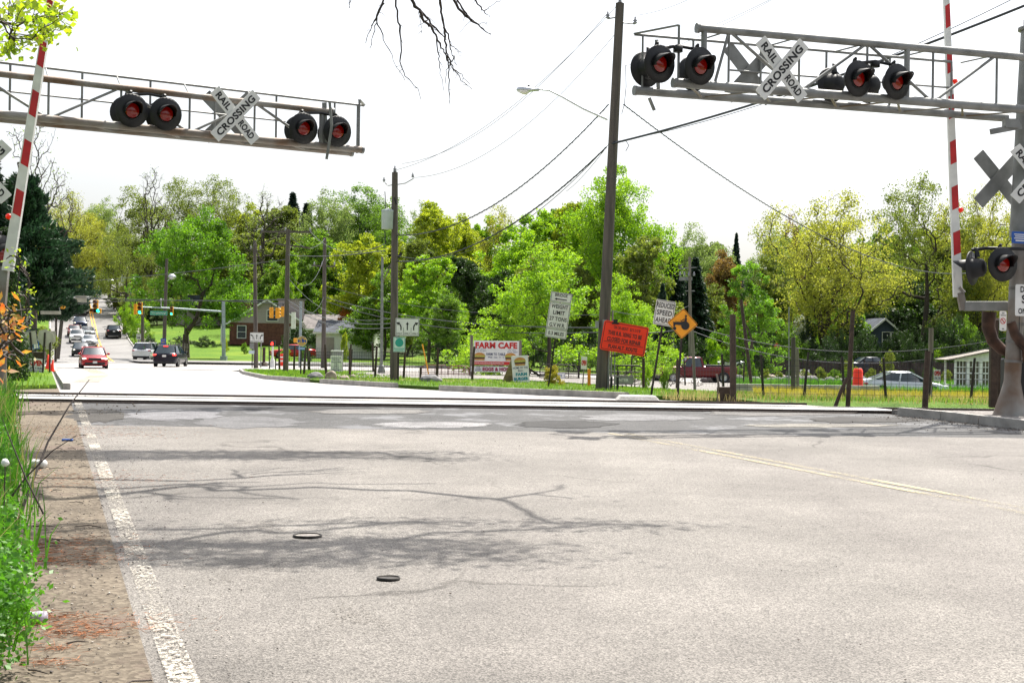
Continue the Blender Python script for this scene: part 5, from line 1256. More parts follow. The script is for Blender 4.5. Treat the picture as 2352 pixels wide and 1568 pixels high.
def gable_front(t, w, d, ze, za, wall, gab, roof, ov=.4, x=0, y=0):
    """gable end faces -y"""
    m = MB(); m.box((x, y+d/2, ze/2), (w, d, ze)); m.build('wall', wall, t)
    m = MB(); m.prism([(x-w/2, ze),(x+w/2, ze),(x, za)], y+.01, y+d-.01); m.build('gable', gab, t)
    m = MB(); k = (za-ze)/(w/2)
    for s in (-1, 1):
        a = (x+s*(w/2+ov), ze-k*ov); b = (x, za)
        vs = [(a[0], y-ov, a[1]),(b[0], y-ov, b[1]),(b[0], y+d+ov, b[1]),(a[0], y+d+ov, a[1])]
        m.add([(p[0],p[1],p[2]+.02) for p in vs]+[(p[0],p[1],p[2]+.2) for p in vs], [(0,1,2,3),(7,6,5,4),(0,4,5,1),(3,2,6,7),(0,3,7,4),(1,5,6,2)])
    r = m.build('roof', roof, t)
    m = MB()
    for s in (-1, 1): m.bar((x+s*(w/2+ov), y-ov-.03, ze-k*ov+.08), (x, y-ov-.03, za+.08), .06, .2)
    m.build('fascia', M_trimw, r); return r
def gable_side(t, w, d, ze, za, wall, roof, ov=.4, x=0, y=0):
    """eaves face -y"""
    m = MB(); m.box((x, y+d/2, ze/2), (w, d, ze)); m.build('wall', wall, t)
    m = MB(); m.add([(x-w/2,y,ze),(x-w/2,y+d,ze),(x-w/2,y+d/2,za),(x+w/2,y,ze),(x+w/2,y+d,ze),(x+w/2,y+d/2,za)], [(0,2,1),(3,4,5)]); m.build('gable', wall, t)
    m = MB(); k = (za-ze)/(d/2)
    for s, yy in ((-1, y-ov), (1, y+d+ov)):
        a = (yy, ze-k*ov); vs = [(x-w/2-ov, a[0], a[1]),(x+w/2+ov, a[0], a[1]),(x+w/2+ov, y+d/2, za),(x-w/2-ov, y+d/2, za)]
        m.add([(p[0],p[1],p[2]+.02) for p in vs]+[(p[0],p[1],p[2]+.2) for p in vs], [(0,1,2,3),(7,6,5,4),(0,4,5,1),(3,2,6,7),(0,3,7,4),(1,5,6,2)])
    r = m.build('roof', roof, t)
    m = MB(); m.box((x, y-ov-.04, ze-k*ov+.1), (w+2*ov, .08, .18)); m.build('gutter', M_trimw, r); return r
b = P(612, 792, 180); t = thing('brick_house', 'brick bungalow with grey gable, dormer, brown chimney behind the hanging signals', 'house', b, (0,0,radians(10)))
u = 180/FPX
gable_front(t, 9.2, 11, 2.75, 5.6, M_brick, M_side, M_roof, .5)
win(t, 1.6-.9, 3.7, 1.3, 1.3, -.05); win(t, -3.1, 1.6, 1.0, 1.5, -.05); win(t, 3.4, 1.5, .9, 1.6, -.05)
m = MB(); m.box((3.1, 4.5, 4.6), (3.2, 6, 2.4)); m.build('dormer', M_side, t); MB().box((3.1,4.5,5.85), (3.6,6.4,.15)).build('dormer_roof', M_roof, t)
m = MB(); m.box((-2.7, 3, 5.2), (1.5, .9, 3.4)); ch = m.build('chimney', M_brick, t); MB().box((-2.7,3,6.95), (1.6,1,.12)).build('chimney_cap', M_dark, ch)
m = MB(); m.box((6.6, 3.5, 1.35), (4.4, 5, 2.7)); m.build('side_wing', M_side, t)
m = MB(); m.prism([(4.4,2.7),(8.9,2.7),(6.65,3.9)], .8, 6.2); m.build('wing_roof', M_roof, t)
MB().box((6.9,.96,1.2), (.9,.08,2.1)).build('door', M_winglass, t); win(t, 5.2, 1.6, .7, 1.2, .95)
m = MB(); m.prism([(-5.9,2.55),(-4.5,2.95),(-4.5,3.05),(-5.9,2.65)], -.4, 3.5); m.build('porch_roof', M_roof, t)
m = MB()
for y in (-.2, 1.4, 3): m.box((-5.6, y, 1.3), (.14,.14,2.6))
m.box((-5.6,1.4,.5), (.06,3.2,.08)); m.box((-5.6,1.4,.9), (.06,3.2,.08)); m.build('porch_post', M_trimw, t)
b = P(588, 735, 215); b.z = P(588, 790, 215).z-.8; t = thing('beige_house', 'beige two storey house with tall brown chimney behind the brick bungalow', 'house', b, (0,0,radians(14)))
gable_front(t, 9, 9, 6.0, 9.6, M_beige, M_beige, M_roof, .4)
m = MB(); m.box((-4.2, -.5, 5.1), (1.5, 1, 10.2)); ch = m.build('chimney', M_brick, t); MB().box((-4.2,-.5,10.25), (1.7,1.2,.12)).build('chimney_cap', M_trimw, ch)
win(t, 0, 6.6, 1.2, 1.0, -.05); m = MB(); m.box((-.7,-1.2,3), (1.6,2.2,6)); m.build('bay', M_trimw, t); win(t, -2.8, 4.4, .9, 1.2, -.05)
m = MB(); m.prism([(-12,5.8),(-4.5,5.8),(-4.5,6.6),(-6,8),(-10.5,8)], 1, 7); m.build('side_roof', M_roofb, t); MB().box((-8.2,4,2.9), (7,6,5.8)).build('side_wing', M_side, t)
b = P(792, 789, 152); b.z = zg(b.x, b.y); t = thing('garage', 'low white garage with dark blue roof in front of the woods', 'garage', b, (0,0,radians(-4)))
hh = P(792, 764, 152).z-b.z; hr = P(792, 743, 152).z-b.z
gable_side(t, 6.2, 5, hh, hr+.2, M_trimw, M_roofb, .3)
m = MB(); m.box((1.4,-.03,hh*.42), (2.6,.06,hh*.75)); m.build('garage_door', M_sign, t); MB().box((-1.6,-.03,hh*.42), (.9,.06,hh*.8)).build('door', M_side, t)
b = P(750, 789, 170); b.z = zg(b.x, b.y); t = thing('shed', 'long grey roofed shed behind the white garage', 'shed', b)
gable_side(t, 5.4, 5, P(0,745,170).z-b.z, P(750,725,170).z-b.z, M_side, M_roof, .3); win(t, -1.5, 1.8, .8, .8, -.05)
b = P(1672, 806, 225); t = thing('ranch_house', 'tan ranch house with brown roof behind the tractor sign', 'house', b, (0,0,radians(-3)))
u = 225/FPX; gable_side(t, 150*u, 9, 44*u, 84*u, M_beige, M_roofd, .5)
win(t, -48*u, 26*u, 1.0, 1.6, -.05); win(t, -29*u, 24*u, 1.5, 1.7, -.05); win(t, 30*u, 26*u, 1.4, 1.4, -.05); m = MB(); m.box((-38*u,-.2,20*u), (.15,.15,40*u)); m.box((-54*u,-.2,20*u), (.15,.15,40*u)); m.build('porch_post', M_trimw, t); MB().box((-5*u,-.04,15*u), (1.0,.06,2.1)).build('door', M_trimw, t)
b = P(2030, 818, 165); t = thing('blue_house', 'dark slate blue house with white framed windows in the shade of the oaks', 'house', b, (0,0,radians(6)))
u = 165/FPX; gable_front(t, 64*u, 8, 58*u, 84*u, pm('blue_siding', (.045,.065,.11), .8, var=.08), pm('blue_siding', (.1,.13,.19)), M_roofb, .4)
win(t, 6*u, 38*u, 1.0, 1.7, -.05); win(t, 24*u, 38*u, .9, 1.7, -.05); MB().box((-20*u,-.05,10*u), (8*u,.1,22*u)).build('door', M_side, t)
b = P(1836, 800, 250); t = thing('white_house', 'small pale house glimpsed behind the pink shrub', 'house', b); gable_side(t, 4.5, 5, 3.0, 4.6, M_trimw, M_roof, .3); win(t, 0, 1.7, .9, 1.1, -.05)
b = P(1782, 640, 270); b.z = P(1782, 720, 270).z; t = thing('hill_house', 'dark roofed house corner between the maple and the yellow oak', 'house', b, (0,0,radians(20))); gable_side(t, 8, 7, 5.2, 8.4, M_side, M_roofb, .4); win(t, -1, 3.4, 1, 1.3, -.05)
# window booth
t, b, k = signthing('window_booth', 'white garden booth made of old paned windows with slanting roof', 2237, 897, 0, 'booth', Y=80, yaw=-3); u = 1/k
z0 = 12*u; H_ = 62*u; W_ = 88*u; M_bw = pm('booth_white', (.8,.8,.84), .6, var=.08)
MB().box((0,1.1,z0*.4), (W_*.9,1.8,z0*.8)).build('base', M_woodgrey, t)
fr = MB(); fr.box((0,0,z0+.05), (W_,.1,.12)); fr.box((0,0,z0+H_), (W_,.1,.1))
for i in range(4): fr.box((-W_/2+W_*i/3*.99+.02,-.01,z0+H_/2), (.13 if i in (1,2) else .1,.09,H_))
fr.box((-W_/2+.02,1.1,z0+.05), (.1,2.2,.12)); fr.box((-W_/2+.02,2.2,z0+H_/2), (.1,.1,H_)); fr.build('frame', M_bw, t)
for i in range(3):
    cx_ = -W_/2+W_*(i+.5)/3; ww = W_/3-.18
    m = MB()
    for j in range(4): m.box((cx_-ww/2+ww*j/3,.02,z0+H_/2), (.035,.04,H_-.1))
    for j in range(5): m.box((cx_,.021,z0+.1+(H_-.15)*j/4), (ww,.04,.04 if j != 2 else .08))
    o = m.build('window', M_bw, t); MB().box((cx_,.06,z0+H_/2), (ww,.01,H_-.1)).build('pane', pm('booth_glass', (.16,.14,.13), .1, var=.3, scale=1.5), o)
    MB().box((cx_,.3,z0+.3), (ww*.7,.2,.3)).build('flower_box', M_txtred if i != 1 else M_navy, t)
m = MB(); a_ = (-W_/2-.55, z0+H_+.02); c_ = (W_/2, z0+H_+25*u); m.prism([a_, (a_[0]+.1, a_[1]-.06), (c_[0], c_[1]-.1), c_], -.4, 2.4); m.build('roof', M_woodgrey, t)
m = MB(); m.prism([(-W_/2, z0+H_+.03), (W_/2, z0+H_+.03), (W_/2, z0+H_+22*u)], .0, .06); m.build('gable', M_bw, t)
# ================= fences =================
def pipe_gate(x0, x1, ytop, ybot, Y, lab, n=6, mat=None):
    M_mar = mat or pm('maroon_pipe', (.16,.035,.03), .5, var=.2)
    a = P(x0, ybot, Y); c = P(x1, ybot, Y); top = P(x0, ytop, Y).z; t = thing('pipe_gate', lab, 'gate', a, group='farm pipe gates'); H_ = top-a.z; W_ = c.x-a.x
    m = MB(); m.tube([(0,0,0),(0,0,H_-.15),(.15,0,H_),(W_-.15,0,H_),(W_,0,H_-.15),(W_,0,0)], .03, 6); m.build('outer_frame', M_mar, t)
    m = MB()
    for i in range(n): m.tube([(0,0,.02+(H_-.1)*i/n),(W_,0,.02+(H_-.1)*i/n)], .02, 5)
    m.build('rail', M_mar, t)
    m = MB()
    for i in range(1, 4): m.tube([(W_*i/4,0,0),(W_*i/4,0,H_)], .018, 5)
    m.build('upright', M_mar, t)
pipe_gate(968, 1029, 838, 867, 79, 'left maroon pipe gate behind the yellow guy guard')
pipe_gate(1029, 1078, 840, 867, 77, 'maroon pipe gate left of the farm cafe board')
pipe_gate(1240, 1328, 837, 868, 72, 'dark pipe gate behind the weight limit sign', mat=M_rustpost)
pipe_gate(1398, 1478, 839, 892, 53, 'large dark pipe gate behind the orange sign stand', 5, M_rustpost)
t, b, k = signthing('gate_sign', 'small grey sign hung on the large pipe gate', 1430, 880, 0, Y=52.5); u = 1/k
sb(t, 3*u, (880-854)*u, 44*u, 17*u, M_galv, border=None, lines=(('ENTER', -3*u, 0, 7*u, 26*u, .02),), tm=M_sign, y=-.06); upost(t, 14*u, .05)
t, b, k = signthing('arched_sign', 'low pale arched sign behind the golden shrub', 1277, 873, 0, Y=68); u = 1/k
sb(t, 3*u, 17*u, 36*u, 14*u, border=M_navy, lines=(('OPEN', 0, 0, 6*u, 20*u, .02),), tm=M_navy, r=.08); upost(t, 12*u, .05)
def wire_fence(lab, pts, hgt, n_post, lean_seed=1, mesh=True, name='wire_fence', pw=.035, mat=None):
    a = Vector(pts[0]); t = thing(name, lab, 'fence', a); rr = random.Random(lean_seed)
    segs = []; tot = sum((Vector(q)-Vector(p)).length for p, q in zip(pts, pts[1:]))
    def at(d):
        for p, q in zip(pts, pts[1:]):
            L = (Vector(q)-Vector(p)).length
            if d <= L+1e-6: return Vector(p).lerp(Vector(q), d/L)
            d -= L
        return Vector(pts[-1])
    for i in range(n_post):
        p = at(tot*i/(n_post-1)*.9999); p.z = zg(p.x, p.y)+.08
        m = MB(); m.tube([p-a, p-a+Vector((rr.uniform(-.12,.12), rr.uniform(-.05,.05), hgt*rr.uniform(.95,1.15)))], [pw, pw*.8], 6); m.build('fence_post', mat or M_rustpost, t)
    if mesh:
        m = MB(); n = int(tot/.18)
        for i in range(n+1):
            p = at(tot*i/n*.9999); z = zg(p.x, p.y)+.08; q = Vector((p.x, p.y, z))-a
            m.add([q+Vector((-.004,0,0)), q+Vector((.004,0,0)), q+Vector((.004,0,hgt*.92)), q+Vector((-.004,0,hgt*.92))], [(0,1,2,3)])
        for k in range(8):
            for i in range(24):
                p = at(tot*i/24*.9999); q = at(tot*(i+1)/24*.9999); z = hgt*.9*k/7
                p = Vector((p.x, p.y, zg(p.x, p.y)+.08+z))-a; q = Vector((q.x, q.y, zg(q.x, q.y)+.08+z))-a
                m.add([p, q, q+Vector((0,0,.008)), p+Vector((0,0,.008))], [(0,1,2,3)])
        m.build('wire_mesh', M_wire, t)
    return t
gp = lambda x, y: (lambda g: (g.x, g.y, g.z))(G(x, y))
wire_fence('low rusty wire fence with leaning stakes along the track, right of the road', [(5.0,33.6,0),(6.6,33.2,0),(8.4,32.6,0),(11.2,32.0,0),(14,31.6,0)], 1.0, 11, 4)
wire_fence('wire fence with dark posts between the menu board and the transformer pole', [(-9.6,66,0),(-6.2,62,0),(-4.2,60,0),(-1.6,58,0)], 1.25, 7, 6, pw=.06, mat=M_post)
wire_fence('faint wire fence with thin dark posts behind the farm board', [(-13,92,0),(-4,86,0),(4,80,0),(12,74,0)], 1.4, 10, 9, pw=.05)
wire_fence('tall dark mesh enclosure behind the grey cabinet', [(-15.6,96,0),(-12.4,93,0),(-9,93,0)], 1.7, 6, 3, pw=.08, mat=M_post)
a = P(1770, 838, 121); a.z = zg(a.x, a.y); t = thing('board_fence', 'long dark brown fence in the shade behind the farm plot', 'fence', a); W_ = P(2200, 838, 121).x-a.x
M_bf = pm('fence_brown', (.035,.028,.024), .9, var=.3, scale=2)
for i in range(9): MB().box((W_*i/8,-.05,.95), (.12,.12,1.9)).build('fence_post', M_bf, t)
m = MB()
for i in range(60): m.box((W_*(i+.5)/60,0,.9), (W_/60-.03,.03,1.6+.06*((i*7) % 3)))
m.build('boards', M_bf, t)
t = thing('picket_fence', 'short dark picket fence left of the maple trunk', 'fence', P(365, 808, 140)); u = 140/FPX
m = MB()
for i in range(13): m.box((i*.23,0,.45), (.12,.04,.8+.1*(i % 2)))
m.build('picket', M_woodgrey, t); MB().box((1.4,.05,.5), (3,.04,.1)).build('rail', M_woodgrey, t)

# ================= rocks =================
def rock(x0, x1, y0, y1, lab, mat, seed=0):
    b = G((x0+x1)/2, y1); u = b.y/FPX; w = (x1-x0)*u; h = (y1-y0)*u
    m = MB(); m.ball((0,0,h*.25), 1, 14, (w/2, w*.38, h*.78), .22, seed)
    o = m.build('rock', mat); o.location = (b.x, b.y+w*.3, b.z+.08); tag(o, lab, 'rock', 'boulders on the grass verge')
    s = o.modifiers.new('s', 'SUBSURF'); s.levels = s.render_levels = 2
    tx = bpy.data.textures.new('c', 'CLOUDS'); tx.noise_scale = .35; d = o.modifiers.new('d', 'DISPLACE'); d.texture = tx; d.strength = h*.35
M_rk = pm('grey_rock', (.22,.21,.21), .9, var=0, col2=(.10,.10,.11), scale=3, bump=.8, bscale=12); M_rk2 = pm('tan_rock', (.42,.36,.29), .9, var=0, col2=(.2,.16,.13), scale=3, bump=.8, bscale=12)
rock(702,744,860,875,'wide grey boulder right of the club sign post', M_rk, 1); rock(744,774,857,877,'tan rounded boulder beside the menu board', M_rk2, 2)
rock(778,802,867,876,'small flat tan stone right of the menu board', M_rk2, 3); rock(802,818,865,873,'smallest pale stone at the right end of the stones', M_rk2, 4)
rock(961,1016,866,883,'large flat grey boulder at the foot of the guy guard', M_rk, 5); rock(1387,1406,888,902,'tan stone beside the tall pole foot', M_rk2, 6)
# low stone garden walls in the plot
def stone_row(x0, x1, y, Y, lab, seed):
    rr = random.Random(seed); a = P(x0, y, Y); a.z = zg(a.x, a.y)+.2; t = thing('stone_wall', lab, 'stone wall', a); m = MB(); x = 0; W_ = P(x1, y, Y).x-a.x
    while x < W_:
        r = rr.uniform(.2,.5); m.ball((x, rr.uniform(-.2,.2), r*.4), r, 8, (1.3,.9,.75), .3, rr.random()); x += r*1.9
    m.build('stones', M_rk if seed % 2 else M_rk2, t)
stone_row(1620, 2000, 858, 100, 'low row of rough stones across the farm plot', 3); stone_row(1710, 1960, 848, 112, 'farther row of rough stones in the farm plot', 6)
b = P(1783, 882, 50); b.z = zg(b.x, b.y)+.1; m = MB(); m.box((1.0,0,.28), (5.2,.25,.3)); o = m.build('raised_bed_wall', M_conc); o.location = b; tag(o, 'long low concrete bed edge in the farm plot', 'bed edge')
# ================= vegetation =================
def np_mesh(name, V, F, mat, nv=4):
    me = bpy.data.meshes.new(name); V = np.asarray(V, np.float32).reshape(-1, 3); F = np.asarray(F, np.int32)
    me.vertices.add(len(V)); me.vertices.foreach_set('co', V.ravel())
    me.loops.add(F.size); me.loops.foreach_set('vertex_index', F.ravel())
    me.polygons.add(len(F)); me.polygons.foreach_set('loop_start', np.arange(0, F.size, F.shape[1], dtype=np.int32)); me.polygons.foreach_set('loop_total', np.full(len(F), F.shape[1], np.int32))
    me.update(calc_edges=True); me.materials.append(mat); return me
def mobj(name, me, parent=None): o = bpy.data.objects.new(name, me); return link(o, parent)
def cards(Cn, size, rng, asp=.55, flat=0.0, dirs=None):
    """leaf shaped rhombi around centres"""
    n = len(Cn); d = rng.normal(size=(n, 3)) if dirs is None else dirs + rng.normal(size=(n, 3))*.35
    if flat: d[:, 2] *= (1-flat)
    d /= np.linalg.norm(d, axis=1)[:, None]+1e-9
    e = rng.normal(size=(n, 3)); 
    e -= (e*d).sum(1)[:, None]*d; e /= np.linalg.norm(e, axis=1)[:, None]+1e-9
    s = (size*rng.uniform(.6, 1.35, n))[:, None]
    a = Cn - d*s*.5; c = Cn + d*s*.5; b = Cn + e*s*asp*.5; f = Cn - e*s*asp*.5
    V = np.stack([a, b, c, f], 1).reshape(-1, 3); F = np.arange(4*n).reshape(n, 4); return V, F
def skeleton(tips, trunk, rng, sub=2, jit=.12, pen=.35, r_tip=.012, flare=1.5, expo=2.2):
    nodes = [np.array(p, float) for p in trunk]; par = [-1]+list(range(len(trunk)-1)); plen = [0.0]
    for i in range(1, len(nodes)): plen.append(plen[-1]+np.linalg.norm(nodes[i]-nodes[i-1]))
    A = np.array(nodes); PL_ = np.array(plen); lo = 1
    root = nodes[-1]
    order = np.argsort(np.linalg.norm(tips-np.array(trunk[len(trunk)//2]), axis=1))
    ends = []
    for k in order:
        tp = tips[k]; d = np.linalg.norm(A-tp, axis=1)
        cost = d + pen*PL_ + np.where(A[:, 2] > tp[2]+.05*abs(tp[2]), d*.8, 0); cost[:lo] += 1e3
        j = int(np.argmin(cost)); p = A[j]; L = d[j]; prev = j
        for q in range(1, sub+2):
            f = q/(sub+1); pos = p+(tp-p)*f
            if q <= sub: pos = pos+rng.normal(size=3)*jit*L*.5 + np.array([0, 0, .06*L*sin(pi*f)])
            nodes.append(pos); par.append(prev); plen.append(plen[prev]+L/(sub+1)); prev = len(nodes)-1
        ends.append(prev); A = np.array(nodes); PL_ = np.array(plen)
    n = len(nodes); rad = np.zeros(n); ch = [[] for _ in range(n)]
    for i in range(n):
        if par[i] >= 0: ch[par[i]].append(i)
    for i in range(n-1, -1, -1):
        rad[i] = r_tip if not ch[i] else sum(rad[c]**expo for c in ch[i])**(1/expo)
    return A, np.array(par), rad, ends
def skel_mesh(name, A, par, rad, mat, minr=.0, k=5, rmax=None, thick=1.0):
    V = []; F = []; 
    for i in range(1, len(A)):
        p = par[i]
        if rad[i] < minr: continue
        a = A[p]; b = A[i]; d = b-a; L = np.linalg.norm(d)
        if L < 1e-6: continue
        d = d/L; up = np.array([0, 0, 1.]) if abs(d[2]) < .9 else np.array([1., 0, 0]); x = np.cross(d, up); x /= np.linalg.norm(x); y = np.cross(d, x)
        ra = min(rad[p], rad[i]*1.35)*thick; rb = rad[i]*thick
        if rmax: ra = min(ra, rmax*1.3); rb = min(rb, rmax)
        kk = 8 if ra > .08 else (5 if ra > .03 else 3); base = len(V)
        for r, c in ((ra, a), (rb, b)):
            for q in range(kk): an = 2*pi*q/kk; V.append(c+(x*cos(an)+y*sin(an))*r)
        for q in range(kk): F.append((base+q, base+(q+1) % kk, base+kk+(q+1) % kk, base+kk+q))
    return np_mesh(name, V, F, mat)
def crown_tips(H, W, n, rng, base=.25, lobes=8, shape='round', fill=.5, lob=(.20,.34)):
    """uneven envelope made of overlapping lobes"""
    zc = H*(base+1)/2; rz = H*(1-base)/2; out = []
    cs = []
    for i in range(lobes):
        while True:
            p = rng.uniform(-1, 1, 3)
            if np.linalg.norm(p) < 1: break
        if shape == 'cone': z = rng.uniform(-1, .95); rr = (1-z)/2*.8; a = rng.uniform(0, 2*pi); p = np.array([rr*cos(a), rr*sin(a), z*.85])
        elif shape == 'vase': a = rng.uniform(0, 2*pi); z = rng.uniform(-.8, .85); rr = .3+.55*(z+1)/2; p = np.array([rr*cos(a)*rng.uniform(.2,1), rr*sin(a)*rng.uniform(.2,1), z])
        elif shape == 'egg': a = rng.uniform(0, 2*pi); z = rng.uniform(-.85, .9); rr = sqrt(max(0, 1-z*z))*(1.0-.35*z)*.72; p = np.array([rr*cos(a), rr*sin(a), z])
        else: p = p/np.linalg.norm(p)*rng.uniform(.35, .75)
        cs.append((p, rng.uniform(*lob)))
    cs.append((np.array([0, 0, .72]), .25)); cs.append((np.array([0, 0, .1]), .4))
    ws = np.array([c[1]**2 for c in cs]); ws /= ws.sum()
    for i in range(n):
        p, r = cs[rng.choice(len(cs), p=ws)]
        q = rng.normal(size=3); q /= np.linalg.norm(q); q = p+q*r*rng.uniform(fill, 1)**.5*1.15
        out.append([q[0]*W/2*1.2, q[1]*W/2*1.2, max(H*base*.8, zc+q[2]*rz)])
    return np.array(out)
def broadleaf(H, W, n_tips, n_leaf, lsize, seed, base=.25, shape='round', lobes=9, clump=None, trunk_r=None, multi=1, jit=.15, r_tip=.014, leafiness=1, fill=.5, lob=(.20,.34), pen=.35, thick=1.0):
    rng = np.random.default_rng(seed); tips = crown_tips(H, W, n_tips, rng, base, lobes, shape, fill, lob)
    wob = rng.normal(size=2)*.02*H; tr = [(0, 0, -.3)]+[(wob[0]*t*t, wob[1]*t*t, H*f) for t, f in ((.3, base*.35), (.6, base*.75), (1, base*1.15), (1.2, base*1.15+.14), (1.1, base*1.15+.3))]
    A, par, rad, ends = skeleton(tips, tr, rng, jit=jit, r_tip=r_tip, pen=pen)
    k = (trunk_r or H*.016)/rad[1]; rad = rad*np.where(rad > .03, 1+(k-1)*np.clip((rad-.03)/(rad[1]-.03), 0, 1), 1)
    rad[0] = rad[1]*1.35
    tm = skel_mesh('trunk', A, par, rad, M_bark, thick=thick)
    if n_leaf <= 0: return tm, None
    E = A[ends]; E = np.concatenate([E, A[[par[e] for e in ends]]]); n = int(n_leaf); c = clump or W*.055
    # uneven clump density: some tips thick, some almost bare
    dens = rng.uniform(.15, 1, len(E))**1.5; dens /= dens.sum(); idx = rng.choice(len(E), n, p=dens)
    g = rng.normal(size=(n, 3)); g *= (rng.uniform(0, 1, n)**(1/3)/np.linalg.norm(g, axis=1))[:, None]
    pos = E[idx] + g*np.array([1.25, 1.25, .8])*c*rng.uniform(.7, 1.3, (len(E), 1))[idx]
    V, F = cards(pos, lsize, rng, .6, .25)
    return tm, np_mesh('crown', V, F, None if False else M_bark)
def conifer(H, W, seed, n_whorl=26, lsize=.35, droop=.25, per=7, base=.06, cards_per=26, pow_=.85, pine=False):
    rng = np.random.default_rng(seed); Vt = []; m = MB()
    m.tube([(0,0,-.2),(0,0,H*.5),(0,0,H*.98)], [H*.016, H*.010, .02], 8)
    Cn = []; Dr = []
    for i in range(n_whorl):
        f = base+(1-base)*(i+rng.uniform(-.3,.3))/n_whorl; z = H*min(.985, f); R = W/2*max(.03, (1-f))**pow_*rng.uniform(.75, 1.15)
        if pine: R = W/2*min(1, (1.03-f)*1.9)**.7*rng.uniform(.55, 1.15)
        a0 = rng.uniform(0, 2*pi)
        for k in range(per):
            a = a0+2*pi*k/per+rng.uniform(-.25,.25); r = R*rng.uniform(.7, 1.1); d = np.array([cos(a), sin(a), 0]); 
            end = np.array([0, 0, z])+d*r+np.array([0, 0, (-droop*r if not pine else rng.uniform(-.15,.22)*r)])
            m.tube([(0,0,z), tuple(end*.97+np.array([0,0,z])*.03)], [.035+.01*r, .01], 3, caps=False)
            nn = int(cards_per*(.35+r/(W/2)))
            t = rng.uniform(.12, 1.03, nn)**.75; side = rng.normal(size=nn)*(.16 if not pine else .2)*r*(1.15-t)+rng.normal(size=nn)*.08; dz = -abs(rng.normal(size=nn))*.10*r*.6 if not pine else rng.normal(size=nn)*.16
            px = np.array([-sin(a), cos(a), 0]); q = np.array([0,0,z])+(end-np.array([0,0,z]))*t[:, None]+px*side[:, None]; q[:, 2] += dz+rng.uniform(-.28, .28, nn)
            Cn.append(q); Dr.append(np.repeat([d*.8+np.array([0,0,-.5 if not pine else .35])], nn, 0)+px*side[:, None]/max(r, .1))
    V, F = cards(np.concatenate(Cn), lsize, rng, .3, 0, np.concatenate(Dr))
    return m.mesh('trunk'), np_mesh('crown', V, F, M_bark)

LM = dict(
 maple=leaf('leaf_fresh_green', (.05,.15,.006), (.22,.43,.014), .58, .6),
 lime=leaf('leaf_lime', (.13,.30,.008), (.38,.58,.018), .6, 1.1),
 yg=leaf('leaf_yellow_green', (.19,.27,.012), (.48,.54,.025), .6, .4),
 olive=leaf('leaf_olive', (.09,.14,.015), (.27,.33,.035), .6, .5),
 oak=leaf('leaf_young_oak', (.20,.23,.02), (.50,.52,.06), .6, .5),
 bud=leaf('leaf_bud', (.13,.20,.04), (.30,.40,.09), .6, .5),
 rust=leaf('leaf_rust', (.14,.09,.02), (.30,.19,.045), .5, .4),
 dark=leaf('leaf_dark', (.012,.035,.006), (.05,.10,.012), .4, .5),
 mid=leaf('leaf_mid_green', (.06,.14,.01), (.22,.38,.02), .6, .5),
 conf=leaf('needles', (.006,.022,.012), (.022,.06,.025), .25, .6),
 pine=leaf('pine_needles', (.008,.03,.013), (.035,.09,.034), .3, .5),
 red=leaf('leaf_red', (.35,.03,.03), (.6,.12,.12), .5, 1),
 orange=leaf('leaf_orange', (.4,.10,.01), (.6,.22,.02), .5, 1),
 white=leaf('blossom_white', (.4,.45,.3), (.7,.72,.6), .5, 1),
 gold=leaf('leaf_gold', (.2,.2,.01), (.45,.38,.03), .5, 3),
)
PROT = {}
def proto(key, H, W, meshes): PROT[key] = (H, W, meshes)
proto('b1', 16, 12, broadleaf(16, 12, 260, 30000, .33, 11, .12)); proto('b2', 16, 11, broadleaf(16, 11, 260, 30000, .33, 12, .10, 'egg')); proto('b3', 17, 10, broadleaf(17, 10, 250, 27000, .33, 13, .15, 'egg', lobes=12))
proto('b4', 15, 12, broadleaf(15, 12, 270, 32000, .33, 14, .06, lobes=14)); proto('a1', 18, 12, broadleaf(18, 12, 380, 20000, .24, 21, .2, 'egg', fill=.3, jit=.2)); proto('a2', 18, 11, broadleaf(18, 11, 380, 19000, .24, 22, .25, 'round', fill=.3, jit=.2, lobes=11))
proto('tall', 22, 15, broadleaf(22, 15, 520, 60000, .25, 29, .12, 'round', lobes=20, fill=.25, pen=.25, r_tip=.017))
proto('oak', 20, 18, broadleaf(20, 18, 460, 36000, .24, 24, .2, 'round', lobes=16, fill=.3, trunk_r=.55, r_tip=.03, jit=.2)); proto('oak2', 20, 15, broadleaf(20, 15, 460, 24000, .24, 25, .22, 'egg', lobes=14, fill=.2, trunk_r=.45, r_tip=.018, jit=.22))
proto('bare1', 18, 12, broadleaf(18, 12, 420, 900, .16, 31, .3, 'vase', fill=.1, jit=.2, r_tip=.02)); proto('bare2', 18, 9, broadleaf(18, 9, 260, 1200, .16, 32, .35, 'vase', fill=.1, jit=.28, r_tip=.024))
proto('maple', 14, 12, broadleaf(14, 12, 300, 34000, .24, 41, .16, 'egg', lobes=16, trunk_r=.4)); proto('near', 6.6, 7.6, broadleaf(6.6, 7.6, 330, 30000, .105, 42, .06, 'cone', lobes=18, clump=.30, trunk_r=.12, r_tip=.008, lob=(.16,.28)))
proto('umaple', 10, 5.6, broadleaf(10, 5.6, 220, 19000, .18, 43, .05, 'egg', lobes=12, trunk_r=.2)); proto('bush', 2.5, 4, broadleaf(2.5, 4, 110, 5200, .13, 51, .02, lobes=8, trunk_r=.05, r_tip=.006)); proto('bush2', 4, 6, broadleaf(4, 6, 140, 7500, .17, 52, .02, lobes=10, trunk_r=.07, r_tip=.008))
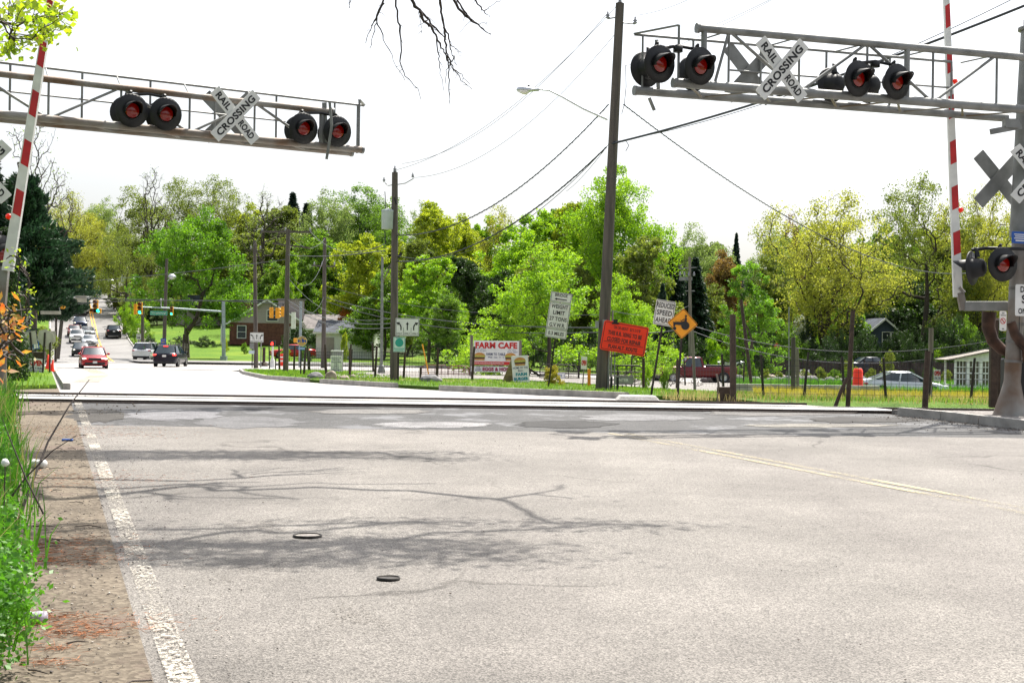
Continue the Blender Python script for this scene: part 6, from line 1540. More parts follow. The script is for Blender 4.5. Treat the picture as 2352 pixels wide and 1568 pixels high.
proto('c1', 18, 7, conifer(18, 7, 61, 52, .5, .3, 9, .04, 52, .65)); proto('c2', 18, 6, conifer(18, 6, 62, 52, .48, .4, 9, .05, 52, .7)); proto('pine', 18, 15, conifer(18, 15, 63, 26, .62, per=9, base=.34, cards_per=190, pine=True)); proto('cedar', 12, 6, conifer(12, 6, 64, 40, .3, .1, 10, .0, 90, .55)); proto('fill', 12, 14, broadleaf(12, 14, 260, 20000, .45, 71, .02, lobes=16))
_first = set(); TREES = {}
def plant(key, xc, ytop, wpx, Y, mat, label, name='tree', cat='tree', rot=None, group=None, sink=.2, X=None, zb=None, hs=1):
    H, W, (tm, cm) = PROT[key]; b = P(xc, 800, Y); b.z = zg(b.x, b.y)-sink if zb is None else zb
    h = P(xc, ytop, Y).z-b.z; wdt = wpx*Y/FPX*(1.22 if key[0] in 'bao' and key[:2] != 'bu' else 1)
    t = thing(name, label, cat, b, (0, 0, rot if rot is not None else random.uniform(0, 6.28)), group); t.scale = (wdt/W, wdt/W, h/H)
    o = mobj('trunk', tm, t)
    if not tm.materials: tm.materials.append(M_bark)
    if cm is not None:
        o = mobj('crown', cm, t); o.material_slots[0].link = 'OBJECT'; o.material_slots[0].material = LM[mat]
    return t
BG = 'background trees'
T_ = [ # key, x centre, y top, width, distance, leaf, label
 ('pine', 50, 400, 290, 96, 'pine', 'big dark evergreen left of the hill road, branches hanging over the queue'),
 ('pine', 128, 520, 165, 128, 'pine', 'lower dark pine overhanging the left lane of the hill road'),
 ('c1', -20, 360, 220, 62, 'conf', 'tall dark spruce at the left edge behind the gate arm'),
 ('bare1', 80, 250, 200, 110, 'bud', 'bare twiggy tree rising behind the left evergreens'),
 ('oak', 150, 430, 150, 230, 'oak', 'golden brown tree behind the big left evergreen'),
 ('b1', 195, 500, 120, 245, 'oak', 'small ochre tree at the top left of the hill road'),
 ('a2', 250, 450, 110, 290, 'bud', 'thin pale tree at the skyline above the hill road'),
 ('a1', 215, 470, 110, 300, 'yg', 'pale yellow green airy tree at the skyline above the hill road'),
 ('b3', 262, 560, 110, 250, 'yg', 'yellow green tree beside the top of the hill road'),
 ('b1', 222, 590, 100, 330, 'mid', 'green tree closing the end of the hill road'), ('b2', 160, 600, 100, 335, 'mid', 'second green tree closing the end of the hill road'),
 ('bush2', 200, 655, 110, 332, 'olive', 'low olive bushes at the end of the hill road'), ('bush2', 275, 660, 100, 320, 'olive', 'low bushes right of the hill road end'),
 ('a1', 300, 430, 150, 240, 'olive', 'thin olive tree with crooked trunk right of the hill road'),
 ('bare1', 345, 372, 130, 235, 'bud', 'tall bare tree standing above the bright maple'),
 ('oak2', 285, 520, 110, 200, 'olive', 'young olive leaved tree at the right of the hill road'),
 ('oak2', 400, 405, 150, 250, 'olive', 'dark olive tree behind the bright maple, left one'), ('oak2', 485, 398, 150, 245, 'olive', 'dark olive tree behind the bright maple, right one'),
 ('bare2', 604, 425, 110, 205, 'bud', 'crooked forked bare tree left of the crossarm pole'),
 ('b1', 560, 470, 130, 255, 'yg', 'pale yellow tree at the skyline right of the maple'), ('b3', 545, 540, 120, 225, 'olive', 'olive tree between the maple and the houses'),
 ('c1', 668, 442, 125, 240, 'conf', 'dark pointed spruce at the skyline by the crossarm pole'), ('c2', 700, 466, 115, 250, 'conf', 'second dark spruce right of the pointed one'), ('b2', 640, 480, 120, 235, 'olive', 'olive green tree in front of the skyline spruces'),
 ('b4', 622, 600, 110, 200, 'mid', 'green tree behind the brick house roof'), ('b2', 655, 610, 60, 190, 'lime', 'small light green tree above the brick house'),
 ('a2', 745, 430, 120, 215, 'bud', 'feathery grey green tree left of the transformer pole'), ('tall', 830, 425, 230, 225, 'mid', 'large soft green tree behind the transformer pole'), ('a1', 895, 455, 140, 215, 'mid', 'thin green tree just right of the transformer pole'), ('a2', 955, 460, 80, 230, 'bud', 'airy tree at the skyline right of the transformer pole'),
 ('b1', 730, 530, 160, 200, 'mid', 'green tree above the garage roof'), ('b4', 700, 590, 110, 195, 'mid', 'darker green tree by the dark pole with crossarm'),
 ('b1', 830, 540, 160, 160, 'yg', 'yellow green tree over the garage, behind the slim steel pole'), ('b4', 880, 620, 150, 150, 'mid', 'green tree low behind the transformer pole'), ('b2', 935, 560, 110, 165, 'olive', 'olive tree right of the transformer pole'),
 ('b3', 990, 485, 150, 200, 'yg', 'bright yellow green tree with round top, left of the tall elm'), ('b1', 1060, 495, 140, 215, 'yg', 'yellow tree at the skyline above the farm sign'), ('a1', 1140, 475, 130, 235, 'oak', 'thin golden tree at the skyline above the farm sign'), ('b4', 1180, 520, 190, 185, 'lime', 'broad lime green tree above the farm sign'), ('b2', 1020, 505, 130, 238, 'yg', 'second pale yellow tree at the skyline above the guy guard'), ('b1', 1110, 500, 140, 240, 'lime', 'pale lime tree at the skyline left of the near maple'), ('b3', 1235, 505, 140, 226, 'lime', 'pale lime tree at the skyline above the near maple'), ('b2', 1335, 500, 120, 210, 'lime', 'pale lime tree just left of the tall pole'), ('b1', 900, 530, 120, 205, 'mid', 'soft green tree directly behind the transformer pole'),
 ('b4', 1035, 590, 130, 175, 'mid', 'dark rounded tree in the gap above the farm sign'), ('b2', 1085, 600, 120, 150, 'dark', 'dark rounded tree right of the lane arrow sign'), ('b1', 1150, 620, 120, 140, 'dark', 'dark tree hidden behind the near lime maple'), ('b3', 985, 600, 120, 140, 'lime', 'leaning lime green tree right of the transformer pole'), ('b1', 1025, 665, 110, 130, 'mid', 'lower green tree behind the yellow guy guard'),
 ('b2', 1262, 492, 90, 240, 'mid', 'green tree top at the skyline left of the tall elm'), ('b2', 1285, 480, 120, 225, 'yg', 'pale green tree left of the tall elm'), ('b1', 1225, 590, 140, 160, 'olive', 'olive tree left of the tall elm base'),
 ('tall', 1412, 372, 275, 150, 'lime', 'tallest light green elm rising behind the utility pole'), ('b3', 1480, 560, 130, 140, 'olive', 'dark olive tree at the right foot of the tall elm'), ('b1', 1330, 600, 120, 145, 'olive', 'olive tree at the left foot of the tall elm'),
 ('near', 1250, 556, 400, 84, 'lime', 'near lime green maple behind the weight limit sign'), ('near', 1425, 630, 270, 88, 'lime', 'smaller lime green maple right of the tall pole'),
 ('c1', 1545, 560, 130, 165, 'conf', 'dark spruce left of the grey switch pole'), ('c2', 1595, 590, 130, 160, 'conf', 'dark spruce behind the grey switch pole'), ('c1', 1520, 650, 80, 110, 'conf', 'short dark spruce behind the reduced speed sign'),
 ('a1', 1590, 515, 130, 215, 'bud', 'grey green round tree behind the dark spruces'), ('b2', 1640, 565, 100, 240, 'bud', 'pale tree at the low skyline right of the spruces'), ('b1', 1660, 578, 130, 185, 'rust', 'rust coloured tree left of the green maple'), ('b4', 1640, 655, 120, 170, 'olive', 'olive shrubby tree above the ranch house'),
 ('c1', 1688, 535, 64, 250, 'conf', 'small lone spruce at the low skyline'), ('a2', 1752, 500, 120, 230, 'bud', 'pale airy tree at the skyline above the green maple'), ('a1', 1815, 495, 80, 240, 'rust', 'thin reddish tree left of the yellow oak'), ('b4', 1760, 580, 120, 215, 'olive', 'grey olive tree behind the green maple'),
 ('umaple', 1737, 600, 140, 118, 'maple', 'upright deep green maple behind the tall thin pole'),
 ('oak', 1905, 420, 290, 140, 'oak', 'broad yellow oak with spreading dark limbs on the right'), ('oak2', 2115, 392, 200, 150, 'olive', 'tall thinly leaved grey oak left of the right gate arm'), ('oak', 2260, 405, 200, 150, 'oak', 'yellow leaved oak between the gate arm and the mast'), ('oak2', 2400, 420, 200, 160, 'oak', 'yellow oak at the right edge behind the signal mast'),
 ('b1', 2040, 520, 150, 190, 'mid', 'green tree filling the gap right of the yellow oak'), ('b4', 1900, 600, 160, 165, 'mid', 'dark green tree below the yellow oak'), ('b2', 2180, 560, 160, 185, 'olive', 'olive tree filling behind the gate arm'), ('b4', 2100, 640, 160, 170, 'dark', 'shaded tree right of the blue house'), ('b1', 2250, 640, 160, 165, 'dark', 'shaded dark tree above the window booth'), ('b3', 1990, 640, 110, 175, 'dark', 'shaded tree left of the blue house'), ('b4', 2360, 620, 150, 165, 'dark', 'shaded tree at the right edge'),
 ('maple', 428, 490, 235, 146, 'maple', 'bright green maple with dark trunk left of the houses'),
]
for a in T_: plant(*a[:5], a[5], a[6], group=BG)
# filler rows behind: each a tree of its own
rr = random.Random(5)
for i in range(30):
    x = -60 + i*85 + rr.uniform(-20, 20); key = rr.choice(['b1','b2','b3','b4']); Yd = rr.uniform(262, 300)
    if 150 < x < 330: continue
    mt = rr.choice(['mid','olive','mid','yg','olive','bud'])
    plant(key, x, rr.uniform(515, 590) if not 1560 < x < 1800 else rr.uniform(600, 640), rr.uniform(120, 170), Yd, mt, 'tree in the rear row of the hillside wood', group='rear row of the hillside wood')
for i in range(34):
    x = -80+i*76+rr.uniform(-15, 15)
    if 170 < x < 290: continue
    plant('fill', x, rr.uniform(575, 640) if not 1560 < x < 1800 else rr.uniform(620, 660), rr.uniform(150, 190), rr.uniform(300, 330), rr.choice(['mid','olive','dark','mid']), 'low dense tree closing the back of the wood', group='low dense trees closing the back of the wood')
for i in range(16):
    x = 300+i*30+rr.uniform(-10, 10)
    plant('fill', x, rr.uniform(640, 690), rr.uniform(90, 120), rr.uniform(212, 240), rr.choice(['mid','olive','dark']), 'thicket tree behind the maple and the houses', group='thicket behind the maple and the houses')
ug = 0
for i in range(46):
    x = 700 + i*37 + rr.uniform(-12, 12); Yd = rr.uniform(128, 165)
    if 1590 < x < 1720 or 1985 < x < 2065: continue
    if x < 1000 and Yd < 156: Yd = rr.uniform(165, 185)
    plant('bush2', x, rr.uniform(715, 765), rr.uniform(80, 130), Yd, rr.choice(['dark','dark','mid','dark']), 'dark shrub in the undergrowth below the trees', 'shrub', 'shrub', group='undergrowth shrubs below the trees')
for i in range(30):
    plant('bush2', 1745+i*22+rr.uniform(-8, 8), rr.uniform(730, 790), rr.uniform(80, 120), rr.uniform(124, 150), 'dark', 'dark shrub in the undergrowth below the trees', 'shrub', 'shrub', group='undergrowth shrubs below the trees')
for i in range(18):
    plant('bush', 1700+i*30+rr.uniform(-8, 8), rr.uniform(838, 850), rr.uniform(30, 46), rr.uniform(103, 110), rr.choice(['olive','dark','mid']), 'low grey green tussock along the far edge of the farm plot', 'shrub', 'shrub', group='tussocks along the far edge of the farm plot')
for i, (x, yt, w, Y, mt, lb) in enumerate((
  (1268, 836, 66, 51, 'gold', 'golden green shrub at the foot of the weight limit sign'), (43, 800, 40, 58, 'maple', 'clipped green shrub left of the OPEN sign'), (10, 828, 40, 40, 'mid', 'small shrub at the left edge by the lawn'),
  (586, 768, 30, 170, 'mid', 'round green shrub in front of the brick house'), (790, 760, 28, 140, 'yg', 'small yellow green shrub by the garage'), (515, 775, 26, 165, 'yg', 'yellow shrub on the lawn behind the maple'), (560, 785, 24, 160, 'mid', 'low shrub by the porch of the brick house'), (470, 770, 60, 175, 'dark', 'dark hedge shrub right of the maple trunk'),
  (655, 795, 36, 135, 'lime', 'light green shrub by the pedestrian signal'), (700, 790, 36, 135, 'mid', 'green shrub behind the club sign'), (1790, 752, 34, 150, 'red', 'pink red Japanese maple right of the green maple'), (1788, 780, 30, 138, 'red', 'lower pink shrub under the red maple'), (790, 700, 60, 158, 'orange', 'orange leaved shrub above the garage roof'), (1835, 715, 60, 160, 'white', 'white blossoming shrub below the yellow oak'),
  (1637, 768, 52, 150, 'lime', 'small bright tree on the lawn before the ranch house'), (1722, 800, 40, 105, 'maple', 'low bright green shoots left of the green maple'), (2040, 800, 46, 118, 'olive', 'olive shrub in front of the blue house'), (1950, 820, 44, 105, 'olive', 'rounded grey green shrub left of the orange barrel'), (1712, 842, 50, 112, 'olive', 'rounded shrub behind the red pickup'), (1628, 838, 44, 108, 'mid', 'tufty green shrub just behind the pickup cab'),
  (1115, 868, 60, 56, 'lime', 'pale ground cover patch below the farm board'), (1070, 872, 50, 52, 'lime', 'leafy ground cover beside the flat boulder'), (1485, 835, 40, 50, 'lime', 'leafy young shoots right of the orange sign'), (1528, 845, 30, 46, 'mid', 'little leafy sprout at the bare shrub'),
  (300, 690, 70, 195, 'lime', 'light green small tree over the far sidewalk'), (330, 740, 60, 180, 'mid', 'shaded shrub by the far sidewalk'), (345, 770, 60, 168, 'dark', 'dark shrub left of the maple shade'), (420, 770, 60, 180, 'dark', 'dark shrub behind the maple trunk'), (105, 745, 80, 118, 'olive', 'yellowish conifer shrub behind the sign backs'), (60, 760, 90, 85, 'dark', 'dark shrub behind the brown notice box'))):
    plant('bush' if w*Y/FPX < 3 else 'bush2', x, yt, w, Y, mt, lb, 'shrub', 'shrub')
PROT['cedar'] and plant('cedar', 8, 520, 130, 40, 'dark', 'dense dark cedar at the left edge with yellowish tips', 'tree')
plant('cedar', -40, 430, 160, 34, 'dark', 'dark conifer mass filling the left edge behind the low gate end', 'tree')
plant('c2', -70, 300, 200, 45, 'conf', 'dark spruce behind the left crossbuck', 'tree')
# bare twiggy shrub
rng = np.random.default_rng(77)
def twigshrub(x, y, w, h, lab, n=90, seed=1, mat=None):
    b = G(x, y); u = b.y/FPX; rg = np.random.default_rng(seed); tips = rg.uniform(-1, 1, (n, 3)); tips[:, 0] *= w*u/2; tips[:, 1] *= .4; tips[:, 2] = h*u*rg.uniform(.3, 1, n)*(1-.35*np.abs(tips[:, 0]/(w*u/2)))
    A, par, rad, ends = skeleton(tips, [(0,0,-.05),(0,0,.05),(0,0,.12)], rg, jit=.2, r_tip=.006, pen=.6, expo=3)
    t = thing('shrub', lab, 'shrub', b); mobj('branches', skel_mesh('branches', A, par, rad, mat or M_twig), t)
twigshrub(1540, 893, 66, 50, 'bare brown twiggy shrub before the red pickup', 130, 3); twigshrub(1450, 896, 60, 56, 'thin bare twigs behind the orange sign stand', 60, 4); twigshrub(1600, 893, 40, 40, 'loose bare twigs left of the grey fence post', 50, 5)

# ---- blades ----
def blades(name, n, fpos, hts, wid, mat, bend=.35, seed=1, label=None, lean=None):
    rg = np.random.default_rng(seed); P0 = fpos(rg, n); n = len(P0)
    h = rg.uniform(*hts, n); a = rg.uniform(0, 2*pi, n); bd = rg.uniform(.1, bend, n)*h; dx = np.cos(a)*bd; dy = np.sin(a)*bd
    if lean is not None: dx += lean[0]*h; dy += lean[1]*h
    w_ = wid*rg.uniform(.6, 1.3, n); b = rg.uniform(0, pi, n); wx = np.cos(b)*w_/2; wy = np.sin(b)*w_/2*.6
    V = np.zeros((n, 5, 3)); V[:, 0] = P0; V[:, 1] = P0
    V[:, 0, 0] -= wx; V[:, 0, 1] -= wy; V[:, 1, 0] += wx; V[:, 1, 1] += wy
    mid = P0.copy(); mid[:, 0] += dx*.35; mid[:, 1] += dy*.35; mid[:, 2] += h*.6
    V[:, 2] = mid; V[:, 3] = mid; V[:, 2, 0] += wx*.8; V[:, 2, 1] += wy*.8; V[:, 3, 0] -= wx*.8; V[:, 3, 1] -= wy*.8
    V[:, 4] = P0; V[:, 4, 0] += dx; V[:, 4, 1] += dy; V[:, 4, 2] += h*(1-bd/h*.3)
    me = bpy.data.meshes.new(name); me.vertices.add(5*n); me.vertices.foreach_set('co', V.reshape(-1).astype(np.float32))
    base = np.arange(n)*5; L_ = np.stack([base, base+1, base+2, base+3, base+3, base+2, base+4], 1).ravel().astype(np.int32)
    me.loops.add(len(L_)); me.loops.foreach_set('vertex_index', L_); me.polygons.add(2*n)
    ls = np.stack([np.arange(n)*7, np.arange(n)*7+4], 1).ravel().astype(np.int32); lt = np.tile(np.array([4, 3], np.int32), n)
    me.polygons.foreach_set('loop_start', ls); me.polygons.foreach_set('loop_total', lt); me.update(calc_edges=True); me.materials.append(mat)
    o = mobj(name, me); o['kind'] = 'stuff'
    if label: o['label'] = label
    return o
zgv = np.vectorize(zg)
L_grass = leaf('grass_blades', (.03,.13,.006), (.13,.33,.015), .5, 1.2); L_gold = leaf('golden_grass', (.26,.25,.02), (.5,.4,.05), .5, .35); L_lawn = leaf('lawn_blades', (.08,.2,.01), (.22,.36,.02), .5, .5); L_dry = leaf('dry_grass', (.3,.26,.08), (.5,.42,.16), .4, .5)
def left_pos(rg, n):
    Y = 5.5+(26.4-5.5)*rg.uniform(0, 1, n)**.62; d = rg.exponential(.9, n)*np.clip(.4+Y*.08, .5, 2); g = np.array([gx(y) for y in Y]); X = g-d+rg.normal(size=n)*.12+np.where(Y < 8, -.05, .16)
    # clumpy cover: drop blades where the patch noise is low
    keep = (np.sin(X*5.1+Y*2.3)+np.sin(Y*4.7-X*3.1)+rg.uniform(-1.2, 1.2, n)) > -.75
    X, Y = X[keep], Y[keep]; z = np.array([zg(x, y)+bank(x, y) for x, y in zip(X, Y)]); return np.stack([X, Y, z-.02], 1)
blades('grass', 42000, left_pos, (.18, .6), .013, L_grass, .5, 3, 'tall fresh grass on the near left bank')
blades('grass', 2200, left_pos, (.35, .8), .009, L_dry, .4, 4, 'pale seed stalks among the left grass')
# broad leafy weeds on the bank
def weed_patch():
    rg = np.random.default_rng(8); Cs = []
    for i in range(520):
        Y = 5.6+14*rg.uniform(0, 1)**1.5; X = gx(Y)-rg.exponential(.5)+.16; z = zg(X, Y)+bank(X, Y); h = rg.uniform(.15, .5); k = int(rg.uniform(130, 260))
        g = rg.normal(size=(k, 3))*np.array([.14, .14, .09]); Cs.append(np.array([X, Y, z+h*.6])+g)
    Q = np.concatenate(Cs); Q = Q[Q[:, 0] < np.array([gx(y) for y in Q[:, 1]])+.10+.12*np.sin(Q[:, 1]*5.3)+rg.exponential(.04, len(Q))]; V, F = cards(Q, .032, rg, .6, .3); o = mobj('weeds', np_mesh('weeds', V, F, leaf('weed_leaf', (.03,.14,.008), (.13,.34,.015), .5, 2))); o['kind'] = 'stuff'; o['label'] = 'broad leafy weeds spilling over the left kerb'
weed_patch()
def rpos(y0, y1, xr, off, pw=1.0):
    def f(rg, n):
        Y = y0+(y1-y0)*rg.uniform(0, 1, n)**pw; X = np.empty(n)
        for i, y in enumerate(Y): a, b = xr(y); X[i] = rg.uniform(a, b)
        return np.stack([X, Y, np.array([zg(x, y) for x, y in zip(X, Y)])+off], 1)
    return f
blades('grass', 16000, rpos(30.8, 60, lambda y: (XRg(y)+.05 if y > 34 else max(XRg(y), 2.9), min(14, .36*y)), .09), (.05, .15), .016, L_lawn, .6, 5, 'short grass on the right verge')
blades('grass', 5000, rpos(60, 98, lambda y: (XRg(y)+.1, XRg(y)+6), .11), (.06, .16), .03, L_lawn, .6, 6, 'short grass on the junction tip')
blades('grass', 26000, rpos(34, 66, lambda y: (max(6.0, .17*y), .365*y), .05, .9), (.14, .36), .014, L_gold, .35, 7, 'golden knee high grass in the farm plot')
blades('grass', 9000, rpos(60, 100, lambda y: (.155*y, .35*y), .05), (.3, .7), .03, L_grass, .35, 9, 'green crop rows in the farm plot')
blades('grass', 2600, rpos(31.2, 34.5, lambda y: (3.5, 12), .05), (.08, .3), .012, L_dry, .6, 10, 'dry tufts at the edge of the tracks')
blades('grass', 2500, rpos(31, 60, lambda y: (XL(y)-12, XL(y)-.4), .12), (.06, .2), .025, L_lawn, .5, 11, 'short grass on the left corner lawn')
blades('grass', 3000, rpos(26.5, 36, lambda y: (XL(y)-6, XL(y)-1.6), .1), (.1, .5), .02, L_grass, .5, 12, 'weeds beside the left end of the crossing')

# ---- litter, pebbles, needles ----
def scatter_stones(name, n, fn, rs, mat, seed, label):
    rg = np.random.default_rng(seed); V = []; F = []
    ico = [(0,0,1),(.9,0,.3),(.28,.85,.3),(-.72,.53,.3),(-.72,-.53,.3),(.28,-.85,.3),(0,0,-.4)]
    fc = [(0,1,2),(0,2,3),(0,3,4),(0,4,5),(0,5,1),(6,2,1),(6,3,2),(6,4,3),(6,5,4),(6,1,5)]
    for i in range(n):
        x, y = fn(rg); r = rg.uniform(*rs)**1; z = zg(x, y)+.01; b = len(V); a = rg.uniform(0, 6.3); q = rg.uniform(.6, 1.3, 7)
        for k, (p, s, t) in enumerate(ico): V.append((x+(p*cos(a)-s*sin(a))*r*q[k], y+(p*sin(a)+s*cos(a))*r*q[k], z+t*r*.7*q[k]))
        F += [tuple(b+j for j in f) for f in fc]
    o = mobj(name, np_mesh(name, V, F, mat)); o['kind'] = 'stuff'; o['label'] = label
def sh(rg):
    y = rg.uniform(5.5, 22); x0 = gx(y); x1 = XL(y)+.9; return (x0+(x1-x0)*rg.beta(1.5, 2.6), y)
scatter_stones('pebbles', 1700, sh, (.002, .010), pm('pebble_grey', (.16,.14,.13), .9, var=.3, scale=9), 1, 'loose dark pebbles on the shoulder')
scatter_stones('pebbles', 700, sh, (.003, .011), pm('pebble_pale', (.5,.45,.4), .9, var=.2, scale=9), 2, 'loose pale pebbles on the shoulder')
scatter_stones('pebbles', 350, lambda rg: (rg.uniform(-6, 7), rg.uniform(6, 26)), (.002, .010), M_ball, 3, 'stray grit on the road')
def lin(rg):
    y = rg.uniform(23.5, 30.4); return (rg.uniform(-11, XL(y)+1.2), y)
scatter_stones('pebbles', 420, lin, (.008, .025), M_dirt, 4, 'stones at the left end of the crossing')
def rn(rg):
    y = rg.uniform(22, 26.5); return (XR(y)-rg.exponential(.4), y)
scatter_stones('pebbles', 500, rn, (.006, .02), M_ball, 6, 'grit along the right kerb')
def needles():
    rg = np.random.default_rng(12); Cs = []; D = []
    spots = [(gp(150,1445)[:2], .30, 700), (gp(110,1430)[:2], .12, 150), (gp(185,1465)[:2], .12, 180), (gp(90,1290)[:2], .35, 700), (gp(120,1500)[:2], .08, 100), (gp(70,1250)[:2], .4, 400), (gp(115,1270)[:2], .3, 300), (gp(110,1530)[:2], .1, 120), (gp(160,1100)[:2], .6, 500), (gp(170,1000)[:2], .9, 500), (gp(140,985)[:2], .8, 400), (gp(230,1120)[:2], .4, 120)]
    for (x, y), r, n in spots:
        X = x+rg.normal(size=n)*r*.9; Y = y+rg.normal(size=n)*r*.45; Cs.append(np.stack([X, Y, zgv(X, Y)+rg.uniform(.012, .03, n)], 1))
    C_ = np.concatenate(Cs); V, F = cards(C_, .07, rg, .035, .93); o = mobj('pine_needle_litter', np_mesh('needles', V, F, pm('needle_brown', (.38,.13,.04), .8, var=.35, scale=30))); o['kind'] = 'stuff'; o['label'] = 'rusty pine needle litter on the shoulder'
needles()
def twigs():
    rg = np.random.default_rng(15); m = MB()
    for i in range(60):
        y = rg.uniform(6, 20); x = gx(y)+rg.uniform(.05, XL(y)-gx(y)); a = rg.uniform(0, 6.28); L = rg.uniform(.04, .2); z = zg(x, y)+.016
        m.tube([(x, y, z), (x+L*cos(a)*.5, y+L*sin(a)*.5, z+.012), (x+L*cos(a+.2), y+L*sin(a+.2), z+.004)], [.004,.004,.002], 4)
    o = m.build('litter', M_twig); o['kind'] = 'stuff'; o['label'] = 'small broken twigs on the shoulder'
twigs()
# dry stems leaning out of the grass
def stem(pts, r, lab):
    b = pts[0]; t = thing('dry_stem', lab, 'stem', b); m = MB(); m.tube([p-b for p in pts], [r*(1-.7*i/(len(pts)-1)) for i in range(len(pts))], 5); m.build('stem', M_twig, t)
stem([P(30,1235,10.0), P(60,1145,10.2), P(110,1015,10.6), P(160,930,10.9), P(205,872,11.2)], .012, 'long dry stem rising from the left grass across the rails')
stem([P(-5,1180,9.6), P(60,1095,9.7), P(120,1035,9.8), P(175,1000,9.9)], .008, 'shorter dry stem leaning over the shoulder')
stem([P(100,1180,8.6), P(60,1100,8.6), P(20,1000,8.7), P(5,960,8.7)], .007, 'thin dark stalk curving up the left grass')
# litter items
g = Vector(gp(66,1437)); t = thing('plastic_bottle', 'crumpled clear and blue bottle lying at the grass edge', 'bottle', (g.x, g.y, g.z+.035), (0, 0, radians(-15)))
MB().lathe((0,0,0), (1,0,0), [(-.1,0),(-.1,.022),(-.03,.034),(.02,.027),(.06,.034),(.09,.034),(.092,0)], 14).build('bottle', pm('bottle_plastic', (.45,.42,.5), .25, var=.4, scale=30), t)
MB().lathe((0,0,0), (1,0,0), [(-.07,.0285),(-.035,.0345),(-.03,.0345)], 14).build('bottle_label', pm('label_blue', (.1,.35,.6), .4, var=.3, scale=40), t)
g = Vector(gp(90,1078)); t = thing('crushed_cup', 'crushed pale cup lying in the grass edge farther up', 'cup', (g.x, g.y, g.z+.05), (0, .3, 2.6))
MB().lathe((0,0,0), (1,0,.2), [(-.08,0),(-.08,.04),(0,.045),(.08,.055),(.085,.03),(.02,.03)], 12).build('cup', M_sign, t)
g = Vector(gp(155,1014)); t = thing('plastic_scrap', 'small blue plastic scrap on the shoulder', 'scrap', (g.x, g.y, g.z+.02)); m = MB(); m.box((0,0,0), (.14,.06,.03)); m.build('scrap', M_blue, t, bevel=.01)
g = P(8,1062,8.2); t = thing('dandelion', 'white dandelion seed head at the left edge', 'dandelion', (g.x, g.y, zg(g.x, g.y))); hh = g.z-zg(g.x, g.y)
MB().tube([(0,0,0),(.01,0,hh)], .004, 5).build('stem', M_twig, t); MB().ball((.01,0,hh), .022, 12, (1,1,1), .3).build('seed_head', M_sign, t)

# ---- near foliage at the left edge ----
def leafy_branch(name, lab, pts, r, leaf_px, mat, n, size, Yr, seed, asp=.6):
    rg = np.random.default_rng(seed); b = pts[0]; t = thing(name, lab, 'branch', b)
    tips = np.array([list(P(x+rg.uniform(-w, w), y+rg.uniform(-h, h), Yr+rg.uniform(-.4, .4))-b) for (x, y, w, h, k) in leaf_px for _ in range(k)])
    A, par, rad, ends = skeleton(tips, [tuple(p-b) for p in pts], rg, jit=.12, r_tip=.003, pen=.1)
    mobj('branches', skel_mesh('branches', A, par, np.minimum(rad, r), M_twig), t)
    E = A[ends]; idx = rg.integers(0, len(E), n); Cn = E[idx]+rg.normal(size=(n, 3))*size*.9; V, F = cards(Cn, size, rg, asp, .2); mobj('leaves', np_mesh('leaves', V, F, mat), t)
L_pop = leaf('leaf_poplar', (.2,.36,.01), (.48,.55,.02), .65, 6)
leafy_branch('leafy_branch', 'yellow green leafy branch hanging into the top left corner', [P(-60,40,9), P(-10,48,9), P(40,58,9)], .01, [(35,30,50,35,30),(110,50,45,32,24),(20,105,30,25,12),(80,85,30,20,12)], L_pop, 520, .045, 9, 3, .85)
leafy_branch('leafy_branch', 'sparse leafy twigs in front of the left evergreen', [P(-50,720,7), P(-10,735,7), P(20,720,7)], .005, [(50,640,25,40,10),(60,740,20,30,10),(30,600,25,25,7)], L_pop, 90, .022, 7, 5, .5)
L_redm = leaf('leaf_red_young', (.5,.06,.01), (.35,.38,.05), .6, 14)
leafy_branch('leafy_branch', 'branch with red and green young leaves at the left edge', [P(-60,790,4.2), P(-20,770,4.2), P(10,765,4.2)], .006, [(10,745,20,35,16),(5,705,14,10,5),(30,770,14,10,5),(5,800,12,26,8),(45,818,16,4,2)], L_redm, 90, .032, 4.2, 6, .42)

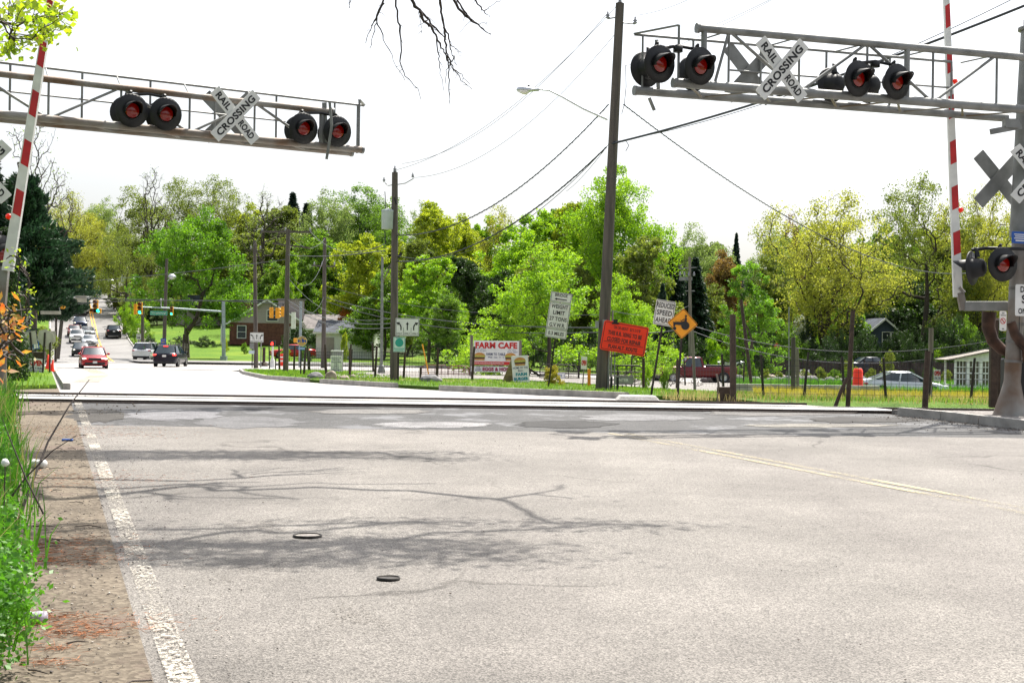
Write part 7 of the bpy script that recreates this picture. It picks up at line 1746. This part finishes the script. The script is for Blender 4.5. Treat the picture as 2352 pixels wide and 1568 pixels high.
# ---- bare tree overhead: limbs above the frame, dangling twigs, branch shadows on the road ----
def overhead():
    rg = np.random.default_rng(33); b = Vector((-11.5, 19.5, zg(-11.5, 19.5))); t = thing('overhanging_tree', 'bare tree whose dark twigs hang into the top of the view', 'tree', b)
    sx_, sy_ = SUN_DIR.x/SUN_DIR.z, SUN_DIR.y/SUN_DIR.z
    tips = []; leafy = []
    def band(y0, y1, x0, x1, n, h0=7.9, h1=9.5, lf=0):
        for i in range(n):
            X = x0+(x1-x0)*rg.uniform(0, 1)**1.3; Y = rg.uniform(y0, y1)+.13*(X+3); h = rg.uniform(h0, h1); tips.append((X+sx_*h, Y+sy_*h, h)); leafy.append(lf)
    band(16.0, 17.2, -8.5, -.6, 170, 8.2, 9.6, 1); band(13.0, 13.8, -6, .5, 34); band(12.2, 12.6, -5, 1.0, 14, lf=.15); band(10.3, 11.0, -5, 1.2, 60, 7.9, 9.3, .5); band(8.9, 10.0, -4.5, .1, 90, 7.9, 9.3, 1)
    tips_a = np.array(tips)-np.array(b)
    tr = [(0,0,-.2),(.1,0,2.5),(.3,-.1,5),(.8,-.2,7.2),(2.0,-.5,8.2),(3.2,-1.2,8.5)]
    A, par, rad, ends = skeleton(tips_a, tr, rg, sub=4, jit=.045, r_tip=.026, pen=.12, expo=2.2)
    rad = np.minimum(rad*1.0, .2)
    mobj('trunk', skel_mesh('trunk', A, par, rad, M_bark), t)
    E = A[ends]; wts = np.array([leafy[i] if i < len(leafy) else 0 for i in range(len(E))]); 
    order = np.argsort(np.linalg.norm(tips_a-np.array(tr[3]), axis=1)); wts = np.array([leafy[k] for k in order]); pr = wts/wts.sum()
    idx = rg.choice(len(E), 24000, p=pr); Cn = E[idx]+rg.normal(size=(24000, 3))*np.array([.42, .10, .15])
    V, F = cards(Cn, .085, rg, .6, .2); mobj('crown', np_mesh('crown', V, F, LM['bud']), t)
    # dangling twigs seen in the picture
    def tw(pts, r0=.016, Y=17.5):
        p = [P(x, y, Y+.04*i)-b for i, (x, y) in enumerate(pts)]; q = []
        for i in range(len(p)-1):
            for k in range(4): q.append(p[i].lerp(p[i+1], k/4)+Vector((rg.uniform(-1, 1)*.012, rg.uniform(-1, 1)*.02, rg.uniform(-1, 1)*.012)))
        q.append(p[-1]); n = len(q); m.tube(q, [max(.0035, r0*(1-.8*i/(n-1)))*(1.25 if rg.uniform() < .2 else 1) for i in range(n)], 6)
        for i in range(3, n-1, 3):
            if rg.uniform() < .5:
                d = Vector((rg.uniform(-1, 1), 0, rg.uniform(-1.2, .3)))*rg.uniform(.05, .16); m.tube([q[i], q[i]+d*.5+Vector((0,0,.01)), q[i]+d], [.004,.003,.002], 4)
    m = MB()
    hub = (960, -60)
    tw([(900,-90),(890,-25),(882,0),(862,45),(852,60),(845,85),(835,100)][:5]+[(868,64)][:0], .02)
    tw([(880,5),(868,38),(856,58),(840,100)], .014); tw([(868,42),(857,80),(849,112)], .008); tw([(864,45),(882,90),(905,140),(930,185)], .008)
    tw([(905,-60),(908,0),(916,50),(923,90),(918,140),(930,175),(960,205),(965,228)], .015)
    tw([(930,-50),(950,10),(968,30),(990,55),(1010,75),(1025,92)], .026); tw([(965,25),(975,50),(990,60),(1003,85),(1018,115),(1028,140),(1042,165)], .02)
    tw([(1018,62),(1028,80),(1035,108),(1040,128),(1050,150)], .014); tw([(1003,85),(1008,130),(1010,160),(1020,210)], .01); tw([(1042,130),(1026,160),(1025,195)], .008)
    tw([(1005,-40),(1015,10),(1022,45),(1028,90),(1032,130),(1040,170),(1050,215),(1057,260),(1053,330),(1055,400)][:0]+[(1005,-40),(1015,15),(1022,50),(1028,85),(1030,130),(1038,165),(1042,200),(1047,240),(1047,300),(1048,345),(1047,362)][:0]+[(1005,-40),(1012,10),(1018,45),(1022,85),(1026,120),(1031,150),(1030,185),(1032,215),(1034,240)], .018)
    tw([(1028,140),(1045,165),(1065,190),(1090,215),(1108,235)][:0]+[(1030,130),(1042,158),(1060,172),(1080,195)], .01); tw([(1040,155),(1060,185),(1085,205),(1105,176)][:3], .008); tw([(1034,100),(1050,115),(1060,122)], .006)
    tw([(1020,-30),(1055,20),(1085,48),(1110,68),(1128,80)], .022); tw([(1045,-10),(1060,18),(1080,42),(1095,56),(1120,52)], .012); tw([(1075,-20),(1098,10),(1112,25),(1125,40)], .014); tw([(1112,25),(1130,12),(1150,0)], .006)
    tw([(800,0),(806,-4),(802,18)], .006); tw([(808,-12),(804,8),(801,20)], .007)
    tw([(985,45),(975,52),(960,62)], .008); tw([(962,20),(968,60),(970,78)], .005)
    m.build('dangling_twigs', M_twig, t)
    m = MB(); m.tube([Vector((3.2,-1.2,8.5)), P(900,-330,17.5)-b, P(960,-200,17.5)-b, P(985,-60,17.5)-b, P(1000,-30,17.5)-b], [.07,.05,.04,.03,.02], 6)
    m.tube([P(960,-200,17.5)-b, P(915,-90,17.5)-b, P(900,-60,17.5)-b], [.035,.03,.02], 6); m.tube([P(985,-100,17.5)-b, P(1040,-30,17.5)-b], [.03,.02], 6); m.build('limb', M_bark, t)
overhead()
